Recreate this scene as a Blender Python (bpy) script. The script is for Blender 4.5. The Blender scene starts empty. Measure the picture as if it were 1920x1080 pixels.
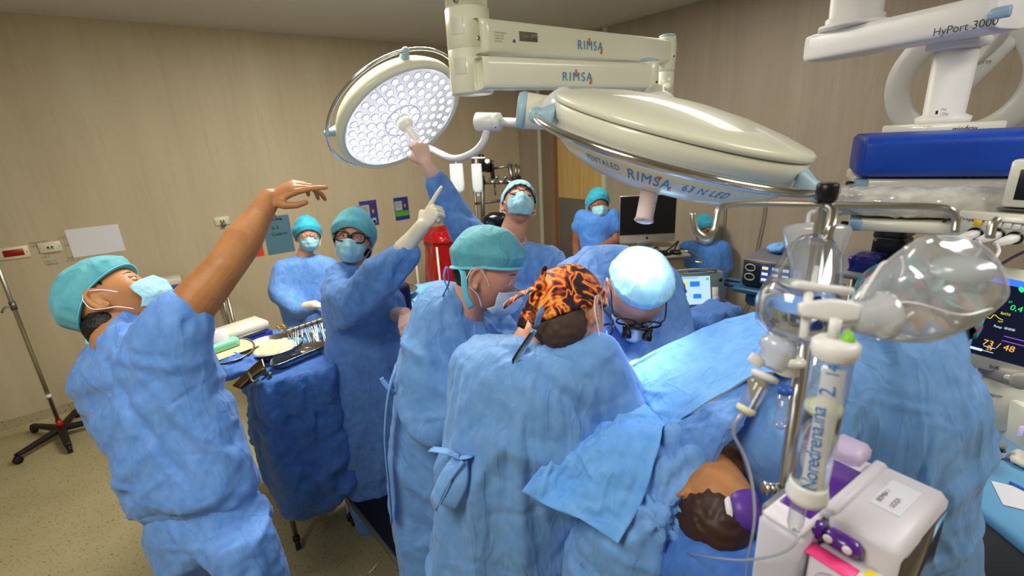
import bpy, math, random
import numpy as np
from mathutils import Matrix, Vector
random.seed(7)
SC = bpy.context.scene
COL = SC.collection
PI = math.pi

# ------------------------------------------------------------------ camera
CAMH = 2.0
FPX = 893.0
def nrm(v):
    v = np.array(v, float); return v / max(1e-12, np.linalg.norm(v))
_up = -nrm([151, 2801, 893])                    # camera axes: x right, y down, z forward
_u1 = nrm([1214, -350, 893]); _u1 = nrm(_u1 - _up * np.dot(_u1, _up))
_u2 = np.cross(_up, _u1)
CM = np.array([_u1, _u2, _up])                  # camera vector -> world vector
CPOS = np.array([0, 0, CAMH])
def P(x, y, z):
    """world point seen at photo position x,y at camera depth z (metres)"""
    return CM @ np.array([(x - 960) / FPX * z, (y - 540) / FPX * z, z]) + CPOS
def V(x, y, z):
    return CM @ np.array([x, y, z], float)
def PY(x, y, Y):
    r = CM @ np.array([(x - 960) / FPX, (y - 540) / FPX, 1.]); return r * (Y / r[1]) + CPOS
def PX(x, y, X):
    r = CM @ np.array([(x - 960) / FPX, (y - 540) / FPX, 1.]); return r * (X / r[0]) + CPOS
def PZ(x, y, Z):
    r = CM @ np.array([(x - 960) / FPX, (y - 540) / FPX, 1.]); return r * ((Z - CAMH) / r[2]) + CPOS
def PB(x, y, base, off=0.0):
    """point on the upright plane that faces the camera through the ground point base"""
    b = np.array([base[0], base[1], 0.]); d = np.linalg.norm(b); n = b / d
    r = CM @ np.array([(x - 960) / FPX, (y - 540) / FPX, 1.])
    return r * ((d + off) / np.dot(r, n)) + CPOS

cam = bpy.data.cameras.new('camera'); camo = bpy.data.objects.new('camera', cam); COL.objects.link(camo)
cam.sensor_width = 36; cam.lens = FPX / 1920 * 36; cam.clip_start = 0.02
R = np.column_stack([CM @ [1, 0, 0], CM @ [0, -1, 0], CM @ [0, 0, -1]])
m4 = np.eye(4); m4[:3, :3] = R; m4[:3, 3] = CPOS
camo.matrix_world = Matrix(m4.tolist())
cam.dof.use_dof = True; cam.dof.focus_distance = 1.6; cam.dof.aperture_fstop = 3.2
SC.camera = camo

# ------------------------------------------------------------------ world, lights, exposure
w = bpy.data.worlds.new('world'); SC.world = w; w.use_nodes = True
w.node_tree.nodes['Background'].inputs[0].default_value = (1.0, .93, .82, 1)
w.node_tree.nodes['Background'].inputs[1].default_value = 0.10
def area(name, loc, size, power, color, target=None, sy=None):
    l = bpy.data.lights.new(name, 'AREA'); l.energy = power; l.color = color
    l.shape = 'RECTANGLE'; l.size = size; l.size_y = sy or size
    o = bpy.data.objects.new(name, l); COL.objects.link(o); o.location = loc
    d = Vector(target) - Vector(loc) if target is not None else Vector((0, 0, -1))
    o.rotation_euler = d.to_track_quat('-Z', 'Y').to_euler()
    return o
area('ceiling_light_panel', (1.2, 2.6, 2.96), 1.2, 88, (1.0, .93, .80), sy=.6)
area('ceiling_light_panel', (-.9, .6, 2.96), 1.2, 45, (1.0, .97, .90), sy=.8)
area('ceiling_light_panel', (1.7, -.9, 2.96), 1.2, 30, (1.0, .97, .92), sy=.6)
area('ceiling_light_panel', (3.0, 1.6, 2.96), .6, 9, (1.0, .93, .82), sy=1.2)
def spot(name, loc, target, power, angle, color, blend=.5, size=.12):
    l = bpy.data.lights.new(name, 'SPOT'); l.energy = power; l.color = color
    l.spot_size = math.radians(angle); l.spot_blend = blend; l.shadow_soft_size = size
    o = bpy.data.objects.new(name, l); COL.objects.link(o); o.location = loc
    o.rotation_euler = (Vector(target) - Vector(loc)).to_track_quat('-Z', 'Y').to_euler()
    return o
SC.view_settings.view_transform = 'Standard'; SC.view_settings.look = 'None'
SC.view_settings.gamma = 1; SC.view_settings.exposure = 0.0; SC.view_settings.use_curve_mapping = False

# ------------------------------------------------------------------ materials
def lin(c):
    return tuple(((v / 255) / 12.92 if v / 255 <= .04045 else ((v / 255 + .055) / 1.055) ** 2.4) for v in c)
MATS = {}
def mat(name, rgb, rough=.5, metal=0, emit=None, es=1, trans=0, alpha=1, ior=1.45, sheen=0, coat=0, noise=None, bump=None, sss=0, spec=None):
    if name in MATS: return MATS[name]
    m = bpy.data.materials.new(name); m.use_nodes = True; MATS[name] = m
    nt = m.node_tree; b = nt.nodes['Principled BSDF']
    c = (*lin(rgb), 1)
    b.inputs['Base Color'].default_value = c
    b.inputs['Roughness'].default_value = rough; b.inputs['Metallic'].default_value = metal
    b.inputs['IOR'].default_value = ior
    b.inputs['Transmission Weight'].default_value = trans
    b.inputs['Alpha'].default_value = alpha
    if sheen: b.inputs['Sheen Weight'].default_value = sheen
    if coat: b.inputs['Coat Weight'].default_value = coat
    if spec is not None: b.inputs['Specular IOR Level'].default_value = spec
    if sss:
        b.inputs['Subsurface Weight'].default_value = sss; b.inputs['Subsurface Radius'].default_value = (.02, .008, .004)
        b.inputs['Subsurface Scale'].default_value = .5
    if emit is not None:
        b.inputs['Emission Color'].default_value = (*lin(emit), 1); b.inputs['Emission Strength'].default_value = es
    tc = None
    if noise or bump:
        tc = nt.nodes.new('ShaderNodeTexCoord')
    def mapping(sc):
        mp = nt.nodes.new('ShaderNodeMapping'); mp.inputs['Scale'].default_value = sc if hasattr(sc, '__len__') else (sc, sc, sc)
        nt.links.new(tc.outputs['Object'], mp.inputs['Vector']); return mp
    if noise:   # (scale, detail, rgb2, lo, hi)
        mp = mapping(noise[0]); n = nt.nodes.new('ShaderNodeTexNoise'); n.inputs['Scale'].default_value = 1; n.inputs['Detail'].default_value = noise[1]
        nt.links.new(mp.outputs[0], n.inputs['Vector'])
        r = nt.nodes.new('ShaderNodeValToRGB'); r.color_ramp.elements[0].position = noise[3]; r.color_ramp.elements[1].position = noise[4]
        r.color_ramp.elements[0].color = c; r.color_ramp.elements[1].color = (*lin(noise[2]), 1)
        nt.links.new(n.outputs['Fac'], r.inputs[0]); nt.links.new(r.outputs[0], b.inputs['Base Color'])
    if bump:    # (scale, strength, distance)
        mp = mapping(bump[0]); n = nt.nodes.new('ShaderNodeTexNoise'); n.inputs['Scale'].default_value = 1; n.inputs['Detail'].default_value = 4
        nt.links.new(mp.outputs[0], n.inputs['Vector'])
        bn = nt.nodes.new('ShaderNodeBump'); bn.inputs['Strength'].default_value = bump[1]; bn.inputs['Distance'].default_value = bump[2]
        nt.links.new(n.outputs['Fac'], bn.inputs['Height']); nt.links.new(bn.outputs[0], b.inputs['Normal'])
    return m

def fabric(name, rgb, rgb2, rough=.62):
    """nonwoven gown cloth: fine mottling and little pinch creases"""
    m = mat(name, rgb, rough, noise=((30, 30, 30), 6, rgb2, .35, .7), sheen=.15, spec=.35)
    nt = m.node_tree; b = nt.nodes['Principled BSDF']
    tc = nt.nodes.new('ShaderNodeTexCoord')
    last = None
    for k, (rot, scl, wdt) in enumerate((((.5, .3, 0), (9, 9, 2.2), .045), ((-.6, .9, .4), (8, 8, 2.0), .04), ((1.3, -.4, 1.0), (17, 17, 4), .05))):
        mp = nt.nodes.new('ShaderNodeMapping'); mp.inputs['Rotation'].default_value = rot; mp.inputs['Scale'].default_value = scl
        nt.links.new(tc.outputs['Object'], mp.inputs[0])
        v = nt.nodes.new('ShaderNodeTexNoise'); v.inputs['Scale'].default_value = 1; v.inputs['Detail'].default_value = 1.5; v.inputs['Distortion'].default_value = .3
        nt.links.new(mp.outputs[0], v.inputs['Vector'])
        s1 = nt.nodes.new('ShaderNodeMath'); s1.operation = 'SUBTRACT'; s1.inputs[1].default_value = .5; nt.links.new(v.outputs['Fac'], s1.inputs[0])
        s2 = nt.nodes.new('ShaderNodeMath'); s2.operation = 'ABSOLUTE'; nt.links.new(s1.outputs[0], s2.inputs[0])
        r = nt.nodes.new('ShaderNodeMapRange'); r.inputs['From Max'].default_value = wdt; r.inputs['To Min'].default_value = 1 if k != 1 else -1; r.inputs['To Max'].default_value = 0
        nt.links.new(s2.outputs[0], r.inputs['Value'])
        if last is not None:
            ad = nt.nodes.new('ShaderNodeMath'); ad.operation = 'MULTIPLY_ADD'; ad.inputs[1].default_value = .6; nt.links.new(r.outputs[0], ad.inputs[0]); nt.links.new(last.outputs[0], ad.inputs[2]); last = ad
        else: last = r
    r = last
    n1 = nt.nodes.new('ShaderNodeTexNoise'); n1.inputs['Scale'].default_value = 420; n1.inputs['Detail'].default_value = 2
    nt.links.new(tc.outputs['Object'], n1.inputs['Vector'])
    n2 = nt.nodes.new('ShaderNodeTexNoise'); n2.inputs['Scale'].default_value = 26; n2.inputs['Detail'].default_value = 5
    nt.links.new(tc.outputs['Object'], n2.inputs['Vector'])
    a = nt.nodes.new('ShaderNodeMath'); a.operation = 'MULTIPLY_ADD'; a.inputs[1].default_value = .12
    nt.links.new(n1.outputs['Fac'], a.inputs[0]); nt.links.new(r.outputs[0], a.inputs[2])
    a2 = nt.nodes.new('ShaderNodeMath'); a2.operation = 'MULTIPLY_ADD'; a2.inputs[1].default_value = .10
    nt.links.new(n2.outputs['Fac'], a2.inputs[0]); nt.links.new(a.outputs[0], a2.inputs[2])
    bn = nt.nodes.new('ShaderNodeBump'); bn.inputs['Strength'].default_value = .42; bn.inputs['Distance'].default_value = .0035
    nt.links.new(a2.outputs[0], bn.inputs['Height']); nt.links.new(bn.outputs[0], b.inputs['Normal'])
    return m
GOWN = fabric('gown_fabric', (92, 144, 218), (112, 160, 228))
GOWN2 = fabric('gown_fabric_light', (102, 154, 216), (118, 167, 225))
SCRUB = fabric('scrub_fabric', (66, 128, 212), (84, 142, 220))
DARKDRAPE = fabric('drape_fabric_dark', (62, 112, 194), (78, 128, 206))
DRAPE = fabric('drape_fabric', (100, 166, 238), (116, 178, 242))
TEAL = fabric('cap_fabric_teal', (86, 168, 184), (104, 182, 196), .7)
TEALB = mat('cap_band', (110, 205, 225), .6)
BRIGHT = fabric('cap_fabric_blue', (40, 160, 190), (60, 176, 204), .7)
PALE = fabric('cap_fabric_pale', (140, 200, 218), (160, 214, 228), .7)
SKIN = mat('skin', (188, 132, 82), .5, noise=((22, 22, 22), 4, (172, 114, 66), .3, .75), sss=.12, bump=((260, 260, 260), .15, .002))
SKIN2 = mat('skin_fair', (216, 162, 132), .5, noise=((22, 22, 22), 4, (206, 144, 116), .3, .75), sss=.12)
SKIN3 = mat('skin_dark', (150, 96, 66), .5, noise=((22, 22, 22), 4, (134, 84, 58), .3, .75), sss=.1)
HAIR = mat('hair_black', (24, 18, 16), .5, bump=((200, 200, 30), .8, .004))
GLOVE = mat('latex_glove', (232, 226, 205), .42, bump=((120, 120, 120), .5, .003), sss=.1)
GLOVE2 = mat('latex_glove_thin', (226, 188, 170), .35, bump=((120, 120, 120), .5, .003), sss=.1)
MASKM = fabric('mask_blue', (150, 208, 226), (166, 218, 232), .7)
MASKW = mat('mask_pale', (196, 222, 240), .7)
WHITE = mat('white_elastic', (235, 235, 235), .6)
EYEW = mat('eye_white', (206, 198, 192), .25)
IRIS = mat('iris', (42, 26, 18), .2)
BLACKP = mat('black_plastic', (18, 18, 20), .35)
LENS = mat('spectacle_lens', (245, 250, 255), .03, trans=1, ior=1.02)
CREAM = mat('cream_enamel', (236, 234, 216), .33, coat=.3)
WHITEP = mat('white_plastic', (235, 234, 232), .35)
GREYP = mat('grey_plastic', (120, 124, 126), .45)
LBLUE = mat('pale_blue_plastic', (168, 204, 218), .4)
CHROME = mat('chrome', (215, 215, 215), .13, 1)
STEEL = mat('brushed_steel', (190, 186, 176), .3, 1)
DSTEEL = mat('dull_steel', (130, 128, 120), .45, 1)
PAPER = mat('paper', (226, 228, 236), .8)

# ------------------------------------------------------------------ objects and tags
def link(o, parent=None):
    COL.objects.link(o)
    if parent is not None:
        o.parent = parent
        o.matrix_parent_inverse = parent.matrix_basis.inverted()
    return o
def tag(o, label=None, cat=None, group=None, kind=None):
    if label: o['label'] = label
    if cat: o['category'] = cat
    if group: o['group'] = group
    if kind: o['kind'] = kind
    return o
def thing(name, loc, label, cat, group=None):
    o = bpy.data.objects.new(name, None); COL.objects.link(o); o.location = tuple(float(v) for v in loc)
    o.empty_display_size = .05
    return tag(o, label, cat, group)
def mesh(name, V_, F_, m, parent=None, smooth=True, sharp=None):
    me = bpy.data.meshes.new(name)
    me.from_pydata([tuple(map(float, v)) for v in V_], [], [tuple(int(i) for i in f) for f in F_]); me.validate()
    ms = m if isinstance(m, (list, tuple)) else [m]
    for x in ms: me.materials.append(x)
    if smooth:
        me.shade_smooth()
        if sharp: me.set_sharp_from_angle(angle=math.radians(sharp))
    else: me.shade_flat()
    o = bpy.data.objects.new(name, me); link(o, parent); return o
def struct(o):
    o['kind'] = 'structure'; return o

# geometry makers return (V, F)
def join(*gs):
    Vs, Fs, n = [], [], 0
    for v, f in gs:
        v = np.asarray(v, float).reshape(-1, 3)
        Vs.append(v); Fs += [tuple(i + n for i in q) for q in f]; n += len(v)
    return np.vstack(Vs), Fs
def frame(d, ref=(0, 0, 1)):
    d = nrm(d); r = np.array(ref, float)
    if abs(np.dot(d, r)) > .95: r = np.array([1., 0, 0]) if abs(d[0]) < .9 else np.array([0, 1., 0])
    a = nrm(np.cross(r, d)); b = np.cross(d, a); return a, b, d
def box(c, s, ax=None, bev=0):
    """box at centre c, full size s, axes ax (3 rows), chamfered"""
    c = np.array(c, float); s = np.array(s, float) / 2; A = np.eye(3) if ax is None else np.array(ax, float)
    b = min(bev, min(s) * .9)
    if b <= 0:
        pts = [(x, y, z) for x in (-1, 1) for y in (-1, 1) for z in (-1, 1)]
        Vv = np.array(pts) * s
        F = [(0, 1, 3, 2), (4, 6, 7, 5), (0, 4, 5, 1), (2, 3, 7, 6), (0, 2, 6, 4), (1, 5, 7, 3)]
        return Vv @ A + c, F
    Vv = []; idx = {}
    for x in (-1, 1):
        for y in (-1, 1):
            for z in (-1, 1):
                for k in range(3):
                    q = np.array([x, y, z]) * (s - b); q[k] = (x, y, z)[k] * s[k]
                    idx[(x, y, z, k)] = len(Vv); Vv.append(q)
    F = []
    for k in range(3):
        i, j = (k + 1) % 3, (k + 2) % 3
        for sg in (-1, 1):
            q = []
            for a, b2 in ((-1, -1), (1, -1), (1, 1), (-1, 1)):
                t = [0, 0, 0]; t[k] = sg; t[i] = a; t[j] = b2; q.append(idx[(*t, k)])
            F.append(tuple(q if sg > 0 else q[::-1]))
    for k in range(3):
        i, j = (k + 1) % 3, (k + 2) % 3
        for a in (-1, 1):
            for b2 in (-1, 1):
                q = []
                for t_, kk in ((-1, i), (1, i), (1, j), (-1, j)):
                    t = [0, 0, 0]; t[k] = t_; t[i] = a; t[j] = b2; q.append(idx[(*t, kk)])
                F.append(tuple(q if a * b2 < 0 else q[::-1]))
    for x in (-1, 1):
        for y in (-1, 1):
            for z in (-1, 1):
                q = [idx[(x, y, z, k)] for k in range(3)]
                F.append(tuple(q if x * y * z > 0 else q[::-1]))
    return np.array(Vv) @ A + c, F
def cyl(p0, p1, r0, r1=None, n=24, cap=True):
    p0, p1 = np.array(p0, float), np.array(p1, float); r1 = r0 if r1 is None else r1
    a, b, d = frame(p1 - p0); t = np.linspace(0, 2 * PI, n, endpoint=False)
    ring = np.outer(np.cos(t), a) + np.outer(np.sin(t), b)
    Vv = np.vstack([p0 + ring * r0, p1 + ring * r1])
    F = [(i, (i + 1) % n, n + (i + 1) % n, n + i) for i in range(n)]
    if cap: F += [tuple(range(n))[::-1], tuple(range(n, 2 * n))]
    return Vv, F
def lathe(prof, o=(0, 0, 0), axis=(0, 0, 1), n=32, ref=(0, 0, 1), sx=1, sy=1):
    """prof list of (radius, height) along axis"""
    a, b, d = frame(axis, ref); t = np.linspace(0, 2 * PI, n, endpoint=False)
    ring = np.outer(np.cos(t) * sx, a) + np.outer(np.sin(t) * sy, b); Vv = []
    for r, z in prof: Vv.append(np.array(o) + ring * max(r, 1e-5) + d * z)
    F = []
    for k in range(len(prof) - 1):
        F += [(k * n + i, k * n + (i + 1) % n, (k + 1) * n + (i + 1) % n, (k + 1) * n + i) for i in range(n)]
    F += [tuple(range(n))[::-1], tuple(range((len(prof) - 1) * n, len(prof) * n))]
    return np.vstack(Vv), F
def spline(pts, n=8):
    pts = [np.array(p, float) for p in pts]
    if len(pts) < 3: return pts
    q = [2 * pts[0] - pts[1]] + pts + [2 * pts[-1] - pts[-2]]; out = []
    for i in range(1, len(q) - 2):
        for k in range(n):
            t = k / n; a, b, c, d = q[i - 1:i + 3]
            out.append(.5 * ((2 * b) + (c - a) * t + (2 * a - 5 * b + 4 * c - d) * t * t + (3 * b - a - 3 * c + d) * t ** 3))
    out.append(pts[-1]); return out
def tube(pts, r, n=10, sm=6, closed=False, flat=1.0, ref=(0, 0, 1)):
    """tube along points; r number or list; flat squeezes one side (ribbons)"""
    rr = r if hasattr(r, '__len__') else [r] * len(pts)
    if sm and len(pts) > 2:
        q = spline([np.append(p, x) for p, x in zip(pts, rr)], sm)
        P_ = np.array([x[:3] for x in q]); rr = [x[3] for x in q]
    else: P_ = np.array(pts, float)
    N = len(P_); T = np.gradient(P_, axis=0); a, b, _ = frame(T[0], ref); Vv = []
    t = np.linspace(0, 2 * PI, n, endpoint=False)
    for i in range(N):
        d = nrm(T[i]); a = nrm(a - d * np.dot(a, d)); b = np.cross(d, a)
        Vv.append(P_[i] + (np.outer(np.cos(t), a) + np.outer(np.sin(t) * flat, b)) * rr[i])
    F = []
    for k in range(N - 1 + (1 if closed else 0)):
        k2 = (k + 1) % N
        F += [(k * n + i, k * n + (i + 1) % n, k2 * n + (i + 1) % n, k2 * n + i) for i in range(n)]
    if not closed: F += [tuple(range(n))[::-1], tuple(range((N - 1) * n, N * n))]
    return np.vstack(Vv), F
def ball(c, r, n=16, ax=None):
    c = np.array(c, float); r = np.array(r if hasattr(r, '__len__') else [r] * 3, float); A = np.eye(3) if ax is None else np.array(ax, float)
    Vv = [np.array([0, 0, -1.])]
    for i in range(1, n):
        ph = PI * i / n - PI / 2
        for k in range(2 * n):
            th = PI * k / n; Vv.append(np.array([math.cos(ph) * math.cos(th), math.cos(ph) * math.sin(th), math.sin(ph)]))
    Vv.append(np.array([0, 0, 1.])); m = 2 * n; F = []
    for k in range(m): F.append((0, 1 + (k + 1) % m, 1 + k))
    for i in range(n - 2):
        for k in range(m):
            a = 1 + i * m; F.append((a + k, a + (k + 1) % m, a + m + (k + 1) % m, a + m + k))
    a = 1 + (n - 2) * m
    for k in range(m): F.append((a + k, a + (k + 1) % m, len(Vv) - 1))
    return (np.array(Vv) * r) @ A + c, F
def rcone(p0, r0, p1, r1, n=20):
    """tapered limb with rounded ends"""
    p0, p1 = np.array(p0, float), np.array(p1, float); L = np.linalg.norm(p1 - p0)
    prof = [(r0 * math.cos(a), -r0 * math.sin(a)) for a in np.linspace(PI / 2 * .98, 0, 5)]
    prof += [(r1 * math.cos(a), L + r1 * math.sin(a)) for a in np.linspace(0, PI / 2 * .98, 5)]
    return lathe(prof, p0, p1 - p0, n)
def chain(pts, rs, n=20):
    return join(*[rcone(pts[i], rs[i], pts[i + 1], rs[i + 1], n) for i in range(len(pts) - 1)])
def loft(secs, n=32, ex=2.3, sm=4):
    """secs: (centre, half-width vector, half-depth vector)"""
    S = spline([np.concatenate([np.asarray(s[0]), np.asarray(s[1]), np.asarray(s[2])]) for s in secs], sm) if len(secs) > 2 and sm else [np.concatenate(s) for s in secs]
    t = np.linspace(0, 2 * PI, n, endpoint=False); ct, st = np.cos(t), np.sin(t)
    ct = np.sign(ct) * np.abs(ct) ** (2 / ex); st = np.sign(st) * np.abs(st) ** (2 / ex); Vv = []
    for s in S: Vv.append(s[:3] + np.outer(ct, s[3:6]) + np.outer(st, s[6:9]))
    N = len(S); F = []
    for k in range(N - 1):
        F += [(k * n + i, k * n + (i + 1) % n, (k + 1) * n + (i + 1) % n, (k + 1) * n + i) for i in range(n)]
    Vv = np.vstack(Vv); c0, c1 = len(Vv), len(Vv) + 1
    Vv = np.vstack([Vv, S[0][:3], S[-1][:3]])
    F += [(c0, (i + 1) % n, i) for i in range(n)] + [(c1, (N - 1) * n + i, (N - 1) * n + (i + 1) % n) for i in range(n)]
    return Vv, F
def rows(rs, ex=2.3):
    """silhouette rows: (left point, right point, half depth) -> loft sections"""
    L = [(np.array(a), np.array(b), d) for a, b, d in rs]; out = []
    for i, (a, b, d) in enumerate(L):
        c = (a + b) / 2; c0 = sum(L[max(0, i - 1)][:2]) / 2; c1 = sum(L[min(len(L) - 1, i + 1)][:2]) / 2
        w_ = (b - a) / 2; t_ = nrm(c1 - c0); dd = nrm(np.cross(nrm(w_), t_)); out.append((c, w_, dd * d))
    return loft(out, ex=ex)
def grid(fn, nu, nv, wrapu=False):
    Vv = [fn(i / (nu if wrapu else nu - 1), j / (nv - 1)) for j in range(nv) for i in range(nu)]; F = []
    for j in range(nv - 1):
        for i in range(nu if wrapu else nu - 1):
            i2 = (i + 1) % nu; F.append((j * nu + i, j * nu + i2, (j + 1) * nu + i2, (j + 1) * nu + i))
    return np.array(Vv, float), F
def thicken(g, t):
    Vv, F = g; N = vnormals(Vv, F); n = len(Vv)
    W = np.vstack([Vv, Vv - N * t]); G = list(F) + [tuple(i + n for i in f[::-1]) for f in F]
    cnt = {}
    for f in F:
        for a, b in zip(f, f[1:] + f[:1]): cnt[(a, b)] = 1
    for (a, b) in cnt:
        if (b, a) not in cnt: G.append((b, a, a + n, b + n))
    return W, G
def vnormals(Vv, F):
    Vv = np.asarray(Vv); N = np.zeros_like(Vv)
    Q = np.array([f if len(f) == 4 else (f[0], f[1], f[2], f[2]) for f in F if len(f) in (3, 4)])
    nn = np.cross(Vv[Q[:, 2]] - Vv[Q[:, 0]], Vv[Q[:, 3]] - Vv[Q[:, 1]])
    for k in range(4):
        for c in range(3): N[:, c] += np.bincount(Q[:, k], nn[:, c], len(Vv))
    return N / np.maximum(1e-12, np.linalg.norm(N, axis=1))[:, None]
def ev(g, mods):
    """apply modifiers (list of (type, props)) and return (V, F)"""
    me = bpy.data.meshes.new('tmp'); me.from_pydata([tuple(v) for v in np.asarray(g[0]).tolist()], [], [tuple(int(i) for i in f) for f in g[1]])
    o = bpy.data.objects.new('tmp', me); COL.objects.link(o)
    for ty, pr in mods:
        md = o.modifiers.new('m', ty)
        for k, v in pr.items(): setattr(md, k, v)
    dg = bpy.context.evaluated_depsgraph_get(); e = o.evaluated_get(dg); em = e.to_mesh()
    n = len(em.vertices); Vv = np.empty(n * 3); em.vertices.foreach_get('co', Vv)
    F = [tuple(p.vertices) for p in em.polygons]
    e.to_mesh_clear(); bpy.data.objects.remove(o); bpy.data.meshes.remove(me)
    return Vv.reshape(-1, 3), F
def fuse(g, vox, sm=4):
    return ev(g, [('REMESH', dict(mode='VOXEL', voxel_size=vox)), ('SMOOTH', dict(factor=.5, iterations=sm))])
# noise
def _h(i, j, k, s):
    n = (i * 374761393 + j * 668265263 + k * 2147483647 + s * 144665 + 12345) & 0x7fffffff
    n = (n ^ (n >> 13)) * 1274126177 & 0x7fffffff
    return ((n ^ (n >> 16)) & 0xffff) / 32767.5 - 1
def vnoise(X, s=0):
    X = np.asarray(X); i = np.floor(X).astype(np.int64); f = X - i; u = f * f * (3 - 2 * f); r = 0
    for a in (0, 1):
        for b in (0, 1):
            for c in (0, 1):
                wgt = (u[:, 0] if a else 1 - u[:, 0]) * (u[:, 1] if b else 1 - u[:, 1]) * (u[:, 2] if c else 1 - u[:, 2])
                r = r + wgt * _h(i[:, 0] + a, i[:, 1] + b, i[:, 2] + c, s)
    return r
def relax(Vv, F, grow=1.05, iters=60, bend=.12, band=(.012, .03), amp=.01, wl=(.09, .09, .16), seed=1, free=None, grav=0.0):
    """buckles a slightly oversized paper-cloth skin around its body: rest lengths grow, it may only move inside a band"""
    V0 = Vv.copy(); N = vnormals(Vv, F)
    E = set()
    for f in F:
        k = len(f)
        for a in range(k): E.add((min(f[a], f[(a + 1) % k]), max(f[a], f[(a + 1) % k])))
        if k == 4: E.add((min(f[0], f[2]), max(f[0], f[2]))); E.add((min(f[1], f[3]), max(f[1], f[3])))
    E = np.array(sorted(E)); a, b = E[:, 0], E[:, 1]; n = len(Vv)
    L = np.linalg.norm(V0[a] - V0[b], axis=1) * grow
    deg = np.maximum(1, np.bincount(a, minlength=n) + np.bincount(b, minlength=n))[:, None].astype(float)
    X = V0 + N * (amp * vnoise(V0 / np.array(wl), seed) + amp * .5 * vnoise(V0 / np.array(wl) * 2.3 + 9, seed + 3))[:, None]
    fr = np.ones((n, 1)) if free is None else free[:, None]
    def acc(d):
        return np.stack([np.bincount(a, d[:, c], n) - np.bincount(b, d[:, c], n) for c in range(3)], 1)
    for it in range(iters):
        d = X[b] - X[a]; l = np.maximum(1e-9, np.linalg.norm(d, axis=1)); s = (.5 * (l - L) / l)[:, None] * d
        X = X + acc(s) / deg * 1.7 * fr
        D = X - V0
        if bend:
            lap = acc(D[b] - D[a]) / deg; D = D + lap * bend
        if grav: D[:, 2] -= grav
        h = (D * N).sum(1); t = D - N * h[:, None]; tl = np.linalg.norm(t, axis=1)
        h = np.clip(h, -band[0], band[1]); t *= np.minimum(1, .03 / np.maximum(1e-9, tl))[:, None]
        X = V0 + (N * h[:, None] + t) * fr
    return X
def folds(Vv, F, seed, amp, across, along, k=4, tilt=.7, sharp=.75):
    """creased folds of paper cloth: long ridges in several directions, each only in places"""
    N = vnormals(Vv, F); rg = np.random.RandomState(seed); h = np.zeros(len(Vv))
    for i in range(k):
        d = nrm([rg.normal() * tilt, rg.normal() * tilt, 1.0]) if i < k - 1 else nrm(rg.normal(size=3))
        a, b, d = frame(d); R_ = np.array([a, b, d]); X = (Vv + rg.uniform(-5, 5, 3)) @ R_.T
        X = X + .25 * across * np.stack([vnoise(X / (across * 2.2), seed + 40 + i), vnoise(X / (across * 2.2), seed + 50 + i), 0 * h], 1)
        n = vnoise(X / np.array([across, across, along]), seed + i)
        m = np.clip(vnoise(Vv / (along * .8) + i * 3.1, seed + 70 + i) * 1.6 + .45, 0, 1)
        r = (1 - np.minimum(1, np.abs(n) * 2.6) ** sharp) * (1 if i % 2 else -1)
        h += r * m
    return Vv + N * (amp * h)[:, None]
def cloth(g, vox=.03, levels=1, grow=1.07, seed=1, amp=.012, band=(.014, .03), wl=(.1, .1, .2), sm=3, bend=.1, fine=.35):
    """continuous garment from overlapping forms: fused, slightly buckled, then creased coarse to fine"""
    Vv, F = fuse(g, vox, sm)
    Vv = relax(Vv, F, 1.05, 40, bend, band, amp * .8, wl, seed)
    Vv, F = ev((Vv, F), [('SUBSURF', dict(levels=1, subdivision_type='CATMULL_CLARK'))])
    Vv = folds(Vv, F, seed, amp * .55, .16, .5, 4, .6)
    if levels > 1:
        Vv = relax(Vv, F, 1.03, 10, .02, (.02, .02), 0, wl, seed)
        Vv, F = ev((Vv, F), [('SUBSURF', dict(levels=1, subdivision_type='CATMULL_CLARK'))])
    Vv = folds(Vv, F, seed + 7, amp * .20, .07, .22, 5, 1.2)
    Vv = folds(Vv, F, seed + 19, amp * .10, .035, .12, 4, 2.0)
    return Vv, F
def crinkles(X, F, n, seed, ln=(.08, .25), wd=.012, amp=.006, star=0):
    """straight tent creases on the cloth; star > 0 makes pinches that radiate from one point"""
    rg = np.random.RandomState(seed); N = vnormals(X, F); h = np.zeros(len(X))
    for i in range(n):
        k = rg.randint(len(X)); c = X[k]; a, b, _ = frame(N[k]); near = np.where(((X - c) ** 2).sum(1) < ln[1] ** 2)[0]; Q = X[near] - c; qn = N[near] @ N[k]
        m = star if star else 1; t0 = rg.uniform(0, 2 * PI); L = rg.uniform(*ln); s_ = rg.choice([-1, 1]) if not star else 1; w_ = wd * rg.uniform(.6, 1.5)
        for j in range(m):
            t = t0 + j * 2 * PI / m + rg.uniform(-.3, .3) if star else t0; d = math.cos(t) * a + math.sin(t) * b; e = np.cross(N[k], d)
            u = Q @ d; v = Q @ e + .12 * np.sin(u / L * 3) * u * (0 if star else .5)
            if star: win = np.clip(u / (.15 * L), 0, 1) * np.clip(1 - u / L, 0, 1); ww = w_ * (.35 + 1.2 * np.clip(u / L, 0, 1))
            else: win = np.clip(1 - (np.abs(u) / (.5 * L)) ** 2, 0, 1); ww = w_
            h[near] += s_ * (qn > .2) * win * np.maximum(0, 1 - np.abs(v) / ww) * amp * rg.uniform(.5, 1.2)
    return X + N * h[:, None]
def creased(X, F, seed=1, amp=1.0, area=1.0):
    X = folds(X, F, seed, .007 * amp, .30, .60, 4, .9, .7)
    X = crinkles(X, F, int(34 * area), seed + 1, (.22, .55), .036, .015 * amp)
    X = crinkles(X, F, int(9 * area), seed + 2, (.14, .26), .020, .009 * amp, 6)
    X = crinkles(X, F, int(150 * area), seed + 3, (.08, .22), .013, .0034 * amp)
    X = folds(X, F, seed + 19, .0016 * amp, .05, .14, 4, 2.5, .7)
    return X, F
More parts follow.
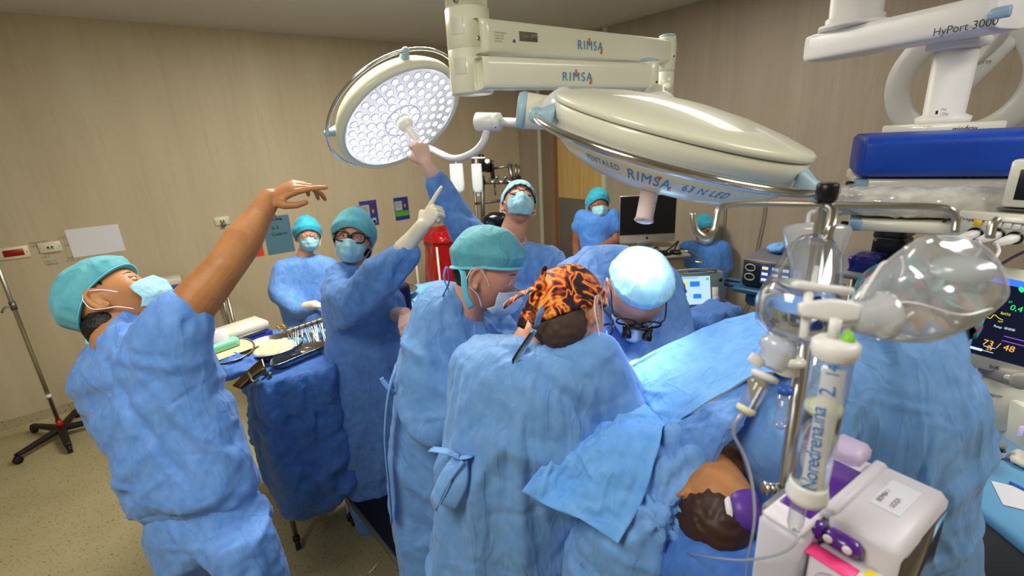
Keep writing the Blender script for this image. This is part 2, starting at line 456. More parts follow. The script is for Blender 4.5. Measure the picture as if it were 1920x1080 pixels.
def simcloth(g, vox=.018, frames=25, pinz=.12, infl=.02, seed=1, grow=0.1, subd=1, amp=1.0, bst=3.0):
    Vv, F = fuse(g, .03, 3)
    Vb, Fb = fuse(g, .03, 3)
    N = vnormals(Vb, Fb); Vb = Vb - N * .012
    Vv, F = fuse((Vv, F), vox, 2)
    N = vnormals(Vv, F); n = len(Vv)
    Vv = Vv + N * (.006 + .006 * vnoise(Vv / .16, seed))[:, None]
    def mk(nm, V_, F_):
        me = bpy.data.meshes.new(nm); me.from_pydata(V_.tolist(), [], F_); o = bpy.data.objects.new(nm, me); COL.objects.link(o); return o
    body = mk('col', Vb, Fb); c = body.modifiers.new('c', 'COLLISION'); body.collision.thickness_outer = .004; body.collision.cloth_friction = 20
    o = mk('cl', Vv, F); vg = o.vertex_groups.new(name='pin')
    z = Vv[:, 2]; zt = z.max()
    for i in np.where(z > zt - pinz)[0]: vg.add([int(i)], float(min(1, (z[i] - (zt - pinz)) / .05)), 'ADD')
    md = o.modifiers.new('cloth', 'CLOTH'); s = md.settings
    s.quality = 5; s.mass = .15; s.tension_stiffness = 20; s.compression_stiffness = 8; s.shear_stiffness = 10; s.bending_stiffness = bst
    s.tension_damping = 5; s.compression_damping = 5; s.air_damping = 1; s.vertex_group_mass = 'pin'
    s.shrink_min = -grow
    md.collision_settings.distance_min = .004; md.collision_settings.collision_quality = 2; md.collision_settings.use_self_collision = False
    md.point_cache.frame_end = frames
    for f in range(1, frames + 1): SC.frame_set(f)
    dg = bpy.context.evaluated_depsgraph_get(); e = o.evaluated_get(dg); em = e.to_mesh(); X = np.empty(len(em.vertices) * 3); em.vertices.foreach_get('co', X); X = X.reshape(-1, 3)
    F = [tuple(p.vertices) for p in em.polygons]; e.to_mesh_clear()
    bpy.data.objects.remove(o); bpy.data.objects.remove(body); SC.frame_set(0)
    X, F = ev((X, F), [('SUBSURF', dict(levels=subd))])
    return creased(X, F, seed, amp)
# ------------------------------------------------------------------ the room
YW, XW, CZ = 5.0, 4.04, 2.985
def wallmat(name, c1, c2, sc):
    m = mat(name, c1, .45, noise=(sc, 5, c2, .3, .75), spec=.3)
    return m
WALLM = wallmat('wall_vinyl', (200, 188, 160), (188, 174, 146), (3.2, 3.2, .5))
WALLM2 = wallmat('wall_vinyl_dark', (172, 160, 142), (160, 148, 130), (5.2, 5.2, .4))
nt = WALLM.node_tree
FLOORM = mat('floor_vinyl', (176, 166, 128), .38, noise=((3, 3, 3), 3, (164, 154, 118), .3, .7), spec=.4)
def speckle(m, scale, thr, dark, mixf=.75):
    nt = m.node_tree; b = nt.nodes['Principled BSDF']; src = b.inputs['Base Color'].links[0].from_socket
    tc = nt.nodes.new('ShaderNodeTexCoord'); v = nt.nodes.new('ShaderNodeTexNoise'); v.inputs['Scale'].default_value = scale; v.inputs['Detail'].default_value = 1
    nt.links.new(tc.outputs['Object'], v.inputs['Vector'])
    r = nt.nodes.new('ShaderNodeMapRange'); r.inputs['From Min'].default_value = thr; r.inputs['From Max'].default_value = thr + .05; r.inputs['To Max'].default_value = mixf
    nt.links.new(v.outputs['Fac'], r.inputs['Value'])
    mx = nt.nodes.new('ShaderNodeMixRGB'); nt.links.new(r.outputs[0], mx.inputs[0]); nt.links.new(src, mx.inputs[1]); mx.inputs[2].default_value = (*lin(dark), 1)
    nt.links.new(mx.outputs[0], b.inputs['Base Color'])
speckle(FLOORM, 75, .64, (96, 86, 62))
def vstreak(m, amt, dark, scale=(26, 26, 1.6)):
    nt = m.node_tree; b = nt.nodes['Principled BSDF']; src = b.inputs['Base Color'].links[0].from_socket
    tc = nt.nodes.new('ShaderNodeTexCoord'); mp = nt.nodes.new('ShaderNodeMapping'); mp.inputs['Scale'].default_value = scale
    nt.links.new(tc.outputs['Object'], mp.inputs[0])
    v = nt.nodes.new('ShaderNodeTexNoise'); v.inputs['Scale'].default_value = 1; v.inputs['Detail'].default_value = 6; v.inputs['Distortion'].default_value = .4
    nt.links.new(mp.outputs[0], v.inputs['Vector'])
    r = nt.nodes.new('ShaderNodeMapRange'); r.inputs['From Min'].default_value = .5; r.inputs['From Max'].default_value = .75; r.inputs['To Max'].default_value = amt
    nt.links.new(v.outputs['Fac'], r.inputs['Value'])
    mx = nt.nodes.new('ShaderNodeMixRGB'); nt.links.new(r.outputs[0], mx.inputs[0]); nt.links.new(src, mx.inputs[1]); mx.inputs[2].default_value = (*lin(dark), 1)
    nt.links.new(mx.outputs[0], b.inputs['Base Color'])
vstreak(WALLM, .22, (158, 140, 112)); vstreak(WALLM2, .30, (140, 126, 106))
CEILM = mat('ceiling_paint', (206, 202, 192), .8)
struct(mesh('floor', *box((.3, 1.4, -.05), (7.6, 7.4, .1)), FLOORM, smooth=False))
struct(mesh('ceiling', *box((.3, 1.4, CZ + .05), (7.6, 7.4, .1)), CEILM, smooth=False))
struct(mesh('wall_left', *box((.3, YW + .05, CZ / 2), (7.6, .1, CZ)), WALLM, smooth=False))
d0, d1 = PX(1047, 420, XW)[1], PX(1131, 420, XW)[1]       # the door in the far wall (between these y)
DZ = 2.35
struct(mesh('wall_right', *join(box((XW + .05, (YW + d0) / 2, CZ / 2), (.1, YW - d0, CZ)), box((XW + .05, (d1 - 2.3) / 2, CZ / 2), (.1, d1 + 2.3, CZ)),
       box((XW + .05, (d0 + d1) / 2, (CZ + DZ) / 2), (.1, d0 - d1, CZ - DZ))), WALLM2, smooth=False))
struct(mesh('wall_back', *box((.3, -2.35, CZ / 2), (7.6, .1, CZ)), WALLM, smooth=False))
struct(mesh('wall_near', *box((-3.55, 1.4, CZ / 2), (.1, 7.4, CZ)), WALLM, smooth=False))
cove = [(0, 0), (.05, 0), (.03, .012), (.012, .035), (.006, .11), (0, .11)]
def coveing(p0, p1, inward):
    p0, p1, inward = map(lambda v: np.array(v, float), (p0, p1, inward)); n = len(cove)
    Vv = [p + inward * a + np.array([0, 0, 1.]) * b for p in (p0, p1) for a, b in cove]
    return Vv, [(i, (i + 1) % n, n + (i + 1) % n, n + i) for i in range(n)] + [tuple(range(n))[::-1], tuple(range(n, 2 * n))]
struct(mesh('baseboard_left', *coveing((-3.5, YW, 0), (XW, YW, 0), (0, -1, 0)), FLOORM, smooth=False))
struct(mesh('baseboard_right', *coveing((XW, d1 - .05, 0), (XW, -2.3, 0), (-1, 0, 0)), FLOORM, smooth=False))
# door with a tan upper and a grey lower panel, wooden edge and pale trims
DTAN = mat('door_tan', (206, 176, 112), .5, noise=((30, 30, 1.5), 4, (190, 158, 98), .3, .7))
DGREY = mat('door_grey', (110, 104, 98), .4)
zs = PX(1090, 374, XW)[2]
dr = mesh('door_1', *box((XW + .03, (d0 + d1) / 2, (DZ + zs) / 2), (.05, d0 - d1 - .02, DZ - zs), bev=.002), DTAN, smooth=False); struct(dr)
kp = mesh('kick_panel', *box((XW + .028, (d0 + d1) / 2, zs / 2 + .004), (.055, d0 - d1 - .02, zs - .01), bev=.002), DGREY, dr, smooth=False)
struct(mesh('trim_1', *box((XW - .004, d0 + .02, DZ / 2), (.03, .035, DZ), bev=.003), mat('door_wood_edge', (150, 84, 44), .45), smooth=False))
yt = PX(1018, 420, XW)[1]
PALEG = mat('trim_pale', (196, 204, 176), .5)
struct(mesh('trim_2', *box((XW - .012, yt, CZ / 2), (.03, .05, CZ), bev=.004), PALEG, smooth=False))
struct(mesh('trim_3', *box((XW - .006, d1 - .015, CZ / 2), (.03, .05, CZ), bev=.004), PALEG, smooth=False))
WALLM3 = mat('wall_vinyl_shade', (138, 120, 100), .5, noise=((4, 4, .4), 4, (128, 112, 92), .3, .7))  # darker copy of the wall vinyl, the return's shade put into the colour
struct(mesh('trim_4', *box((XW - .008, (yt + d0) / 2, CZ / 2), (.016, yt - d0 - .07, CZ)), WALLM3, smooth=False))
# ------------------------------------------------------------------ people
def basis(face, up):
    f = nrm(face); u = np.array(up, float); u = nrm(u - f * np.dot(u, f)); x = np.cross(f, u)
    return np.array([x, f, u])                     # local (x, y=face, z=up) rows -> world
def headform(n=40):
    """sculpted head in local metres: centre between the ears, +y face, +z crown"""
    Vv, F = ball((0, 0, 0), 1, n); X = Vv.copy(); x, y, z = X[:, 0], X[:, 1], X[:, 2]
    low = np.clip(-z, 0, 1); hi = np.clip(z, 0, 1)
    ax = .076 * (1 - .30 * low ** 1.4) * (1 - .05 * hi); az = np.where(z > 0, .118, .122)
    X[:, 0] = x * ax * (1 + .08 * (np.abs(x) > 0) * (1 - np.abs(z)))
    ay = np.where(y > 0, .093, .103 * (1 - .52 * np.clip(low * 1.15, 0, 1)))
    X[:, 1] = y * ay; X[:, 2] = z * az
    X[:, 1] += np.where(y > 0, .018 * low * np.clip(1 - np.abs(x) * 1.2, 0, 1), 0)      # jaw and chin forward
    def g(cx, cz, sx, sz): return np.exp(-((X[:, 0] - cx) / sx) ** 2 - ((X[:, 2] - cz) / sz) ** 2) * (y > .15)
    px, pz = X[:, 0].copy(), X[:, 2].copy()
    dy = -.011 * (g(.032, .008, .017, .013) + g(-.032, .008, .017, .013))               # sockets
    dy += .006 * (g(.03, .032, .024, .009) + g(-.03, .032, .024, .009))                 # brow
    dy += .010 * g(0, .006, .009, .03) + .020 * g(0, -.030, .013, .016)                 # nose
    dy += .004 * (g(.042, -.028, .018, .018) + g(-.042, -.028, .018, .018))             # cheeks
    dy += .006 * g(0, -.062, .020, .009) - .003 * g(0, -.068, .018, .003) + .006 * g(0, -.098, .02, .014)
    X[:, 1] += dy
    return X, F
HEAD = headform()
def ear(s):
    o = [(s * (.087 + .004 * math.sin(t) + .006 * math.cos(t)), -.012 - .018 * math.cos(t), -.012 + .032 * math.sin(t)) for t in np.linspace(-2.2, 2.5, 12)]
    return join(tube(o, [.0060] * 11 + [.0045], 8, 3), ball((s * .081, -.013, -.012), (.007, .016, .026), 8), ball((s * .085, -.004, -.040), (.006, .008, .010), 8))
EARS = join(ear(1), ear(-1))
def toworld(g, C, B, s=1):
    return np.asarray(g[0]) * s @ B + np.array(C), g[1]
def hand(W_, B, curls, spread=(.16, .04, -.06, -.18), thumb=((.6, .1, .8), (.2, .15, .97)), s=1.0, fat=1.0, mir=False):
    """W_ wrist; B rows: x across (towards the thumb), y back of the hand, z fingers. curls: per finger (c1,c2,c3) radians towards the palm"""
    g = [loft([((0, 0, -.01), (.026, 0, 0), (0, .019, 0)), ((0, 0, .03), (.037, 0, 0), (0, .017, 0)), ((0, .002, .07), (.041, 0, 0), (0, .014, 0)), ((0, .002, .088), (.038, 0, 0), (0, .011, 0))], 20, 2.2)]
    ks = [(.031, .086), (.011, .092), (-.010, .088), (-.029, .078)]; Ls = [(.042, .026, .021), (.046, .030, .022), (.043, .028, .022), (.034, .021, .019)]
    for k in range(4):
        p = np.array([ks[k][0], .002, ks[k][1]]); a = 0; pts = [p - [0, 0, .02], p]; sp = spread[k]
        for L_, c in zip(Ls[k], curls[k]):
            a += c; p = p + L_ * np.array([math.sin(sp) * math.cos(a), -math.sin(a), math.cos(a) * math.cos(sp)]); pts.append(p)
        g.append(chain(pts, [r * fat for r in (.0095, .0098, .0088, .0080, .0068)], 14))
    p = np.array([.022, -.004, .012]); pts = [p]
    for L_, d in zip((.042, .034, .028), ((.75, -.12, .62),) + tuple(thumb)):
        p = p + L_ * nrm(d); pts.append(p)
    g.append(chain(pts, [.016 * fat, .013 * fat, .0105 * fat, .0088 * fat], 14))
    Vv, F = join(*g)
    if mir: Vv = Vv * [-1, 1, 1]; F = [f[::-1] for f in F]
    return Vv * s @ B + np.array(W_), F
def capmesh(C, B, style, seed=1, s=1.0):
    """cloth cap: rim runs from the forehead over the ears to the nape"""
    puff = {'bouffant': .013, 'tie': .020, 'skull': .006, 'bandana': .007, 'full': .014}[style]
    def rimz(az):   # azimuth 0 = face
        c = math.cos(az)
        if style == 'bouffant': return .046 * max(0, c) + (-.042) * (1 - max(0, c)) * .9
        if style == 'full': return -.010 * max(0, c) - .104 * (1 - max(0, c))
        if style == 'bandana': return .064 * max(0, c) + .004 * (1 - abs(c)) - .066 * max(0, -c)
        if style == 'skull': return .058 * max(0, c) + (-.012) * (1 - max(0, c))
        return .060 * max(0, c) + .028 * (1 - abs(c)) + (-.030) * max(0, -c)
    def fn(u, v):
        az = u * 2 * PI; zr = rimz(az); t = v
        # from the rim (v=0) to the crown (v=1)
        ph0 = math.asin(max(-.9, min(.9, zr / .125))); ph = ph0 + (PI / 2 - ph0) * t
        r = np.array([.0815 * math.sin(az), .101 * math.cos(az) - .004, 0]) * math.cos(ph); r[2] = .121 * math.sin(ph)
        k = puff * min(1, t * 5) * (1 - .25 * t); n_ = nrm(r / np.array([.08, .1, .12]) ** 2)
        if style == 'tie': k *= 1 + .5 * max(0, -math.cos(az)) * math.sin(PI * min(1, t * 1.2))
        if style == 'bouffant': k *= 1 + .6 * max(0, -math.cos(az))
        return r + n_ * (.004 + k)
    g = grid(fn, 72, 30, True); Vv, F = g; n = len(Vv)
    N = vnormals(Vv, F); 
    if np.mean((N * Vv).sum(1)) < 0: F = [f[::-1] for f in F]
    v = np.repeat(np.linspace(0, 1, 30), 72); free = np.clip(v * 6, 0, 1)
    # drawstring gathers at the rim
    az = np.tile(np.linspace(0, 2 * PI, 72, endpoint=False), 30)
    Vv = Vv + nrm_rows(Vv) * (.0022 * np.sin(az * (34 if style == 'bouffant' else 18)) * np.clip(1 - v * 3, 0, 1))[:, None]
    Vv = relax(Vv, F, 1.07, 40, .12, (.004, .012), .006, (.045, .05, .045), seed, free)
    Vv, F = thicken((Vv, F), .0015)
    return toworld((Vv * s, F), C, B)
def nrm_rows(A): return A / np.maximum(1e-9, np.linalg.norm(A, axis=1))[:, None]
def facey(x, z):
    """front of the face (local y) at x, z"""
    X = HEAD[0]; m = X[:, 1] > 0; d = (X[m, 0] - x) ** 2 + (X[m, 2] - z) ** 2; k = np.argsort(d)[:4]
    return float(np.average(X[m, 1][k], weights=1 / (d[k] + 1e-7)))
def maskmesh(drop=0.0, low=0.0):
    def fn(u, v):
        a = (u - .5) * 2; th = a * 1.04
        top = -.004 - .016 * a * a - .004 * (1 - math.exp(-(a / .15) ** 2)); bot = -.112 + .024 * a * a - low
        z = top + (bot - top) * v - drop; w_ = .0775 * (1 - .24 * max(0, v - .4))
        ry = .105 + .020 * math.exp(-(a / .30) ** 2) * math.sin(PI * (.15 + .85 * v)) + .006 * math.sin(PI * v)
        if v > .72: ry -= (v - .72) * .085
        x = w_ * math.sin(th); y = ry * math.cos(th) ** .85 + .004
        y += .0026 * abs(((v * 3.3) % 1) - .5) * 2 * (1 - a ** 4)
        y += .002 * math.sin(a * 9 + v * 7)
        return np.array([x, y, z])
    g = grid(fn, 48, 34); return g
MASK = maskmesh()
def glasses(kind='black'):
    """two rims, bridge, temples; lenses apart (local)"""
    r = .0022 if kind == 'thin' else (.0042 if kind == 'black' else .0028); g = []; L = []
    hw, hh = (.027, .019) if kind != 'black' else (.031, .023)
    for s in (-1, 1):
        c = np.array([s * .036, .1085, .004])
        pts = [c + [hw * np.sign(math.cos(t)) * abs(math.cos(t)) ** .7, -.25 * abs(s * .036 + hw * math.cos(t)) ** 1.0 * .35, hh * np.sign(math.sin(t)) * abs(math.sin(t)) ** .8] for t in np.linspace(0, 2 * PI, 25)[:-1]]
        g.append(tube(pts, r, 8, 0, True)); L.append((np.vstack([pts, [c]]), [(i, (i + 1) % 24, 24) for i in range(24)]))
        e = c + [s * hw, -.02 * .35 - .004, .006]; g.append(tube([e, e + [s * .013, -.018, 0], (s * .082, .01, .008), (s * .081, -.02, -.004)], r * (1.2 if kind == 'black' else .8), 8, 3))
    g.append(tube([(-.011, .108, .008), (0, .111, .011), (.011, .108, .008)], r, 8, 3))
    return join(*g), join(*L)
def eyes(C, B, parent, look=(0, 1, 0), lid=None):
    lid = lid or SKIN
    for s in (-1, 1):
        c = np.array([s * .0315, facey(.0315, .006) - .0098, .005]); e = mesh('eye', *toworld(ball(c, .0122, 14), C, B), EYEW, parent)
        d = nrm(look); mesh('iris', *toworld(ball(c + d * .0080, .0055, 8), C, B), IRIS, e)
        def lidf(u, v, a0, a1):
            th = (u - .5) * 2.7; ph = a0 + (a1 - a0) * v; return c + .0134 * np.array([math.sin(th), math.cos(th) * math.cos(ph), math.sin(ph) * (.4 + .6 * math.cos(th * .6))])
        mesh('eyelid', *toworld(thicken(grid(lambda u, v: lidf(u, v, .30, 1.5), 14, 8), .001), C, B), lid, parent)
        mesh('eyelid', *toworld(thicken(grid(lambda u, v: lidf(u, v, -1.5, -.38), 14, 8), .001), C, B), lid, parent)
        y1 = facey(.030, .032) + .0005
        b = [(s * .013, y1 - .001, .027), (s * .028, y1, .033), (s * .049, facey(.049, .029) + .0005, .028)]
        mesh('eyebrow', *toworld(tube(b, [.0026, .0034, .0014], 8, 4, flat=.5), C, B), HAIR, parent)
class Person:
    def __init__(s, base, label, group=None):
        s.e = thing('person', base, label, 'person', group); s.sk = []
    def head(s, C, face, up, sc=1.0):
        s.C = np.array(C); s.B = basis(face, up) * sc; s.sk += [toworld(HEAD, s.C, s.B), toworld(EARS, s.C, s.B)]; return s
    def L(s, *p): return np.array(p) @ s.B + s.C
    def neck(s, to, r=.055):
        s.sk.append(rcone(s.L(0, -.022, -.045), r * .98, to, r * 1.12)); return s
    def body(s, m, vox=.0055, parts=()):
        g = join(*s.sk, *parts); Vv, F = fuse(g, vox, 2); s.b = mesh('body', Vv, F, m, s.e); return s
    def cap(s, style, m, band=None, seed=1, sc=1.0, name='surgical_cap'):
        s.c = mesh(name, *capmesh(s.C, s.B, style, seed, sc), m, s.e)
        if band:
            def rz(az):
                c = math.cos(az); return .060 * max(0, c) + .028 * (1 - abs(c)) + (-.030) * max(0, -c)
            pts = []
            for az in np.linspace(0, 2 * PI, 41)[:-1]:
                ph = math.asin(rz(az) / .125); pts.append((.0875 * math.sin(az) * math.cos(ph), (.107 * math.cos(az)) * math.cos(ph) - .004, .125 * math.sin(ph)))
            mesh('cap_band', *toworld(tube(pts, .011, 8, 0, True, flat=.28), s.C, s.B), band, s.c)
        return s
    def mask(s, m=None, drop=0, low=0, loops=True):
        g = maskmesh(drop, low); Vv, F = thicken(g, -.0018); k = mesh('face_mask', *toworld((Vv, F), s.C, s.B), m or MASKM, s.e)
        if loops:
            for sd in (-1, 1):
                mesh('ear_loop', *toworld(join(tube([(sd * .073, .035, -.022 - drop), (sd * .085, .012, .002), (sd * .094, -.016, .018), (sd * .094, -.034, .008), (sd * .095, -.038, -.012)], .0016, 6, 4),
                     tube([(sd * .070, .035, -.088 - drop), (sd * .080, .010, -.060), (sd * .090, -.020, -.045), (sd * .095, -.036, -.030), (sd * .095, -.038, -.012)], .0016, 6, 4)), s.C, s.B), WHITE, k)
        return s
    def specs(s, kind, m):
        a, b = glasses(kind); k = mesh('spectacles', *toworld(a, s.C, s.B), m, s.e); mesh('spectacle_lens', *toworld(b, s.C, s.B), LENS, k, False); s.g = k; return s
    def hair(s, parts, m=None):
        Vv, F = fuse(join(*[toworld(p, s.C, s.B) for p in parts]), .005, 2)
        Vv = Vv + vnormals(Vv, F) * (.003 * vnoise(Vv / .012, 3))[:, None]
        mesh('hair', Vv, F, m or HAIR, s.e); return s
    def wear(s, name, g, m):
        o = mesh(name, *g, m, s.e); return o
def tieends(name, pts, wd, m, parent):
    return mesh(name, *tube(pts, wd, 8, 5, flat=.16), m, parent)

# --- 1: man in short-sleeved scrubs pointing at the lamp (left foreground)
b1 = P(370, 930, 1.430)
p = Person((b1[0], b1[1], 0), 'person in blue short-sleeved scrubs and teal cap pointing with a raised bare arm')
p.head(P(215, 563, 1.43), V(.70, -.66, .36), V(-.68, -.72, .02), 1.0)
nb = P(222, 640, 1.386); p.neck(nb, .058)
sh = P(322, 618, 1.320); el = P(424, 498, 1.342); wr = P(506, 372, 1.496)
sh2 = P(195, 665, 1.540); el2 = P(196, 790, 1.540); wr2 = P(240, 812, 1.320)
H = hand(wr, basis(V(-.22, -.62, -.75), V(.93, -.24, .28)), [(.10, .15, .1), (.50, .75, .35), (.62, .85, .4), (.70, .9, .4)], thumb=((.25, -.35, .95), (-.05, -.15, 1)), s=1.02, mir=True) 
# arms, trunk and legs
limb = chain([sh, P(375, 556, 1.331), el, P(455, 452, 1.397), P(484, 408, 1.452), wr], [.064, .060, .050, .053, .039, .031])
limb2 = chain([sh2, P(200, 780, 1.496), P(226, 800, 1.463), P(236, 822, 1.430)], [.04, .036, .03, .026])
hipc = P(365, 905, 1.430)
trunk = loft([(nb, V(.05, 0, 0), V(0, 0, .05)), (P(275, 700, 1.430), V(.11, 0, 0), V(0, 0, .07)), (hipc, V(.09, 0, 0), V(0, 0, .06))])
FL = lambda q: np.array([q[0], q[1], .06])
lh, rh = P(345, 960, 1.496), P(420, 960, 1.386)
lk, rk = P(400, 1140, 1.540), P(470, 1130, 1.408)
la, ra = FL(P(420, 1100, 1.595)), FL(P(500, 1100, 1.452))
legs = join(chain([lh, lk, la], [.035, .04, .035]), chain([rh, rk, ra], [.035, .04, .035]), rcone(la, .04, la + [.1, .1, -.02], .035), rcone(ra, .04, ra + [.1, .1, -.02], .035))
p.body(SKIN, .0045, [limb, limb2, trunk, legs, H])
eyes(p.C, p.B, p.e, (0, 1, .05))
p.hair([ball((0, -.052, -.060), (.076, .066, .064), 14), ball((.058, .012, .022), (.020, .020, .045), 10), ball((-.058, .012, .022), (.020, .020, .045), 10)])
p.cap('tie', TEAL, TEALB, 3, 1.04); p.mask()
q = p.L(0, -.1, -.035)
for k, pts in enumerate([[q, P(172, 618, 1.375), P(165, 642, 1.364), P(185, 636, 1.364), P(178, 612, 1.375)], [q, P(190, 625, 1.364), P(205, 626, 1.342)]]):
    tieends('cap_tie', pts, .007, TEALB, p.c)
top = join(
    rows([(P(192, 640, 1.474), P(262, 618, 1.342), .09), (P(172, 668, 1.496), P(345, 640, 1.320), .12), (P(175, 715, 1.496), P(395, 700, 1.364), .135), (P(195, 775, 1.474), P(420, 765, 1.397), .14),
          (P(232, 830, 1.463), P(438, 820, 1.408), .14), (P(262, 880, 1.463), P(456, 872, 1.408), .14), (P(266, 915, 1.474), P(464, 900, 1.408), .15), (P(262, 938, 1.474), P(472, 918, 1.408), .155)]),
    chain([P(226, 606, 1.40), P(252, 640, 1.40)], [.066, .09]), chain([P(310, 640, 1.342), P(345, 592, 1.320)], [.094, .080]), chain([P(345, 645, 1.331), P(376, 690, 1.364)], [.07, .05]),
    chain([P(200, 680, 1.496), P(190, 745, 1.518), P(212, 790, 1.496)], [.075, .062, .05]),
    chain([P(430, 850, 1.430), P(462, 845, 1.430)], [.05, .03]))
p.wear('scrub_top', simcloth(top, .018, 16, .05, seed=11, grow=.04, amp=1.0, bst=8), GOWN)
tr = join(rows([(P(296, 900, 1.463), P(440, 895, 1.430), .09), (P(296, 960, 1.474), P(464, 950, 1.430), .12), (P(312, 1020, 1.496), P(492, 1010, 1.452), .13)]),
    rows([(P(300, 1000, 1.518), P(418, 1000, 1.496), .10), (P(345, 1080, 1.562), P(455, 1080, 1.540), .09), (P(380, 1180, 1.595), P(470, 1180, 1.573), .08), (la + V(-.07, 0, 0) + [0, 0, .03], la + V(.07, 0, 0) + [0, 0, .03], .08)]),
    rows([(P(400, 990, 1.408), P(494, 990, 1.386), .10), (P(432, 1080, 1.430), P(518, 1080, 1.408), .09), (P(460, 1180, 1.496), P(540, 1180, 1.474), .08), (ra + V(-.07, 0, 0) + [0, 0, .03], ra + V(.07, 0, 0) + [0, 0, .03], .08)]))
p.wear('scrub_trousers', simcloth(tr, .018, 18, .20, seed=17, grow=.10, amp=1.0), GOWN)

# --- 2: nurse by the instrument table
b2 = P(580, 440, 3.5)
p = Person((b2[0], b2[1], 0), 'person in gown with thin glasses and bright teal cap behind the instrument table')
p.head(P(577, 440, 3.5), V(.42, .22, -.85), V(-.05, -.95, -.25), .98); p.neck(P(572, 478, 3.52), .05)
bb = (b2[0], b2[1])
def B2(x, y, o=0): return PB(x, y, bb, o)
p.body(SKIN2, .007, [chain([B2(572, 480), B2(585, 560)], [.06, .09]), chain([B2(585, 560), np.array([*bb, .1])], [.09, .06])])
eyes(p.C, p.B, p.e, (.05, .9, .35), SKIN2); p.cap('bouffant', BRIGHT, None, 5, 1.06, 'bouffant_cap'); p.mask(); p.specs('thin', DSTEEL)
g = join(rows([(B2(550, 480), B2(598, 476), .07), (B2(524, 500), B2(626, 494), .10), (B2(514, 545), B2(640, 540), .12), (B2(530, 600), B2(640, 600), .13), (B2(540, 700), B2(650, 700), .14), (B2(565, 900, .1), B2(670, 880, .1), .15)]),
    chain([B2(532, 505), B2(522, 548, -.05), B2(560, 585, -.22), B2(580, 578, -.3)], [.075, .075, .06, .05]), chain([B2(615, 500), B2(634, 545, -.05), B2(612, 585, -.25)], [.075, .075, .055]))
p.wear('surgical_gown', cloth(g, .032, 1, 1.08, 21), GOWN)
p.wear('latex_glove', fuse(join(chain([B2(574, 575, -.28), B2(590, 572, -.34)], [.036, .034]), hand(B2(592, 572, -.34), basis(V(.95, .05, -.1), V(0, -.9, -.3)) [[2, 0, 1]] * 1.0 if False else basis(V(0, -.9, -.3), V(.95, .1, -.2)), [(.5, .5, .3)] * 4)), .005, 1), GLOVE)

# --- 3: woman in black glasses pointing with a gloved hand
b3 = P(668, 445, 2.30); bb = (b3[0], b3[1])
p = Person((b3[0], b3[1], 0), 'person with thick black glasses and teal bouffant cap pointing upwards with a gloved hand')
p.head(P(663, 446, 2.30), V(.16, .10, -.98), V(.14, -.95, -.2), .99); p.neck(P(668, 505, 2.33), .05)
p.body(SKIN2, .006, [chain([B2(672, 510), B2(680, 640)], [.07, .1]), chain([B2(680, 640), np.array([*bb, .25])], [.1, .06])])
eyes(p.C, p.B, p.e, (.15, 1, .1), SKIN2); p.cap('bouffant', TEAL, None, 8, 1.09, 'bouffant_cap'); p.mask(low=.004); p.specs('black', BLACKP)
p.hair([ball((0.06, -.03, -.05), (.03, .04, .05), 10), ball((-.06, -.03, -.05), (.03, .04, .05), 10)])
g = join(rows([(B2(640, 498), B2(700, 494), .07), (B2(615, 520), B2(728, 515), .11), (B2(608, 580), B2(748, 575), .14), (B2(606, 650), B2(758, 650), .16), (B2(606, 720), B2(758, 720), .17),
               (B2(613, 800), B2(752, 800), .18), (B2(628, 880), B2(740, 880), .19), (B2(648, 942), B2(728, 950), .17)]),
    chain([B2(640, 520, -.05), B2(636, 560, -.15), B2(664, 556, -.28)], [.09, .09, .085]), chain([B2(664, 556, -.28), B2(730, 500, -.38), B2(764, 470, -.42)], [.085, .073, .055]),
    chain([B2(722, 525), B2(744, 590, .03), B2(752, 600, -.1)], [.07, .07, .05]))
p.wear('surgical_gown', simcloth(g, .018, 24, .08, seed=31, grow=.10), GOWN)
hw = B2(792, 424, -.45)
p.wear('latex_glove', fuse(join(chain([B2(756, 466, -.42), B2(775, 445, -.43), hw], [.040, .034, .031]), hand(hw, basis(V(-.42, -.2, -.88), V(.70, -.70, .1)), [(.0, .05, .05), (1.35, 1.4, .6), (1.4, 1.4, .6), (1.3, 1.3, .5)], thumb=((-.2, -.8, .5), (-.7, -.6, .3)), s=.98, fat=1.08)), .0042, 1), GLOVE)
h2 = B2(760, 588, -.25)
p.wear('latex_glove', fuse(join(chain([B2(744, 590, -.12), h2], [.038, .03]), hand(h2, basis(V(-.3, -.6, -.6), V(.3, .75, -.4)), [(.6, .6, .3)] * 4, s=1.0)), .0045, 1), GLOVE2)
sh_ = mesh('sleeve_tie', *tube([B2(722, 712, -.2), B2(735, 722, -.22), B2(742, 730, -.2)], .014, 8, 4, flat=.3), GOWN, p.e)

# --- 4: man in glasses reaching up to the lamp handle
b4 = P(975, 380, 2.50); bb = (b4[0], b4[1])
p = Person((b4[0], b4[1], 0), 'person in glasses and pale cap looking up and gripping the handle of the lit lamp')
p.head(P(973, 383, 2.50), V(.12, -.40, -.90), V(.02, -.92, .38), 1.0); p.neck(P(960, 440, 2.52), .062)
wr = P(797, 306, 2.25)
HH = hand(wr, basis(V(.35, .1, -.9), V(-.25, -.93, -.2)), [(1.1, 1.3, .6)] * 3 + [(1.15, 1.3, .6)], thumb=((-.5, -.6, .6), (-.8, -.4, .4)), s=1.0)
p.body(SKIN2, .006, [chain([B2(960, 440), B2(985, 560)], [.07, .11]), chain([B2(985, 560), np.array([*bb, .08])], [.11, .06])])
eyes(p.C, p.B, p.e, (-.1, .9, .35), SKIN2); p.cap('skull', PALE, None, 9, 1.05); p.mask(low=.004); p.specs('mid', BLACKP)
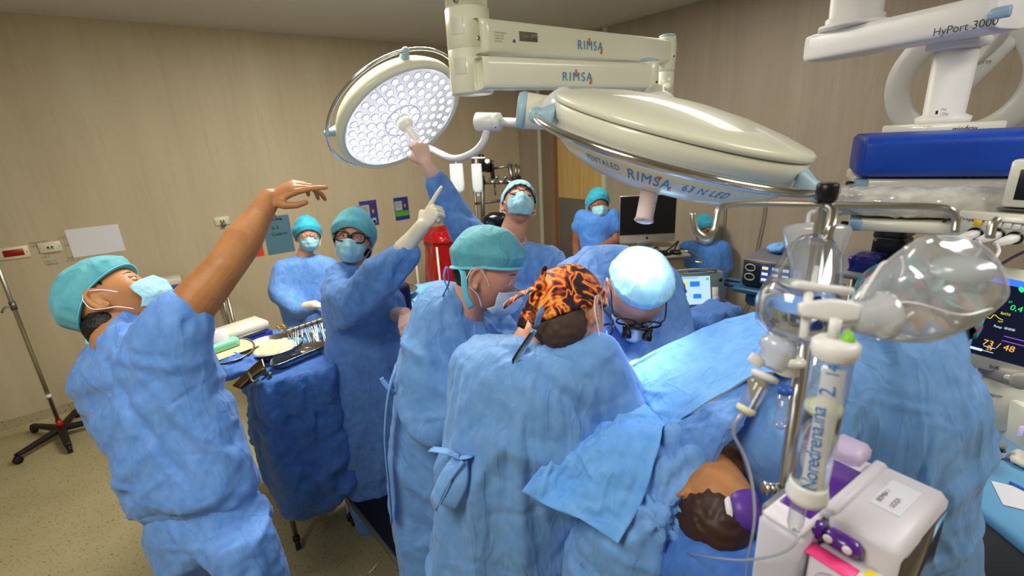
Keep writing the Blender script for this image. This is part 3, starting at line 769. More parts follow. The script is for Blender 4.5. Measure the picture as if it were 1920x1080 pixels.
g = join(rows([(B2(928, 458), B2(1000, 450), .08), (B2(912, 490), B2(1045, 478), .12), (B2(905, 540), B2(1072, 530), .14), (B2(905, 600), B2(1075, 600), .16), (B2(915, 700), B2(1070, 700), .17), (B2(930, 860, .05), B2(1060, 860, .05), .17)]),
    chain([B2(945, 470), B2(908, 452, -.05), P(868, 425, 2.44), P(840, 375, 2.36), P(814, 332, 2.28)], [.085, .082, .080, .068, .052]),
    chain([B2(1030, 485), B2(1050, 600, -.1), B2(980, 640, -.4)], [.085, .08, .06]))
p.wear('surgical_gown', simcloth(g, .018, 20, .08, seed=41, grow=.08), GOWN)
p.wear('latex_glove', fuse(join(chain([P(810, 326, 2.27), P(803, 316, 2.26), wr], [.040, .036, .030]), HH), .0042, 1), GLOVE2)

# --- 5: man in profile with tied teal cap and white mask
b5 = P(870, 620, 1.62); bb = (b5[0], b5[1])
p = Person((b5[0], b5[1], 0), 'person in profile leaning in, tied teal cap, pale mask, black hair at the nape')
p.head(P(914, 509, 1.54), V(.90, .42, -.04), V(.30, -.90, -.22), 1.04); p.neck(P(868, 592, 1.58), .06)
p.body(SKIN2, .005, [chain([P(868, 592, 1.60), P(830, 720, 1.76)], [.075, .10]), chain([P(830, 720, 1.76), P(810, 1000, 1.9)], [.10, .05])])
eyes(p.C, p.B, p.e, (0, .8, -.5), SKIN2); p.cap('tie', TEAL, TEALB, 13, 1.0); p.mask(MASKW, .004)
p.hair([ball((0, -.040, -.030), (.068, .060, .055), 14), ball((.060, .012, .016), (.018, .020, .040), 10), ball((-.060, .012, .016), (.018, .020, .040), 10)])
q = p.L(0, -.108, -.02)
tieends('cap_tie', [q, P(862, 495, 1.55), P(852, 510, 1.53)], .009, TEALB, p.c)
tieends('cap_tie', [q, P(868, 510, 1.46), P(872, 548, 1.45), P(884, 578, 1.47)], .010, TEALB, p.c)
tieends('gown_tie', [P(842, 545, 1.52), P(832, 520, 1.50), P(838, 500, 1.50), P(842, 528, 1.49), P(830, 556, 1.49)], .006, GOWN, p.e)
g = join(rows([(P(836, 548, 1.72), P(908, 600, 1.64), .09), (P(800, 566, 1.74), P(935, 640, 1.64), .13), (P(768, 625, 1.76), P(930, 690, 1.68), .15), (P(752, 700, 1.78), P(910, 740, 1.72), .16), (P(742, 780, 1.80), P(880, 810, 1.76), .17),
               (P(732, 870, 1.84), P(880, 880, 1.82), .18), (P(742, 960, 1.88), P(880, 970, 1.86), .19), (P(765, 1040, 1.92), P(880, 1060, 1.90), .18), (P(800, 1130, 1.96), P(900, 1150, 1.94), .17)]),
    chain([P(838, 585, 1.58), P(800, 690, 1.54), P(802, 765, 1.54)], [.105, .098, .092]), chain([P(802, 765, 1.54), P(870, 770, 1.50), P(930, 700, 1.48)], [.092, .075, .055]),
    chain([P(905, 600, 1.76), P(960, 640, 1.74)], [.08, .06]))
p.wear('surgical_gown', simcloth(g, .018, 26, .10, seed=51, grow=.12, amp=1.15), GOWN2)
tieends('gown_tie', [P(742, 690, 1.54), P(728, 740, 1.56), P(722, 820, 1.60), P(728, 900, 1.62), P(734, 975, 1.66)], .028, GOWN2, p.e)
tieends('gown_tie', [P(740, 740, 1.56), P(722, 720, 1.55), P(715, 708, 1.55)], .014, GOWN2, p.e)

# --- 6: surgeon with flame bandana seen from behind
FLAME = mat('bandana_flame', (24, 12, 24), .6)
nt = FLAME.node_tree; bs = nt.nodes['Principled BSDF']; tc = nt.nodes.new('ShaderNodeTexCoord')
v = nt.nodes.new('ShaderNodeTexNoise'); v.inputs['Scale'].default_value = 15; v.inputs['Detail'].default_value = 1.5; v.inputs['Distortion'].default_value = 2.0
nt.links.new(tc.outputs['Object'], v.inputs['Vector'])
r = nt.nodes.new('ShaderNodeValToRGB'); e = r.color_ramp.elements; e[0].position = .40; e[0].color = (*lin((26, 14, 28)), 1); e[1].position = .66; e[1].color = (*lin((34, 14, 20)), 1)
for pos, c in ((.455, (226, 60, 12)), (.50, (255, 190, 70)), (.545, (240, 90, 20)), (.60, (40, 16, 26))):
    x = r.color_ramp.elements.new(pos); x.color = (*lin(c), 1)
nt.links.new(v.outputs['Fac'], r.inputs[0]); nt.links.new(r.outputs[0], bs.inputs['Base Color'])
b6 = P(960, 760, 1.36); bb = (b6[0], b6[1])
p = Person((b6[0], b6[1], 0), 'person seen from behind in a flame-patterned black and orange bandana bending over the table')
p.head(P(1068, 592, 1.24), V(.62, .52, .58), V(.10, -.84, .52), 1.05); p.neck(P(1015, 645, 1.25), .062)
p.body(SKIN2, .005, [chain([P(1015, 650, 1.25), P(970, 760, 1.33)], [.08, .11]), chain([P(970, 760, 1.33), P(950, 1000, 1.4)], [.11, .06])])
p.hair([ball((0, -.036, -.046), (.070, .060, .066), 14), ball((.058, .0, -.01), (.02, .03, .04), 10), ball((-.058, .0, -.01), (.02, .03, .04), 10)], mat('hair_short', (70, 52, 42), .7)); p.cap('bandana', FLAME, None, 15, 1.04, 'bandana'); p.specs('mid', BLACKP); p.mask(MASKW)
kn = p.L(0, -.125, .01)
mesh('bandana_knot', *fuse(join(ball(kn, (.018, .02, .016), 10), chain([kn, kn + V(.01, -.045, -.02)], [.010, .006]), chain([kn, kn + V(.03, .02, -.01)], [.009, .005])), .004, 1), FLAME, p.c)
tieends('bandana_tail', [kn, kn + V(-.05, .02, -.01), kn + V(-.09, .05, 0)], .016, FLAME, p.c)
tieends('bandana_tail', [kn, kn + V(-.03, .05, -.02), kn + V(-.05, .10, -.02)], .014, FLAME, p.c)
g = join(rows([(P(950, 630, 1.30), P(1070, 665, 1.22), .09), (P(882, 668, 1.30), P(1140, 700, 1.20), .15), (P(852, 750, 1.30), P(1150, 780, 1.20), .155), (P(836, 830, 1.33), P(1120, 850, 1.26), .16),
               (P(822, 910, 1.38), P(1090, 930, 1.32), .165), (P(812, 1000, 1.40), P(1080, 1010, 1.36), .17), (P(812, 1090, 1.44), P(1080, 1100, 1.42), .17), (P(820, 1190, 1.5), P(1060, 1200, 1.48), .17)]),
    chain([P(905, 700, 1.30), P(935, 760, 1.42), P(1040, 720, 1.5)], [.10, .09, .06]), chain([P(1100, 700, 1.20), P(1150, 760, 1.22), P(1175, 720, 1.35)], [.10, .085, .06]))
p.wear('surgical_gown', simcloth(g, .016, 28, .12, seed=61, grow=.12), GOWN2)
tieends('gown_tie', [P(1002, 618, 1.14), P(980, 655, 1.13), P(955, 690, 1.13), P(942, 715, 1.14)], .010, GOWN2, p.e)
tieends('gown_tie', [P(1006, 612, 1.13), P(1012, 590, 1.11), P(1018, 578, 1.12)], .009, GOWN2, p.e)
tieends('gown_tie', [P(1000, 618, 1.13), P(968, 665, 1.12), P(948, 702, 1.13)], .005, BLACKP, p.e)
kb = P(862, 858, 1.16)
for pts, wd in (([kb, P(836, 846, 1.15), P(808, 842, 1.17)], .014), ([kb, P(835, 895, 1.15), P(812, 945, 1.17)], .024), ([kb, P(862, 905, 1.14), P(840, 952, 1.15)], .020), ([kb, P(878, 856, 1.15), P(884, 850, 1.17)], .010)):
    tieends('gown_tie', pts, wd, GOWN2, p.e)

# --- 7: surgeon with loupes facing the camera
b7 = P(1170, 700, 1.75); bb = (b7[0], b7[1])
p = Person((b7[0], b7[1], 0), 'person with bowed head in a pale puffy cap and magnifying loupes on black glasses')
p.head(P(1196, 548, 1.46), V(-.12, .86, -.48), V(.0, -.48, -.87), 1.02); p.neck(P(1165, 545, 1.60), .06)
p.body(SKIN2, .005, [chain([P(1160, 560, 1.66), P(1160, 680, 1.78)], [.09, .13]), chain([P(1160, 680, 1.80), P(1160, 860, 1.98)], [.10, .05])])
p.cap('tie', PALE, None, 19, .99); p.mask(MASKW); p.specs('mid', BLACKP)
for s_ in (-1, 1):
    a = p.L(s_ * .034, .112, -.004); d = (p.L(s_ * .026, .155, -.03) - a)
    lp = mesh('loupe_barrel', *lathe([(.009, 0), (.011, .004), (.011, .018), (.014, .022), (.015, .036), (.012, .038)], a, d, 20), BLACKP, p.g)
    mesh('loupe_lens', *lathe([(.0115, .0375), (.0115, .0395)], a, d, 20), mat('loupe_glass', (70, 60, 70), .05, coat=1), lp)
mesh('loupe_bridge', *tube([p.L(-.03, .12, .0), p.L(0, .125, .008), p.L(.03, .12, .0)], .005, 8, 4), BLACKP, p.g)
g = join(rows([(P(1120, 484, 1.80), P(1186, 484, 1.78), .08), (P(1078, 498, 1.78), P(1235, 510, 1.74), .13), (P(1050, 540, 1.74), P(1266, 550, 1.70), .16), (P(1036, 600, 1.72), P(1280, 600, 1.68), .18), (P(1040, 660, 1.76), P(1270, 660, 1.74), .19), (P(1060, 740, 1.84), P(1260, 740, 1.84), .18), (P(1070, 900, 2.0), P(1240, 900, 2.0), .16), (P(1080, 1080, 2.2), P(1230, 1080, 2.2), .15)]),
    chain([P(1085, 530, 1.72), P(1072, 620, 1.62), P(1130, 690, 1.46), P(1150, 700, 1.42)], [.10, .095, .075, .05]), chain([P(1235, 540, 1.68), P(1258, 630, 1.60), P(1200, 690, 1.46)], [.10, .095, .06]))
p.wear('surgical_gown', simcloth(g, .018, 24, .10, seed=71, grow=.10), GOWN)
for a_, b_ in (((1148, 700, 1.41), (1170, 708, 1.36)), ((1202, 692, 1.45), (1188, 700, 1.38))):
    q = P(*b_); p.wear('latex_glove', fuse(join(chain([P(*a_), q], [.04, .032]), hand(q, basis(V(0, -.7, -.7), V(.15, .3, -.9)), [(.5, .6, .3)] * 4)), .005, 1), GLOVE)

# --- 8: man leaning on the computer cart
b8 = P(1120, 400, 3.98); bb = (b8[0], b8[1])
p = Person((b8[0], b8[1], 0), 'person in short-sleeved scrubs and bright blue cap leaning an arm on the computer cart')
p.head(P(1121, 383, 3.98), V(.12, .20, -.97), V(.0, -.96, -.2), .98); p.neck(P(1118, 412, 4.0), .055)
arm = chain([B2(1152, 412), B2(1156, 450, -.05), B2(1120, 468, -.2)], [.055, .045, .032]); arm2 = chain([B2(1086, 415), B2(1082, 455), B2(1082, 500, -.05)], [.05, .042, .032])
hd = hand(B2(1118, 469, -.2), basis(V(0, -.8, -.5), V(-.8, .5, -.2)), [(.5, .5, .3)] * 4)
p.body(SKIN3, .006, [arm, arm2, hd, hand(B2(1082, 502, -.05), basis(V(-.8, 0, -.5), V(.1, .95, 0)), [(.4, .5, .3)] * 4), chain([B2(1118, 420), B2(1115, 480)], [.08, .11]), chain([B2(1115, 490), B2(1105, 510, -.3), np.array([*bb, .1])], [.1, .08, .06])])
eyes(p.C, p.B, p.e, lid=SKIN3); p.cap('bouffant', BRIGHT, None, 23, 1.04, 'bouffant_cap'); p.mask()
g = join(rows([(B2(1102, 397), B2(1138, 395), .07), (B2(1084, 406), B2(1160, 402), .11), (B2(1086, 430), B2(1150, 430), .13), (B2(1088, 470), B2(1142, 470), .15), (B2(1078, 500), B2(1140, 500), .16)]),
    chain([B2(1092, 408), B2(1086, 424)], [.075, .07]), chain([B2(1148, 406), B2(1156, 424, -.03)], [.075, .072]))
p.wear('scrub_top', cloth(g, .03, 1, 1.07, 81), SCRUB)
p.wear('scrub_trousers', cloth(join(chain([B2(1100, 492), B2(1090, 512, -.35), B2(1090, 570, -.35)], [.13, .10, .08]), chain([B2(1125, 492), B2(1125, 512, -.35), B2(1125, 570, -.35)], [.13, .10, .08])), .035, 1, 1.06, 83), SCRUB)

# --- 9: person seated against the far wall
b9 = P(1320, 430, 4.15); bb = (b9[0], b9[1])
p = Person((b9[0], b9[1], 0), 'person in scrubs sitting against the far wall, framed by the steel hook')
p.head(P(1320, 432, 4.15), V(.0, .30, -.95), V(.0, -.95, -.3), .98); p.neck(P(1318, 462, 4.17), .055)
p.body(SKIN2, .007, [chain([B2(1283, 470), B2(1282, 500), B2(1285, 520, -.15)], [.05, .042, .034]), chain([B2(1352, 470), B2(1358, 505), B2(1325, 518, -.2)], [.05, .042, .034]), chain([B2(1318, 470), B2(1318, 530)], [.08, .11]), chain([B2(1318, 530), B2(1318, 560)], [.09, .08])])
eyes(p.C, p.B, p.e, lid=SKIN2); p.cap('bouffant', BRIGHT, None, 25, 1.03, 'bouffant_cap'); p.mask(MASKW); p.specs('black', BLACKP)
g = join(rows([(B2(1300, 452), B2(1338, 452), .07), (B2(1280, 462), B2(1362, 462), .12), (B2(1282, 490), B2(1362, 490), .14), (B2(1282, 525), B2(1362, 525), .15), (B2(1284, 560), B2(1360, 560), .16)]),
    chain([B2(1288, 466), B2(1284, 492)], [.075, .07]), chain([B2(1352, 466), B2(1360, 500)], [.078, .075]))
p.wear('scrub_top', cloth(g, .03, 1, 1.07, 91), SCRUB)
p.wear('scrub_trousers', cloth(join(chain([B2(1300, 575), B2(1300, 605, -.5), B2(1305, 700, -.5)], [.12, .10, .08]), chain([B2(1340, 575), B2(1350, 605, -.5), B2(1350, 700, -.5)], [.12, .10, .08])), .035, 1, 1.06, 93), SCRUB)

# --- 11: anaesthetist bending under the bag (right foreground)
FLORAL = mat('cap_floral', (50, 140, 150), .6)
nt = FLORAL.node_tree; bs = nt.nodes['Principled BSDF']; tc = nt.nodes.new('ShaderNodeTexCoord'); v = nt.nodes.new('ShaderNodeTexVoronoi'); v.inputs['Scale'].default_value = 60
nt.links.new(tc.outputs['Object'], v.inputs['Vector']); r = nt.nodes.new('ShaderNodeValToRGB'); r.color_ramp.interpolation = 'CONSTANT'; e = r.color_ramp.elements
e[0].color = (*lin((36, 128, 140)), 1); e[1].position = .78; e[1].color = (*lin((190, 80, 110)), 1)
for pos, c in ((.35, (60, 160, 168)), (.6, (110, 190, 190))): x = e.new(pos); x.color = (*lin(c), 1)
sx = nt.nodes.new('ShaderNodeSeparateColor'); nt.links.new(v.outputs['Color'], sx.inputs[0]); nt.links.new(sx.outputs[0], r.inputs[0]); nt.links.new(r.outputs[0], bs.inputs['Base Color'])
b11 = P(1660, 800, 1.12); bb = (b11[0], b11[1])
p = Person((b11[0], b11[1], 0), 'person in a blue gown and floral teal cap bending behind the plastic bag, right foreground')
p.head(P(1708, 590, 1.15), V(.10, .90, .40), V(.10, -.45, .88), 1.02); p.neck(P(1690, 640, 1.06), .06)
p.body(SKIN2, .006, [chain([P(1690, 650, 1.08), P(1660, 760, 1.16)], [.09, .14]), chain([P(1660, 760, 1.16), P(1680, 1000, 1.24)], [.12, .07])])
p.cap('full', FLORAL, None, 27, 1.12, 'bouffant_cap'); p.hair([ball((0, -.04, -.075), (.062, .045, .045), 12)])
g = join(rows([(P(1632, 618, 1.09), P(1740, 624, 1.05), .075), (P(1600, 640, 1.10), P(1750, 655, 1.04), .10), (P(1560, 672, 1.12), P(1766, 700, 1.04), .13), (P(1520, 730, 1.14), P(1782, 780, 1.06), .15), (P(1490, 800, 1.16), P(1796, 850, 1.08), .15),
               (P(1490, 880, 1.2), P(1806, 930, 1.12), .15), (P(1495, 960, 1.24), P(1812, 1010, 1.16), .15), (P(1500, 1080, 1.28), P(1816, 1110, 1.2), .15), (P(1510, 1200, 1.34), P(1814, 1240, 1.28), .15)]),
    chain([P(1690, 665, 1.08), P(1722, 628, 1.12), P(1745, 625, 1.16)], [.10, .088, .08]), chain([P(1560, 720, 1.06), P(1500, 800, 1.04), P(1470, 850, 1.10)], [.095, .09, .07]), chain([P(1750, 740, 1.06), P(1775, 830, 1.10)], [.095, .08]))
p.wear('surgical_gown', simcloth(g, .016, 26, .10, seed=101, grow=.12), GOWN2)
# ------------------------------------------------------------------ surgical lamps
ORANGE = mat('logo_orange', (236, 96, 30), .5); TXTBLUE = mat('logo_blue', (40, 150, 200), .5); TXTBLACK = mat('print_black', (28, 28, 30), .5)
def text(name, s, o, ax, h, m, parent=None, map_fn=None, spacing=1.0, depth=.0006):
    """flat lettering: o lower-left corner, ax rows (along, up, outward), h cap height"""
    cu = bpy.data.curves.new('t', 'FONT'); cu.body = s; cu.size = 1; cu.space_character = spacing
    to = bpy.data.objects.new('t', cu); COL.objects.link(to)
    dg = bpy.context.evaluated_depsgraph_get(); me = to.evaluated_get(dg).to_mesh()
    Vv = np.array([v.co[:] for v in me.vertices]); F = [tuple(p.vertices) for p in me.polygons]
    to.evaluated_get(dg).to_mesh_clear(); bpy.data.objects.remove(to); bpy.data.curves.remove(cu)
    k = h / .70; X = Vv * k
    if map_fn is not None: W_ = np.array([map_fn(*x) for x in X])
    else:
        A = np.array(ax); W_ = X[:, :1] * A[0] + X[:, 1:2] * A[1] + A[2] * depth + np.array(o)
    return mesh(name, W_, F, m, parent, False), X[:, 0].max()
def axes(right, up):
    r = nrm(right); u = nrm(np.array(up) - r * np.dot(up, r)); return np.array([r, u, np.cross(r, u)])
def tri(o, A, pts, m, parent, name='logo_triangle'):
    Vv = [np.array(o) + A[0] * x + A[1] * y + A[2] * .0008 for x, y in pts]; return mesh(name, Vv, [tuple(range(len(pts)))], m, parent, False)
def rimsa(o, A, h, parent):
    t, wd = text('lettering', 'RIMSA', o, A, h, TXTBLUE, parent, spacing=1.25)
    tri(o, A, [(wd * .42, h * 1.28), (wd * .49, h * 1.28), (wd * .455, h * .45)], ORANGE, t)
    tri(o, A, [(wd * .90, -h * .35), (wd * .98, -h * .35), (wd * .94, h * .45)], ORANGE, t)

ENA = mat('lamp_enamel', (238, 238, 214), .3, coat=.4); ENW = mat('lamp_enamel_white', (238, 238, 240), .3, coat=.3)
# column and the two arms
cc = P(880, 90, 1.45); AX = np.array([0, 0, 1.])
def onaxis(y): return np.array([cc[0], cc[1], PB(880, y, cc[:2])[2]])
z0, z1, z2, z3 = [onaxis(y)[2] for y in (178, 95, 18, -40)]
arm = thing('lamp_arm_mount', (cc[0], cc[1], z0), 'cream ceiling column carrying two lettered horizontal lamp arms', 'surgical lamp arm')
r0 = .066
mesh('hub_lower', *lathe([(r0 - .012, z0 + .001), (r0 - .003, z0), (r0, z0 + .006), (r0, z1 - .002), (r0 - .002, z1)], (cc[0], cc[1], 0), n=48), ENA, arm)
mesh('hub_upper', *lathe([(r0 - .002, z1), (r0, z1 + .002), (r0, z2 - .002), (r0 - .004, z2)], (cc[0], cc[1], 0), n=48), ENA, arm)
mesh('ceiling_column', *lathe([(r0 - .004, z2), (r0 - .004, 2.93), (.12, 2.94), (.13, CZ)], (cc[0], cc[1], 0), n=48), ENA, arm)
for yy in (38, 58, 122, 140, 155):
    pass
vd = nrm(CPOS[:2] - cc[:2]); vd = np.array([vd[0], vd[1], 0.]); vr = np.cross(vd, AX) * -1
if np.dot(vr, V(1, 0, 0)) < 0: vr = -vr
for k, (yy, sx_) in enumerate(((80, .03), (152, .035), (10, -.03))):
    zz = onaxis(yy)[2]; a_ = math.asin(sx_ / r0) * 1.0
    d = vd * math.cos(a_) + vr * math.sin(a_); c = np.array([cc[0], cc[1], zz]) + d * r0
    s_ = mesh('screw', *cyl(c - d * .002, c + d * .0015, .007, n=16), STEEL, arm)
    mesh('screw_slot', *box(c + d * .0016, (.008, .0015, .001), axes(vr, AX)), BLACKP, s_)
for zz in (onaxis(55)[2], onaxis(128)[2]):
    d = nrm(vd * .9 - vr * .5); ax_ = axes(np.cross(AX, d), AX)
    mesh('cover_plate', *grid(lambda u, v: np.array([cc[0], cc[1], zz]) + (r0 + .0012) * (math.cos((u - .5) * .6) * d + math.sin((u - .5) * .6) * np.cross(AX, d)) + AX * (v - .5) * .045, 8, 2), mat('cover_plate', (222, 224, 206), .4), arm)
# arms: A (upper) and B (lower), rounded boxes with end knuckles
def lamparm(pa, pb, hh, ww, name):
    pa, pb = np.array(pa), np.array(pb); d = nrm(pb - pa); u = nrm(AX - d * np.dot(d, AX)); s_ = np.cross(d, u)
    def sec(c, k=1): return (c, u * hh * k, s_ * ww * k)
    return mesh(name, *loft([sec(pa, .97), sec(pa + d * .01), sec((pa + pb) / 2, .97), sec(pb - d * .01, .94), sec(pb, .9)], 32, 5, 4), ENA, arm), d, u, s_
def knuckle(c, za, zb, r, name, ring=True):
    o = mesh(name, *lathe([(r * .9, za), (r, za + .004), (r, zb - .008), (r * .9, zb)], (c[0], c[1], 0), n=32), ENA, arm)
    if ring: mesh('knuckle_cap', *lathe([(r * .93, zb - .001), (r * .93, zb + .006), (r * .7, zb + .010)], (c[0], c[1], 0), n=32), LBLUE, o)
    return o
pA0 = P(900, 70, 1.40); pA1 = P(1250, 98, 1.98); oA, dA, uA, sA = lamparm(pA0, pA1, .047, .034, 'upper_arm')
pB0 = P(905, 138, 1.38); pB1 = P(1215, 145, 1.66); oB, dB, uB, sB = lamparm(pB0, pB1, .044, .034, 'lower_arm')
za = PB(1250, 134, pA1[:2])[2]; zb = PB(1250, 70, pA1[:2])[2]; knuckle(pA1, za, zb, .036, 'arm_knuckle')
mesh('drop_tube', *lathe([(.034, PB(1245, 196, pA1[:2])[2]), (.034, za - .004), (.03, za)], (pA1[0], pA1[1], 0), n=28), ENA, arm)
zc = PB(1215, 175, pB1[:2])[2]; zd = PB(1215, 116, pB1[:2])[2]; knuckle(pB1, zc, zd, .036, 'arm_knuckle')
mesh('drop_tube', *lathe([(.028, PB(1215, 186, pB1[:2])[2]), (.03, zc - .004), (.028, zc)], (pB1[0], pB1[1], 0), n=28), ENA, arm)
for pE, zz in ((pA1, PB(1250, 108, pA1[:2])[2]), (pB1, PB(1215, 156, pB1[:2])[2])):
    d = nrm(vd + vr * .7); c = np.array([pE[0], pE[1], zz]) + d * .036; mesh('set_screw', *cyl(c - d * .002, c + d * .001, .004, n=12), BLACKP, arm)
def armface(pa, pb, d, u, s_, x, y, off):
    """point on the camera-side face of an arm below photo position x,y"""
    n = s_ if np.dot(s_, CPOS - pa) > 0 else -s_; q = pa + n * off; r = CM @ np.array([(x - 960) / FPX, (y - 540) / FPX, 1.])
    return CPOS + r * (np.dot(q - CPOS, n) / np.dot(r, n)), n
o, n = armface(pA0, pA1, dA, uA, sA, 1083, 92, .0345); A3 = axes(dA, uA); A3[2] = n; rimsa(o, A3, .019 * 1.5, oA)
o, n = armface(pB0, pB1, dB, uB, sB, 1054, 151, .0345); A3 = axes(dB, uB); A3[2] = n; rimsa(o, A3, .020 * 1.25, oB)
o, n = armface(pA0, pA1, dA, uA, sA, 991, 69, .0345); A3 = axes(dA, uA); A3[2] = n
mesh('type_plate', *box(o, (.075, .026, .001), A3), mat('plate_grey', (108, 104, 88), .4), oA)
o2, n = armface(pA0, pA1, dA, uA, sA, 927, 62, .0345)
for k, sline in enumerate(('TYPE ULTRAFLEX', 'SN 2301 230V', '50/60 Hz 63N', '2019 IP 40')):
    text('fine_print', sline, o2 - uA * k * .0075, A3, .0042, mat('print_grey', (120, 118, 100), .5), oA)
c, n = armface(pA0, pA1, dA, uA, sA, 964, 77, .035); mesh('round_mark', *cyl(c, c + n * .001, .0045, n=16), mat('mark_blue', (40, 80, 150), .4), oA)

def lamphead(C, up, face_r, label, lit):
    """disc lamp: up = back side"""
    A = frame(up, V(0, 1, 0)); a, b, u = A; R_ = face_r; k = R_ / .33
    e = thing('surgical_lamp', C, label, 'surgical lamp')
    return e, a, b, u, R_, k
# --- lamp 1, lit, facing the table
C1 = P(757, 229, 2.33); n1 = V(.57, .80, -.20); u1v = -nrm(n1)
e1 = thing('surgical_lamp', C1, 'round lit surgical lamp with glowing LED face and chrome rail, gripped by a raised hand', 'surgical lamp')
a1, b1_, _ = frame(u1v, V(0, -1, 0)); R1 = .305
C1b = C1 + u1v * .0
house = mesh('housing', *lathe([(R1 - .004, .010), (R1 + .004, .0), (R1 + .022, .006), (R1 + .030, .022), (R1 + .026, .05), (R1 + .004, .085), (R1 - .04, .115), (R1 - .05, .12), (.16, .155), (.05, .17), (0, .172)], C1b, u1v, 72), ENA, e1)
FACEM = mat('lamp_face', (235, 235, 245), .25, emit=(232, 234, 255), es=1.3)
mesh('lamp_face', *lathe([(R1 - .003, .010), (R1 - .012, .012), (0, .013)], C1b, u1v, 72), FACEM, e1)
LEDM = mat('led_lens', (255, 255, 255), .1, emit=(240, 240, 255), es=5.0); LEDR = mat('led_ring', (190, 192, 214), .2, emit=(190, 192, 225), es=.35)
def ondisk(x, y, z=0): return C1b + a1 * x + b1_ * y - u1v * z
ringsp = [(8, .072, .021), (14, .125, .019), (20, .175, .0185), (26, .222, .0175), (30, .268, .0165)]
rg_ = random.Random(4)
for n_, rad, lr in ringsp:
    for i in range(n_):
        t = 2 * PI * (i + (.5 if n_ % 4 else 0)) / n_; c = ondisk(rad * math.cos(t), rad * math.sin(t), -.012)
        bz = mesh('led_bezel', *lathe([(lr * 1.12, 0), (lr * 1.12, .006), (lr * .95, .007), (lr * .9, .004)], c, -u1v, 14), LEDR, e1)
        mesh('led_lens', *lathe([(lr * .88, .003), (lr * .86, .006), (lr * .4, .0085), (0, .009)], c, -u1v, 12), LEDM, bz, True)
        a_ = rg_.uniform(0, 6.28); q = c - u1v * .0102
        mesh('led_chip', *box(q + (a1 * math.cos(a_) + b1_ * math.sin(a_)) * lr * .3, (lr * .7, lr * .16, .001), axes(a1 * math.cos(a_) + b1_ * math.sin(a_), u1v)), LEDR, bz, False)
for i in range(8):
    t = 2 * PI * (i + .25) / 8; d = a1 * math.cos(t) + b1_ * math.sin(t)
    mesh('face_divider', *box(ondisk(0, 0, -.0115) + d * (.10 + R1 - .015) / 2 + d * 0, (R1 - .115, .0035, .004), axes(d, np.cross(u1v, d))), LEDR, e1, False)
mesh('centre_ring', *tube([ondisk(.096 * math.cos(t), .096 * math.sin(t), -.008) for t in np.linspace(0, 2 * PI, 41)[:-1]], .003, 8, 0, True), LEDR, e1)
hd_ = mesh('handle', *lathe([(.042, -.012), (.042, .004), (.039, .022), (.036, .024), (.034, .036), (.026, .042), (.0185, .055), (.0175, .125), (.012, .135), (0, .136)], C1b, -u1v, 32), CREAM, e1)
# rail and brackets
Rr = R1 + .058
pts = [C1b + u1v * .06 + (a1 * math.cos(t) + b1_ * math.sin(t)) * Rr for t in np.linspace(0, 2 * PI, 73)[:-1]]
mesh('grip_rail', *tube(pts, .0075, 12, 0, True), CHROME, e1)
for t in (PI * .25, PI * .75 + .5, -PI * .25, PI * 1.25 + .1):
    d = a1 * math.cos(t) + b1_ * math.sin(t); q = C1b + u1v * .058 + d * Rr
    mesh('rail_bracket', *join(ball(q, (.016, .016, .016), 10), loft([(q, u1v * .012, np.cross(d, u1v) * .014), (q - d * .05, u1v * .022, np.cross(d, u1v) * .024)], 20, 3)), LBLUE, e1)
# yoke pipe, joint and rod behind the other lamp
ddn = V(0, 1, 0); ddn = nrm(ddn - u1v * np.dot(ddn, u1v)); ys = P(811, 308, 2.58) - C1b; ys = C1b + u1v * .06 + nrm(ys - u1v * np.dot(ys, u1v)) * (R1 + .01)
yk = [ys, (ys + P(850, 297, 2.14)) / 2, P(850, 297, 2.14), P(884, 288, 2.03), P(905, 268, 1.98), P(914, 242, 1.96)]
mesh('yoke_pipe', *tube(yk, .0155, 16, 6), ENW, e1)
mesh('yoke_root', *fuse(join(rcone(ys, .022, C1b + u1v * .09 + (ys - C1b) * .7, .03), ball(ys, .024, 8)), .008, 2), ENW, e1)
j0, j1, j2 = P(893, 228, 1.97), P(943, 229, 1.93), P(1010, 232, 1.86)
mesh('yoke_joint', *lathe([(.030, 0), (.036, .004), (.036, .075), (.034, .079), (.036, .083), (.036, .105), (.028, .109)], j0, j1 - j0, 32), ENW, e1)
mesh('joint_screw', *cyl(P(929, 239, 1.90), P(929, 239, 1.896), .003, n=10), BLACKP, e1)
mesh('yoke_rod', *cyl(j1, j2, .018, n=24), ENW, e1); mesh('yoke_rod', *tube([j2, P(1080, 225, 1.80), P(1160, 205, 1.72), pB1 + np.array([0, 0, PB(1215, 186, pB1[:2])[2] - pB1[2]])], .018, 16, 6), ENW, e1)
spot('surgical_lamp_beam', C1b - u1v * .16, (1.0, .82, 1.15), 15, 34, (.78, .77, 1.0), .6, .10)

# --- lamp 2, seen edge-on above the table
ax2 = V(*(nrm([.20, -.88, -.46])))
C2 = P(1256, 277, 1.22); u2v = nrm(ax2)
e2 = thing('surgical_lamp', C2, 'large cream surgical lamp seen edge-on with chrome rail and blue lettering under the arms', 'surgical lamp')
R2 = .318
prof2 = [(.10, -.088), (.15, -.086), (.215, -.074), (.262, -.050), (.295, -.020), (R2 - .022, .010), (R2 - .012, .016), (R2 - .004, .050), (R2 - .006, .052)]
mesh('lower_shell', *lathe([(0, -.086)] + prof2, C2, u2v, 96), ENA, e2)
mesh('upper_shell', *lathe([(R2 - .006, .0545), (R2 - .001, .056), (R2, .068), (R2 - .008, .074), (R2 - .07, .090), (R2 - .16, .106), (.06, .115), (0, .116)], C2, u2v, 96), ENA, e2)
mesh('shell_gap', *lathe([(R2 - .012, .050), (R2 - .012, .057)], C2, u2v, 96), GREYP, e2)
FACE2 = mat('lamp_face_dim', (226, 226, 236), .3)
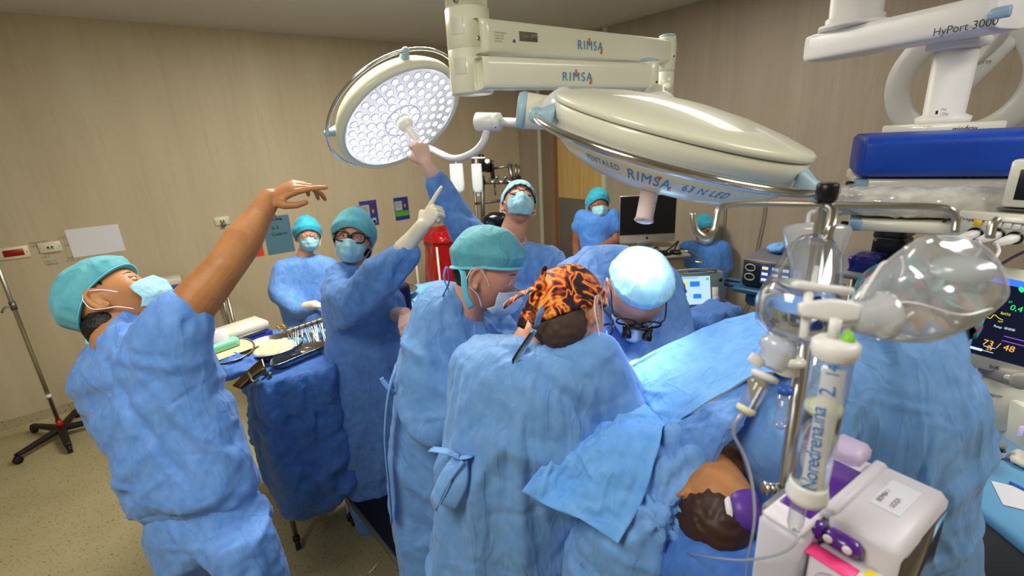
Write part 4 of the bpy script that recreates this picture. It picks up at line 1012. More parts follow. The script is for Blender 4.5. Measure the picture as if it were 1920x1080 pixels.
mesh('lamp_face', *lathe([(0, -.0885), (.085, -.0885), (.10, -.0875)], C2, u2v, 64), mat('lamp_face_glow', (240, 240, 250), .3, emit=(225, 228, 255), es=1.5), e2)
fr_ = nrm(CPOS - C2); fr_ = nrm(fr_ - u2v * np.dot(fr_, u2v)); rt_ = nrm(np.cross(u2v, fr_))
if np.dot(rt_, V(1, 0, 0)) < 0: rt_ = -rt_
def rim2(t, r, z): return C2 + (fr_ * math.cos(t) + rt_ * math.sin(t)) * r + u2v * z       # t = 0 nearest the camera, positive to the right
Rr2 = R2 + .035
pts = [rim2(t, Rr2, .006) for t in np.linspace(0, 2 * PI, 97)[:-1]]
mesh('grip_rail', *tube(pts, .0095, 14, 0, True), CHROME, e2)
for t in (-1.30, 1.18, 2.6, -2.6):
    q = rim2(t, Rr2, .006); d = rim2(t, 1, 0) - rim2(t, 0, 0); s_ = np.cross(u2v, d)
    mesh('rail_bracket', *fuse(join(ball(q, (.021, .021, .021), 10), loft([(q, u2v * .014, s_ * .016), (q - d * .045 + u2v * .012, u2v * .030, s_ * .040)], 20, 3)), .006, 2), LBLUE, e2)
# side housing with pale blue ring
h0, h1 = P(972, 206, 1.30), P(1046, 214, 1.30)
mesh('pivot_housing', *lathe([(.040, 0), (.045, .012), (.047, .022), (.043, .10), (.036, .125)], h0, h1 - h0, 40), ENA, e2)
mesh('pivot_ring', *lathe([(.034, -.004), (.0445, -.001), (.0485, .010), (.0485, .020), (.046, .021)], h0, h1 - h0, 40), LBLUE, e2)
mesh('pivot_neck', *tube([h1 - (h1 - h0) * .25, rim2(-1.38, R2 - .03, .05)], .038, 20, 0), ENW, e2)
nk0 = C2 + u2v * .10; nk1 = P(1243, 186, 1.96)
mesh('mount_flange', *lathe([(.058, -.012), (.05, .006), (.028, .016), (.026, .05)], P(1232, 196, 1.40), V(.1, -1, .35), 32), ENA, e2)
mesh('mount_neck', *tube([P(1234, 190, 1.40), P(1243, 178, 1.55), P(1250, 176, 1.80), P(1250, 168, 1.96)], [.022, .022, .024, .026], 16, 5), ENA, e2)
mesh('cable', *tube([P(1198, 186, 1.62), P(1222, 180, 1.60), P(1240, 172, 1.62)], .003, 8, 4), GREYP, e2)
# sterile handle
hh0 = C2 - u2v * .085 + rt_ * (-.045); 
mesh('sterile_handle', *lathe([(.030, 0), (.024, .008), (.020, .020), (.0195, .105), (.022, .112), (.018, .114)], P(1224, 328, 1.10), P(1213, 384, 1.09) - P(1224, 328, 1.10), 28), mat('handle_cover', (236, 214, 212), .35, noise=((60, 60, 60), 4, (206, 130, 130), .62, .75)), e2)
# lettering along the lower shell
def shell(s, h):
    """s metres to the right of the middle front, h metres above the label line, on the sloping shell"""
    zz = -.044 + h; r = np.interp(zz, [p_[1] for p_ in prof2], [p_[0] for p_ in prof2]) + .0012; return rim2(s / .30, r, zz)
for s_, x0, h_, hgt, m_, it in (('PENTALED', -.192, .004, .013, TXTBLUE, 0), ('RIMSA', -.075, -.006, .024, TXTBLUE, 0), ('63 N LED', .055, .000, .017, TXTBLUE, 0)):
    text('lettering', s_, None, None, hgt, m_, e2, map_fn=lambda x, y, z, x0=x0, h_=h_: shell(x + x0, y + h_), spacing=1.15)
for x0, y0, y1 in ((-.004, .020, .006), (.026, -.010, .006)):
    q = [shell(x0, y0), shell(x0 + .010, y0), shell(x0 + .005, y1)]; mesh('logo_triangle', [v_ + fr_ * .001 for v_ in q], [(0, 1, 2)], ORANGE, e2, False)
spot('surgical_lamp_beam', C2 - u2v * .20, (.95, .80, 1.1), 30, 60, (.79, .78, 1.0), .8, .12)
# green label behind the arm
gl = P(1178, 176, 2.6)
# ------------------------------------------------------------------ drapes, patient
def film(name, tint, milk=.12, gloss=.25, rough=.08):
    m = bpy.data.materials.new(name); m.use_nodes = True; nt = m.node_tree; nt.nodes.clear()
    out = nt.nodes.new('ShaderNodeOutputMaterial'); tr = nt.nodes.new('ShaderNodeBsdfTransparent'); tr.inputs[0].default_value = (*lin(tint), 1)
    df = nt.nodes.new('ShaderNodeBsdfDiffuse'); df.inputs[0].default_value = (.85, .87, .9, 1)
    gl = nt.nodes.new('ShaderNodeBsdfGlossy'); gl.inputs['Roughness'].default_value = rough
    m1 = nt.nodes.new('ShaderNodeMixShader'); m1.inputs[0].default_value = milk; nt.links.new(tr.outputs[0], m1.inputs[1]); nt.links.new(df.outputs[0], m1.inputs[2])
    lw = nt.nodes.new('ShaderNodeLayerWeight'); lw.inputs['Blend'].default_value = gloss
    mr = nt.nodes.new('ShaderNodeMapRange'); mr.inputs['To Min'].default_value = .04; mr.inputs['To Max'].default_value = .75; nt.links.new(lw.outputs['Facing'], mr.inputs[0])
    m2 = nt.nodes.new('ShaderNodeMixShader'); nt.links.new(mr.outputs[0], m2.inputs[0]); nt.links.new(m1.outputs[0], m2.inputs[1]); nt.links.new(gl.outputs[0], m2.inputs[2])
    nt.links.new(m2.outputs[0], out.inputs[0]); return m
CLEAR = film('clear_plastic', (244, 247, 250), .06, .35); CLEARB = film('clear_bag_film', (238, 243, 246), .36, .55, .14)
MILKY = film('milky_plastic', (235, 238, 242), .55, .3, .2); WATER = mat('saline', (250, 252, 255), .02, trans=1, ior=1.2)
def patch(cols, nu=70, nv=50):
    """smooth sheet through rows of points"""
    C_ = [spline(c, 12) for c in cols]; m = len(C_[0]); D = [spline([c[i] for c in C_], 12) for i in range(m)]
    D = np.array(D); a, b, _ = D.shape
    def fn(u, v):
        x, y = u * (a - 1), v * (b - 1); i, j = min(a - 2, int(x)), min(b - 2, int(y)); fx, fy = x - i, y - j
        return (D[i, j] * (1 - fx) * (1 - fy) + D[i + 1, j] * fx * (1 - fy) + D[i, j + 1] * (1 - fx) * fy + D[i + 1, j + 1] * fx * fy)
    return grid(fn, nu, nv)
def sheet(name, cols, m, parent, seed, amp=.8, nu=90, nv=60, grow=1.02, pleat=0):
    Vv, F = patch(cols, nu, nv); uu, vv = np.tile(np.linspace(0, 1, nu), nv), np.repeat(np.linspace(0, 1, nv), nu); fr_e = np.clip(9 * np.minimum(np.minimum(uu, 1 - uu), np.minimum(vv, 1 - vv)), .05, 1)
    Vv = relax(Vv, F, grow, 30, .06, (.012, .012), .006, (.14, .14, .14), seed, fr_e)
    N = vnormals(Vv, F)
    if pleat: Vv = Vv + N * (.016 * np.abs((uu * pleat) % 1 - .5) + .010 * np.abs((vv * 2) % 1 - .5))[:, None]
    Vv = crinkles(Vv, F, 16, seed + 1, (.15, .40), .03, .008 * amp); Vv = crinkles(Vv, F, 7, seed + 2, (.12, .22), .014, .006 * amp, 7); Vv = crinkles(Vv, F, 70, seed + 3, (.05, .16), .010, .0025 * amp)
    return mesh(name, *thicken((Vv, F), .0015), m, parent)
TB = P(1290, 790, 1.18)
tb = thing('operating_table', (TB[0], TB[1], 0), 'draped operating table in the middle of the group, covered by dark blue sheets', 'operating table')
ld = nrm((P(1180, 700, 1.45) - P(1380, 900, 1.0)) * [1, 1, 0]); wd_ = np.array([-ld[1], ld[0], 0])
def tsec(z, L, W_, off=0): return (np.array([TB[0], TB[1], z]) + ld * off, ld * L, wd_ * W_)
tc_ = np.array([TB[0], TB[1], 0])
td = mesh('table_drape', *simcloth(loft([tsec(1.20, .40, .12, .04), tsec(1.19, .44, .15, .04), tsec(1.12, .46, .17, .04), tsec(.9, .47, .18), tsec(.5, .47, .18), tsec(.4, .47, .18)], 40, 4, 3), .024, 14, .1, seed=131, grow=.08, amp=.9), DARKDRAPE, tb)
mesh('table_base', *join(box(tc_ + [0, 0, .25], (.28, .28, .5), bev=.02), box(tc_ + [0, 0, .05], (.5, .4, .1), bev=.03)), STEEL, tb)
# the large light sheet with its hanging flap
sd = thing('surgical_sheet', P(1250, 760, 1.15), 'light blue creased drape sheet hung across the table with a square flap falling left', 'drape')
sheet('upper_sheet', [[P(1148, 704, 1.30), P(1158, 712, 1.27), P(1200, 760, 1.20), P(1247, 806, 1.12)],
                      [P(1190, 676, 1.30), P(1206, 690, 1.26), P(1240, 745, 1.17), P(1284, 782, 1.10)],
                      [P(1300, 622, 1.30), P(1310, 640, 1.24), P(1330, 690, 1.14), P(1340, 745, 1.06)],
                      [P(1380, 594, 1.28), P(1390, 610, 1.22), P(1405, 660, 1.12), P(1410, 706, 1.04)],
                      [P(1450, 582, 1.26), P(1458, 600, 1.20), P(1462, 650, 1.10), P(1468, 700, 1.02)],
                      [P(1560, 598, 1.26), P(1562, 620, 1.20), P(1562, 680, 1.10), P(1560, 740, 1.04)],
                      [P(1640, 640, 1.26), P(1640, 660, 1.22), P(1635, 710, 1.16), P(1630, 760, 1.12)]], DRAPE, sd, 141)
sheet('hanging_flap', [[P(1156, 708, 1.275), P(1110, 752, 1.20), P(1078, 788, 1.17), P(1038, 846, 1.12), P(977, 922, 1.07)],
                       [P(1185, 738, 1.22), P(1148, 775, 1.15), P(1115, 812, 1.12), P(1085, 870, 1.09), P(1040, 955, 1.06)],
                       [P(1212, 768, 1.17), P(1190, 795, 1.12), P(1160, 830, 1.07), P(1132, 890, 1.045), P(1092, 975, 1.02)],
                       [P(1244, 804, 1.12), P(1240, 812, 1.10), P(1228, 862, 1.05), P(1200, 946, 1.02), P(1157, 1018, 1.00)]], DRAPE, sd, 151, .9, pleat=3)
# bulky gathered drape at the near side, pinched into a knot
gd = thing('gathered_drape', P(1210, 960, 1.1), 'bulky blue gown-like drape gathered into a radiating pinch below the flap', 'drape')
Vg, Fg = simcloth(join(rows([(P(1235, 800, 1.18), P(1345, 760, 1.14), .07), (P(1180, 845, 1.18), P(1370, 800, 1.12), .10), (P(1130, 900, 1.17), P(1345, 860, 1.12), .11), (P(1092, 960, 1.16), P(1310, 930, 1.10), .12), (P(1078, 1020, 1.16), P(1305, 1000, 1.10), .12),
      (P(1072, 1090, 1.17), P(1315, 1080, 1.12), .12), (P(1070, 1180, 1.2), P(1320, 1180, 1.16), .12)])), .016, 20, .1, seed=161, grow=.14, amp=1.2)
kp_ = P(1243, 962, 1.0); k_ = np.argmin(((Vg - kp_) ** 2).sum(1)); kc = Vg[k_]; Ng = vnormals(Vg, Fg)
dd = np.linalg.norm(Vg - kc, axis=1); a_, b_2, _ = frame(Ng[k_]); ang = np.arctan2((Vg - kc) @ b_2, (Vg - kc) @ a_)
Vg = Vg + Ng * (.020 * np.exp(-(dd / .13) ** 2) * (1 - np.abs(np.sin(ang * 4.5 + np.sin(ang) * 1.5))) * np.minimum(1, dd / .02) + .012 * np.exp(-(dd / .018) ** 2))[:, None]
mesh('gathered_cloth', Vg, Fg, GOWN2, gd)
# drape sleeve lobes between the flap and the dark drape
sheet('inner_fold', [[P(1240, 806, 1.12), P(1262, 880, 1.10), P(1268, 950, 1.10)], [P(1284, 786, 1.09), P(1320, 850, 1.04), P(1322, 920, 1.06)], [P(1340, 750, 1.06), P(1362, 800, 1.00), P(1350, 850, 1.03)], [P(1400, 712, 1.06), P(1408, 760, 1.02), P(1390, 800, 1.05)]], GOWN, gd, 171, .35)
# patient's head at the near end of the table
ptc = P(1336, 935, 1.04)
p = Person((ptc[0], ptc[1], 1.19), 'patient lying on the table, dark-haired head tipped back, purple cushion beside it'); p.e['category'] = 'person'
p.head(ptc, V(.45, -.80, -.2), V(-.10, .55, -.85), .92); p.neck(P(1350, 870, 1.14), .05)
p.body(SKIN, .006, [chain([P(1350, 870, 1.14), tc_ + [0, 0, 1.08], tc_ + ld * .3 + [0, 0, 1.08]], [.05, .06, .06])])
p.hair([ball((0, -.02, .02), (.082, .10, .11), 16), ball((0, -.05, -.02), (.07, .07, .07), 12)], mat('hair_brown', (58, 34, 24), .5))
PURPLE = mat('purple_plastic', (96, 56, 156), .4)
cu_ = thing('purple_headrest', P(1392, 955, .96), 'purple round cushioned pad with a white rim beside the dark-haired head', 'cushion')
mesh('pad', *lathe([(.03, 0), (.038, .006), (.040, .02), (.040, .045), (.034, .055), (0, .056)], P(1368, 956, .97), V(.9, -.1, -.25), 32), PURPLE, cu_)
mesh('pad_rim', *lathe([(.014, -.012), (.034, -.010), (.036, 0), (.030, .004)], P(1368, 956, .97), V(.9, -.1, -.25), 32), WHITEP, cu_)

# ------------------------------------------------------------------ near sheet with leads
nsz = P(1370, 1050, 1.0)[2]
ns = thing('side_tray', P(1360, 1040, 1.02), 'small draped side surface with tangled leads at the lower right', 'tray')
sheet('tray_cover', [[P(1290, 975, 1.16), P(1300, 1090, 1.08), P(1300, 1200, 1.02)], [P(1350, 985, 1.14), P(1360, 1090, 1.06), P(1360, 1200, 1.0)], [P(1440, 985, 1.12), P(1460, 1090, 1.04), P(1460, 1200, .98)]], GOWN, ns, 181, 1.2)
mesh('tray_board', *box((P(1290, 1085, 1.14) + P(1460, 1085, 1.14)) / 2 + [0, 0, -.06], (.22, .26, .02), bev=.004), STEEL, ns)
LEAD = mat('lead_wire', (226, 224, 200), .5)
leads = [([(1310, 1040, 1.06), (1360, 1040, 1.05), (1420, 1046, 1.04)], .0022), ([(1378, 1036, 1.05), (1384, 1060, 1.03), (1386, 1085, 1.02)], .0022), ([(1382, 1044, 1.04), (1400, 1064, 1.03), (1408, 1070, 1.02)], .0022), ([(1322, 1068, 1.04), (1335, 1074, 1.03), (1352, 1073, 1.03)], .0022)]
for (pts, r_), lb_ in zip(leads, ('longest cream lead wire, running left to right across the lower right drape', 'cream lead wire dropping to the bottom edge beside the pump', 'short cream lead wire slanting towards the pump', 'cream lead wire ending in the green clip')):
    o = mesh('monitor_lead', *tube([P(*q) for q in pts], r_, 8, 6), LEAD); tag(o, lb_, 'wire', 'cream lead wires at the lower right')
o = mesh('lead_clip', *fuse(join(box(P(1368, 1066, 1.02), (.018, .010, .010), axes(V(1, .05, 0), V(0, -1, .3)), .003), box(P(1367, 1071, 1.02), (.022, .008, .008), axes(V(1, .05, 0), V(0, -1, .3)), .003)), .002, 1), mat('clip_green', (16, 96, 60), .4)); tag(o, 'green lead clip on the blue drape at the lower right', 'clip')
o = mesh('lead_clip', *lathe([(.003, 0), (.0045, .004), (.0045, .018), (.002, .022)], P(1330, 1048, 1.04), V(1, .1, 0), 12), mat('clip_blue', (40, 80, 160), .4)); tag(o, 'blue tubular lead clip left of the green clip', 'clip')

# ------------------------------------------------------------------ infusion stand in front
pb = P(1549, 372, .74)
def pole(y, x=1549): return np.array([pb[0], pb[1], PB(x, y, pb[:2])[2]])
st = thing('infusion_stand', (pb[0], pb[1], 0), 'steel infusion pole with black cap and hooked crossbar in the right foreground', 'infusion stand')
mesh('pole', *cyl((pb[0], pb[1], .12), pole(376), .0115, n=28), STEEL, st)
mesh('pole_cap', *lathe([(.012, 0), (.0155, .001), (.0155, .024), (.013, .027)], pole(376), (0, 0, 1), 28), BLACKP, st)
mesh('crossbar', *tube([P(1299, 400, .74), P(1300, 415, .74), P(1306, 434, .74), P(1322, 444, .74), P(1338, 434, .74), P(1343, 414, .74), P(1348, 394, .74), P(1366, 385, .74), P(1420, 382, .74), P(1550, 384, .74), P(1680, 386, .72), P(1752, 388, .70), P(1782, 394, .69), P(1792, 412, .69), P(1790, 436, .69)], .0050, 12, 6), STEEL, st)
mesh('hook', *tube([P(1552, 388, .72), P(1562, 396, .70), P(1560, 420, .68), P(1553, 440, .68), P(1553, 500, .69)], .0062, 12, 6), STEEL, st)
mesh('hook', *tube([P(1870, 412, .72), P(1862, 420, .72), P(1856, 446, .72)], .006, 12, 5), STEEL, st)
mesh('crossbar_arm', *tube([P(1792, 412, .69), P(1830, 408, .70), P(1870, 412, .72)], .005, 12, 4), STEEL, st) if False else None
for k in range(5):
    t = 2 * PI * k / 5; d = np.array([math.cos(t), math.sin(t), 0]); mesh('base_leg', *tube([(pb[0], pb[1], .12), np.array([pb[0], pb[1], .10]) + d * .10, np.array([pb[0], pb[1], .07]) + d * .18], .014, 10, 4), BLACKP, st)
    mesh('caster', *cyl(np.array([pb[0], pb[1], .03]) + d * .18 - np.array([-d[1], d[0], 0]) * .01, np.array([pb[0], pb[1], .03]) + d * .18 + np.array([-d[1], d[0], 0]) * .01, .03, n=20), BLACKP, st)
mesh('clamp_knob', *join(cyl(P(1462, 916, .86), P(1440, 916, .86), .010, n=16), cyl(P(1440, 916, .86), P(1432, 916, .86), .013, n=16)), STEEL, st)
# burette chamber with handwriting
t0, t1 = P(1566, 652, .54), P(1514, 918, .60); bd = nrm(t1 - t0); Lb = np.linalg.norm(t1 - t0); br = .0205
bu = thing('burette_chamber', t0, 'graduated clear infusion chamber with blue handwriting hanging on the pole', 'infusion chamber')
mesh('chamber_tube', *lathe([(br, 0), (br, Lb)], t0, bd, 40), CLEAR, bu)
mesh('upper_cap', *lathe([(.010, -.012), (.020, -.010), (br + .0035, -.006), (br + .0035, .004), (br + .001, .010), (br + .0005, .012)], t0, bd, 40), WHITEP, bu)
mesh('lower_cap', *lathe([(br + .0005, -.014), (br + .001, -.008), (br + .0035, .004), (br + .003, .010), (.018, .016), (.006, .018)], t1, bd, 40), WHITEP, bu)
lv = t0 + bd * Lb * .40
mesh('liquid', *lathe([(0, 0), (br * .94, .0005), (br * .94, Lb * .58)], lv, bd, 36), WATER, bu)
mesh('float_ring', *lathe([(.012, -.004), (br * .97, -.004), (br * .97, .004), (.010, .005)], lv, bd, 32), mat('float_cream', (230, 232, 190), .4), bu)
cf = nrm(CPOS - (t0 + t1) / 2); cf = nrm(cf - bd * np.dot(cf, bd)); cs = np.cross(bd, cf); cs = cs if np.dot(cs, V(1, 0, 0)) > 0 else -cs
def bsurf(along, around, lift=.0005): return t0 + bd * along + (cf * math.cos(around / br) + cs * math.sin(around / br)) * (br + lift)
mesh('printed_strip', *grid(lambda u, v: bsurf(.018 + v * (Lb - .04), -.008 + u * .024), 8, 20), film('print_film', (225, 232, 215), .75, .2, .3), bu)
for k in range(28):
    a0 = .02 + k * (Lb - .045) / 28; w_ = .008 if k % 5 == 0 else .004
    mesh('scale_mark', [bsurf(a0, -.018), bsurf(a0, -.018 + w_), bsurf(a0 + .0006, -.018 + w_), bsurf(a0 + .0006, -.018)], [(0, 1, 2, 3)], mat('scale_ink', (70, 110, 130), .5), bu, False)
INK = mat('marker_blue', (40, 120, 200), .5)
for s_, a0, hgt in (('Noredrenalina', Lb - .014, .0150), ('2.', .052, .015), ('14/1', .028, .012)):
    text('handwriting', s_, None, None, hgt, INK, bu, map_fn=lambda x, y, z, a0=a0: bsurf(a0 - x, .008 - y - .05 * x, .0014), spacing=.92)
for k_off in (.0006,):
    pass
mesh('drip_chamber', *lathe([(.006, -.004), (.0095, 0), (.0095, .042), (.007, .050), (.003, .054)], t1 + bd * .014 + cs * -.006, bd, 24), CLEAR, bu)
dc = t1 + bd * .066 + cs * -.006
mesh('hanger_bracket', *join(box(P(1542, 540, .58), (.072, .010, .016), axes(V(1, .12, .0), V(0, -1, 0)), .003), box(P(1512, 590, .58), (.010, .06, .010), axes(V(1, .12, .0), V(0, -1, 0)), .003), box(P(1590, 600, .58), (.008, .05, .010), axes(V(1, .12, .0), V(0, -1, 0)), .003)), WHITEP, bu)
mesh('vent_cap', *cyl(t0 - bd * .012 + cs * -.004, t0 - bd * .034 + cs * -.004, .006, n=16), WHITEP, bu)
mesh('injection_port', *lathe([(.007, 0), (.007, .006), (.004, .007), (.004, .012)], t0 - bd * .010 + cs * .010, -bd, 14), mat('port_green', (140, 210, 60), .4), bu)
TUBE = film('infusion_tube', (230, 236, 240), .35, .4, .15)
o = mesh('infusion_tube', *tube([dc, P(1498, 1005, .60), P(1470, 1035, .62), P(1400, 1050, .70), P(1340, 1046, .80), P(1290, 1038, .95)], .0019, 8, 8), TUBE); tag(o, 'clear infusion tube trailing left from the chamber bottom', 'tube')
# bottle with round bottom and drip set
bo = thing('saline_bottle', P(1510, 560, .66), 'clear round-bottomed saline bottle hanging left of the bracket, half full', 'bottle')
q0, q1 = P(1532, 452, .70), P(1478, 640, .66); qd = nrm(q1 - q0); ql = np.linalg.norm(q1 - q0)
mesh('bottle_shell', *lathe([(.012, .0), (.026, .004), (.036, .022), (.044, .06), (.053, .095), (.055, .112), (.048, ql - .022), (.030, ql - .008), (.016, ql)], q0, qd, 48), CLEAR, bo)
mesh('saline', *lathe([(0, .088), (.050, .090), (.053, .112), (.046, ql - .024), (.028, ql - .010), (0, ql - .008)], q0, qd, 40), WATER, bo)
mesh('hanger_loop', *tube([P(1516, 462, .70), P(1522, 446, .70), P(1538, 444, .70), P(1544, 458, .70)], .0022, 8, 5), CLEAR, bo)
ne = thing('drip_set', P(1440, 680, .66), 'white-capped drip chamber slanting down-left from the saline bottle with a thin tube', 'drip set')
n0, n1 = P(1466, 636, .66), P(1434, 706, .66); nd = nrm(n1 - n0)
mesh('bottle_neck', *lathe([(.018, 0), (.023, .006), (.025, .018), (.019, .022), (.019, .040), (.015, .044)], n0, nd, 32), MILKY, ne)
mesh('spike_cap', *lathe([(.014, 0), (.018, .002), (.017, .008), (.008, .010)], P(1436, 700, .64), nd, 28), WHITEP, ne)
mesh('vent_wings', *box(P(1418, 676, .65), (.022, .014, .006), axes(V(.8, .6, 0), V(.6, -.8, 0)), .002), WHITEP, ne)
m0, m1 = P(1428, 712, .64), P(1396, 772, .64)
mesh('drip_chamber', *lathe([(.0125, 0), (.012, .01), (.0115, .045), (.009, .052)], m0, m1 - m0, 24), CLEAR, ne)
mesh('chamber_foot', *lathe([(.0125, 0), (.0125, .006), (.007, .010)], m0 + (m1 - m0) * .85, m1 - m0, 24), mat('float_cream', (230, 232, 190), .4), ne)
mesh('tubing', *tube([m1, P(1380, 790, .64), P(1376, 815, .66), P(1398, 860, .70), P(1412, 920, .74), P(1414, 980, .78), P(1404, 1040, .84), P(1398, 1085, .88)], .0026, 10, 8), TUBE, ne)
# second drip set behind the pole
n2 = thing('drip_set', P(1472, 700, .80), 'second drip set half hidden behind the steel pole', 'drip set')
mesh('spike_cap', *lathe([(.020, 0), (.026, .004), (.026, .012), (.018, .014), (.019, .030), (.012, .034)], P(1480, 668, .80), V(-.05, 1, .2), 28), CREAM, n2)
mesh('blue_collar', *lathe([(.012, 0), (.012, .012)], P(1474, 726, .80), V(-.05, 1, .2), 20), mat('collar_blue', (40, 90, 180), .4), n2)
mesh('drip_chamber', *lathe([(.011, 0), (.011, .055), (.007, .062)], P(1473, 738, .80), V(-.05, 1, .2), 20), CLEAR, n2)
# milky bottle behind the pole
mb = thing('milky_bottle', P(1531, 440, .84), 'milky plastic bottle hanging upside down behind the pole top', 'bottle')
mesh('bottle_shell', *lathe([(.030, 0), (.052, .006), (.054, .014), (.047, .045), (.036, .075), (.034, .11), (.030, .112)], P(1531, 418, .86), V(-.02, 1, .1), 40), MILKY, mb)
mesh('hanger_loop', *tube([P(1514, 420, .84), P(1518, 400, .84), P(1532, 398, .84), P(1538, 416, .84)], .004, 8, 5), MILKY, mb)
# big clear bag
bg = thing('saline_bag', P(1740, 540, .62), 'large clear crumpled saline bag lying out to the right of the pole', 'saline bag')
bx = nrm(P(1860, 520, .60) - P(1600, 610, .62)); outline = [(1585, 600), (1600, 560), (1640, 512), (1690, 470), (1740, 446), (1800, 446), (1850, 466), (1880, 505), (1890, 550), (1868, 578), (1820, 612), (1760, 636), (1700, 640), (1640, 630), (1600, 618)]
bc = P(1740, 545, .60)
O_ = [P(x, y, .60 + (x - 1740) * -.00005) for x, y in outline]; O_ = np.array(spline(O_ + [O_[0]], 6)[:-1])
vwz = nrm(bc - CPOS); nO = len(O_); Vb_, Fb_ = [], []
for side in (1, -1):
    for k in range(1, 13):
        t = k / 12; Vb_ += [bc + (q - bc) * t + vwz * side * .024 * math.sqrt(max(0, 1 - t ** 2.2)) for q in O_]
    n0_ = len(Vb_) - 12 * nO; Vb_.append(bc + vwz * side * .024); cidx = len(Vb_) - 1
    for k in range(11):
        for i in range(nO):
            a, b = n0_ + k * nO + i, n0_ + k * nO + (i + 1) % nO; f_ = (a, b, b + nO, a + nO); Fb_.append(f_ if side < 0 else f_[::-1])
    for i in range(nO):
        f_ = (cidx, n0_ + (i + 1) % nO, n0_ + i); Fb_.append(f_ if side < 0 else f_[::-1])
Vb_ = np.array(Vb_); Vb_ = crinkles(Vb_, Fb_, 30, 5, (.05, .14), .010, .005); Vb_ = Vb_ + vnormals(Vb_, Fb_) * (.003 * vnoise(Vb_ / .03, 2))[:, None]
mesh('bag_film', Vb_, Fb_, CLEARB, bg)
mesh('bag_seam', *tube([O_[i] for i in range(0, nO, 2)], .0016, 6, 3, True), MILKY, bg)
mesh('printed_disc', *lathe([(.0, 0), (.030, 0), (.030, .0006), (0, .0006)], P(1805, 505, .565), -vwz + V(.2, -.3, 0), 32, sy=.6), film('disc_film', (200, 215, 218), .5, .3, .2), bg)
for pts in ([(1612, 560, .57), (1650, 500, .57), (1662, 490, .57)], [(1690, 480, .57), (1694, 500, .57), (1690, 520, .57)], [(1610, 586, .57), (1700, 566, .57), (1800, 590, .57), (1860, 578, .58)], [(1655, 620, .565), (1690, 600, .565), (1712, 585, .565)]):
    mesh('bag_weld', *tube([P(*q) for q in pts], .0022, 6, 5, flat=.4), mat('weld_white', (240, 240, 238), .2, coat=.5), bg)
pp0, pp1 = P(1668, 590, .58), P(1560, 596, .58)
mesh('port', *lathe([(.024, 0), (.030, .006), (.028, .018), (.022, .024), (.020, .045), (.012, .050), (.012, .075)], pp0, pp1 - pp0, 36), MILKY, bg)
mesh('port_flap', *loft([(P(1500, 580, .57), V(0, .008, 0), V(0, 0, .006)), (P(1560, 582, .57), V(0, .014, 0), V(0, 0, .008)), (P(1615, 586, .57), V(0, .010, 0), V(0, 0, .006))], 16, 4), WHITEP, bg)
for q in ((1523, 566, .60), (1522, 612, .60)):
    mesh('port_plug', *cyl(P(*q), P(q[0] + 14, q[1] - 2, .59), .006, n=16), mat('plug_blue', (30, 80, 180), .35), bg)

# ------------------------------------------------------------------ infusion pump
zt_ = P(1660, 868, .76)[2]; O0 = PZ(1660, 868, zt_); ea = PZ(1575, 945, zt_) - O0; eb = PZ(1775, 925, zt_) - O0; La_, Lb_ = np.linalg.norm(ea), np.linalg.norm(eb)
ea, eb = nrm(ea), nrm(eb); eb = nrm(eb - ea * np.dot(ea, eb)); ez = np.array([0, 0, 1.]); PA = [ea, eb, ez] if np.dot(np.cross(ea, eb), ez) > 0 else [ea, eb, ez]
def pbx(a0, a1, b0, b1, z0_, z1_, bev=.004): return box(O0 + ea * (a0 + a1) / 2 + eb * (b0 + b1) / 2 + ez * (z0_ + z1_) / 2, (a1 - a0, b1 - b0, z1_ - z0_), PA, bev)
PUMP = mat('pump_shell', (222, 218, 226), .38); PUMPG = mat('pump_side', (200, 198, 210), .42)
pu = thing('infusion_pump', O0 + ea * .08 - ez * .2, 'boxy white infusion pump with purple panels, handwritten label and yellow sticker', 'infusion pump')
def ends(g):  # flip faces if the frame is left-handed
    return (g[0], [f[::-1] for f in g[1]]) if np.dot(np.cross(ea, eb), ez) < 0 else g
la = La_ * 1.22
mesh('main_housing', *ends(pbx(0, la, -.002, Lb_ * 1.05, -.26, 0, .010)), PUMP, pu)
mesh('side_module', *ends(pbx(-.002, la * 1.33, -Lb_ * .84, -.004, -.26, -.018, .008)), PUMPG, pu)
mesh('module_top', *ends(pbx(.0, la * 1.30, -Lb_ * .81, -.008, -.020, -.010, .004)), PUMP, pu)
mesh('purple_panel', *ends(pbx(la * .22, la * 1.10, -Lb_ * .74, -Lb_ * .18, -.012, -.0075, .002)), mat('panel_purple', (84, 34, 140), .25, coat=.5), pu)
mesh('handle_block', *ends(pbx(-.02, .035, -Lb_ * .95, -Lb_ * .30, -.020, .012, .008)), mat('handle_lilac', (206, 190, 222), .4), pu)
mesh('ridge', *ends(pbx(.004, la * .95, -.012, .006, -.02, .004, .004)), PUMP, pu)
lb = mesh('paper_label', *ends(pbx(la * .20, la * .62, Lb_ * .28, Lb_ * .74, .0002, .0010, 0)), PAPER, pu, False)
for k, s_ in enumerate(('BOMBA 1', 'UCIQX')):
    text('label_print', s_, O0 + ea * la * .56 + eb * Lb_ * (.40 + .2 * k) + ez * .0014, (-ea, eb * -1, ez), .006, TXTBLACK, lb)
wn = mesh('window', *ends(pbx(.012, la - .014, Lb_ * 1.05 - .001, Lb_ * 1.05 + .002, -.22, -.022, .003)), mat('window_smoke', (70, 60, 60), .08, coat=1), pu)
f0 = la  # front faces towards -/+ a
mesh('front_recess', *ends(pbx(la - .004, la + .045, 0, Lb_ * .98, -.26, -.040, .006)), PUMP, pu)
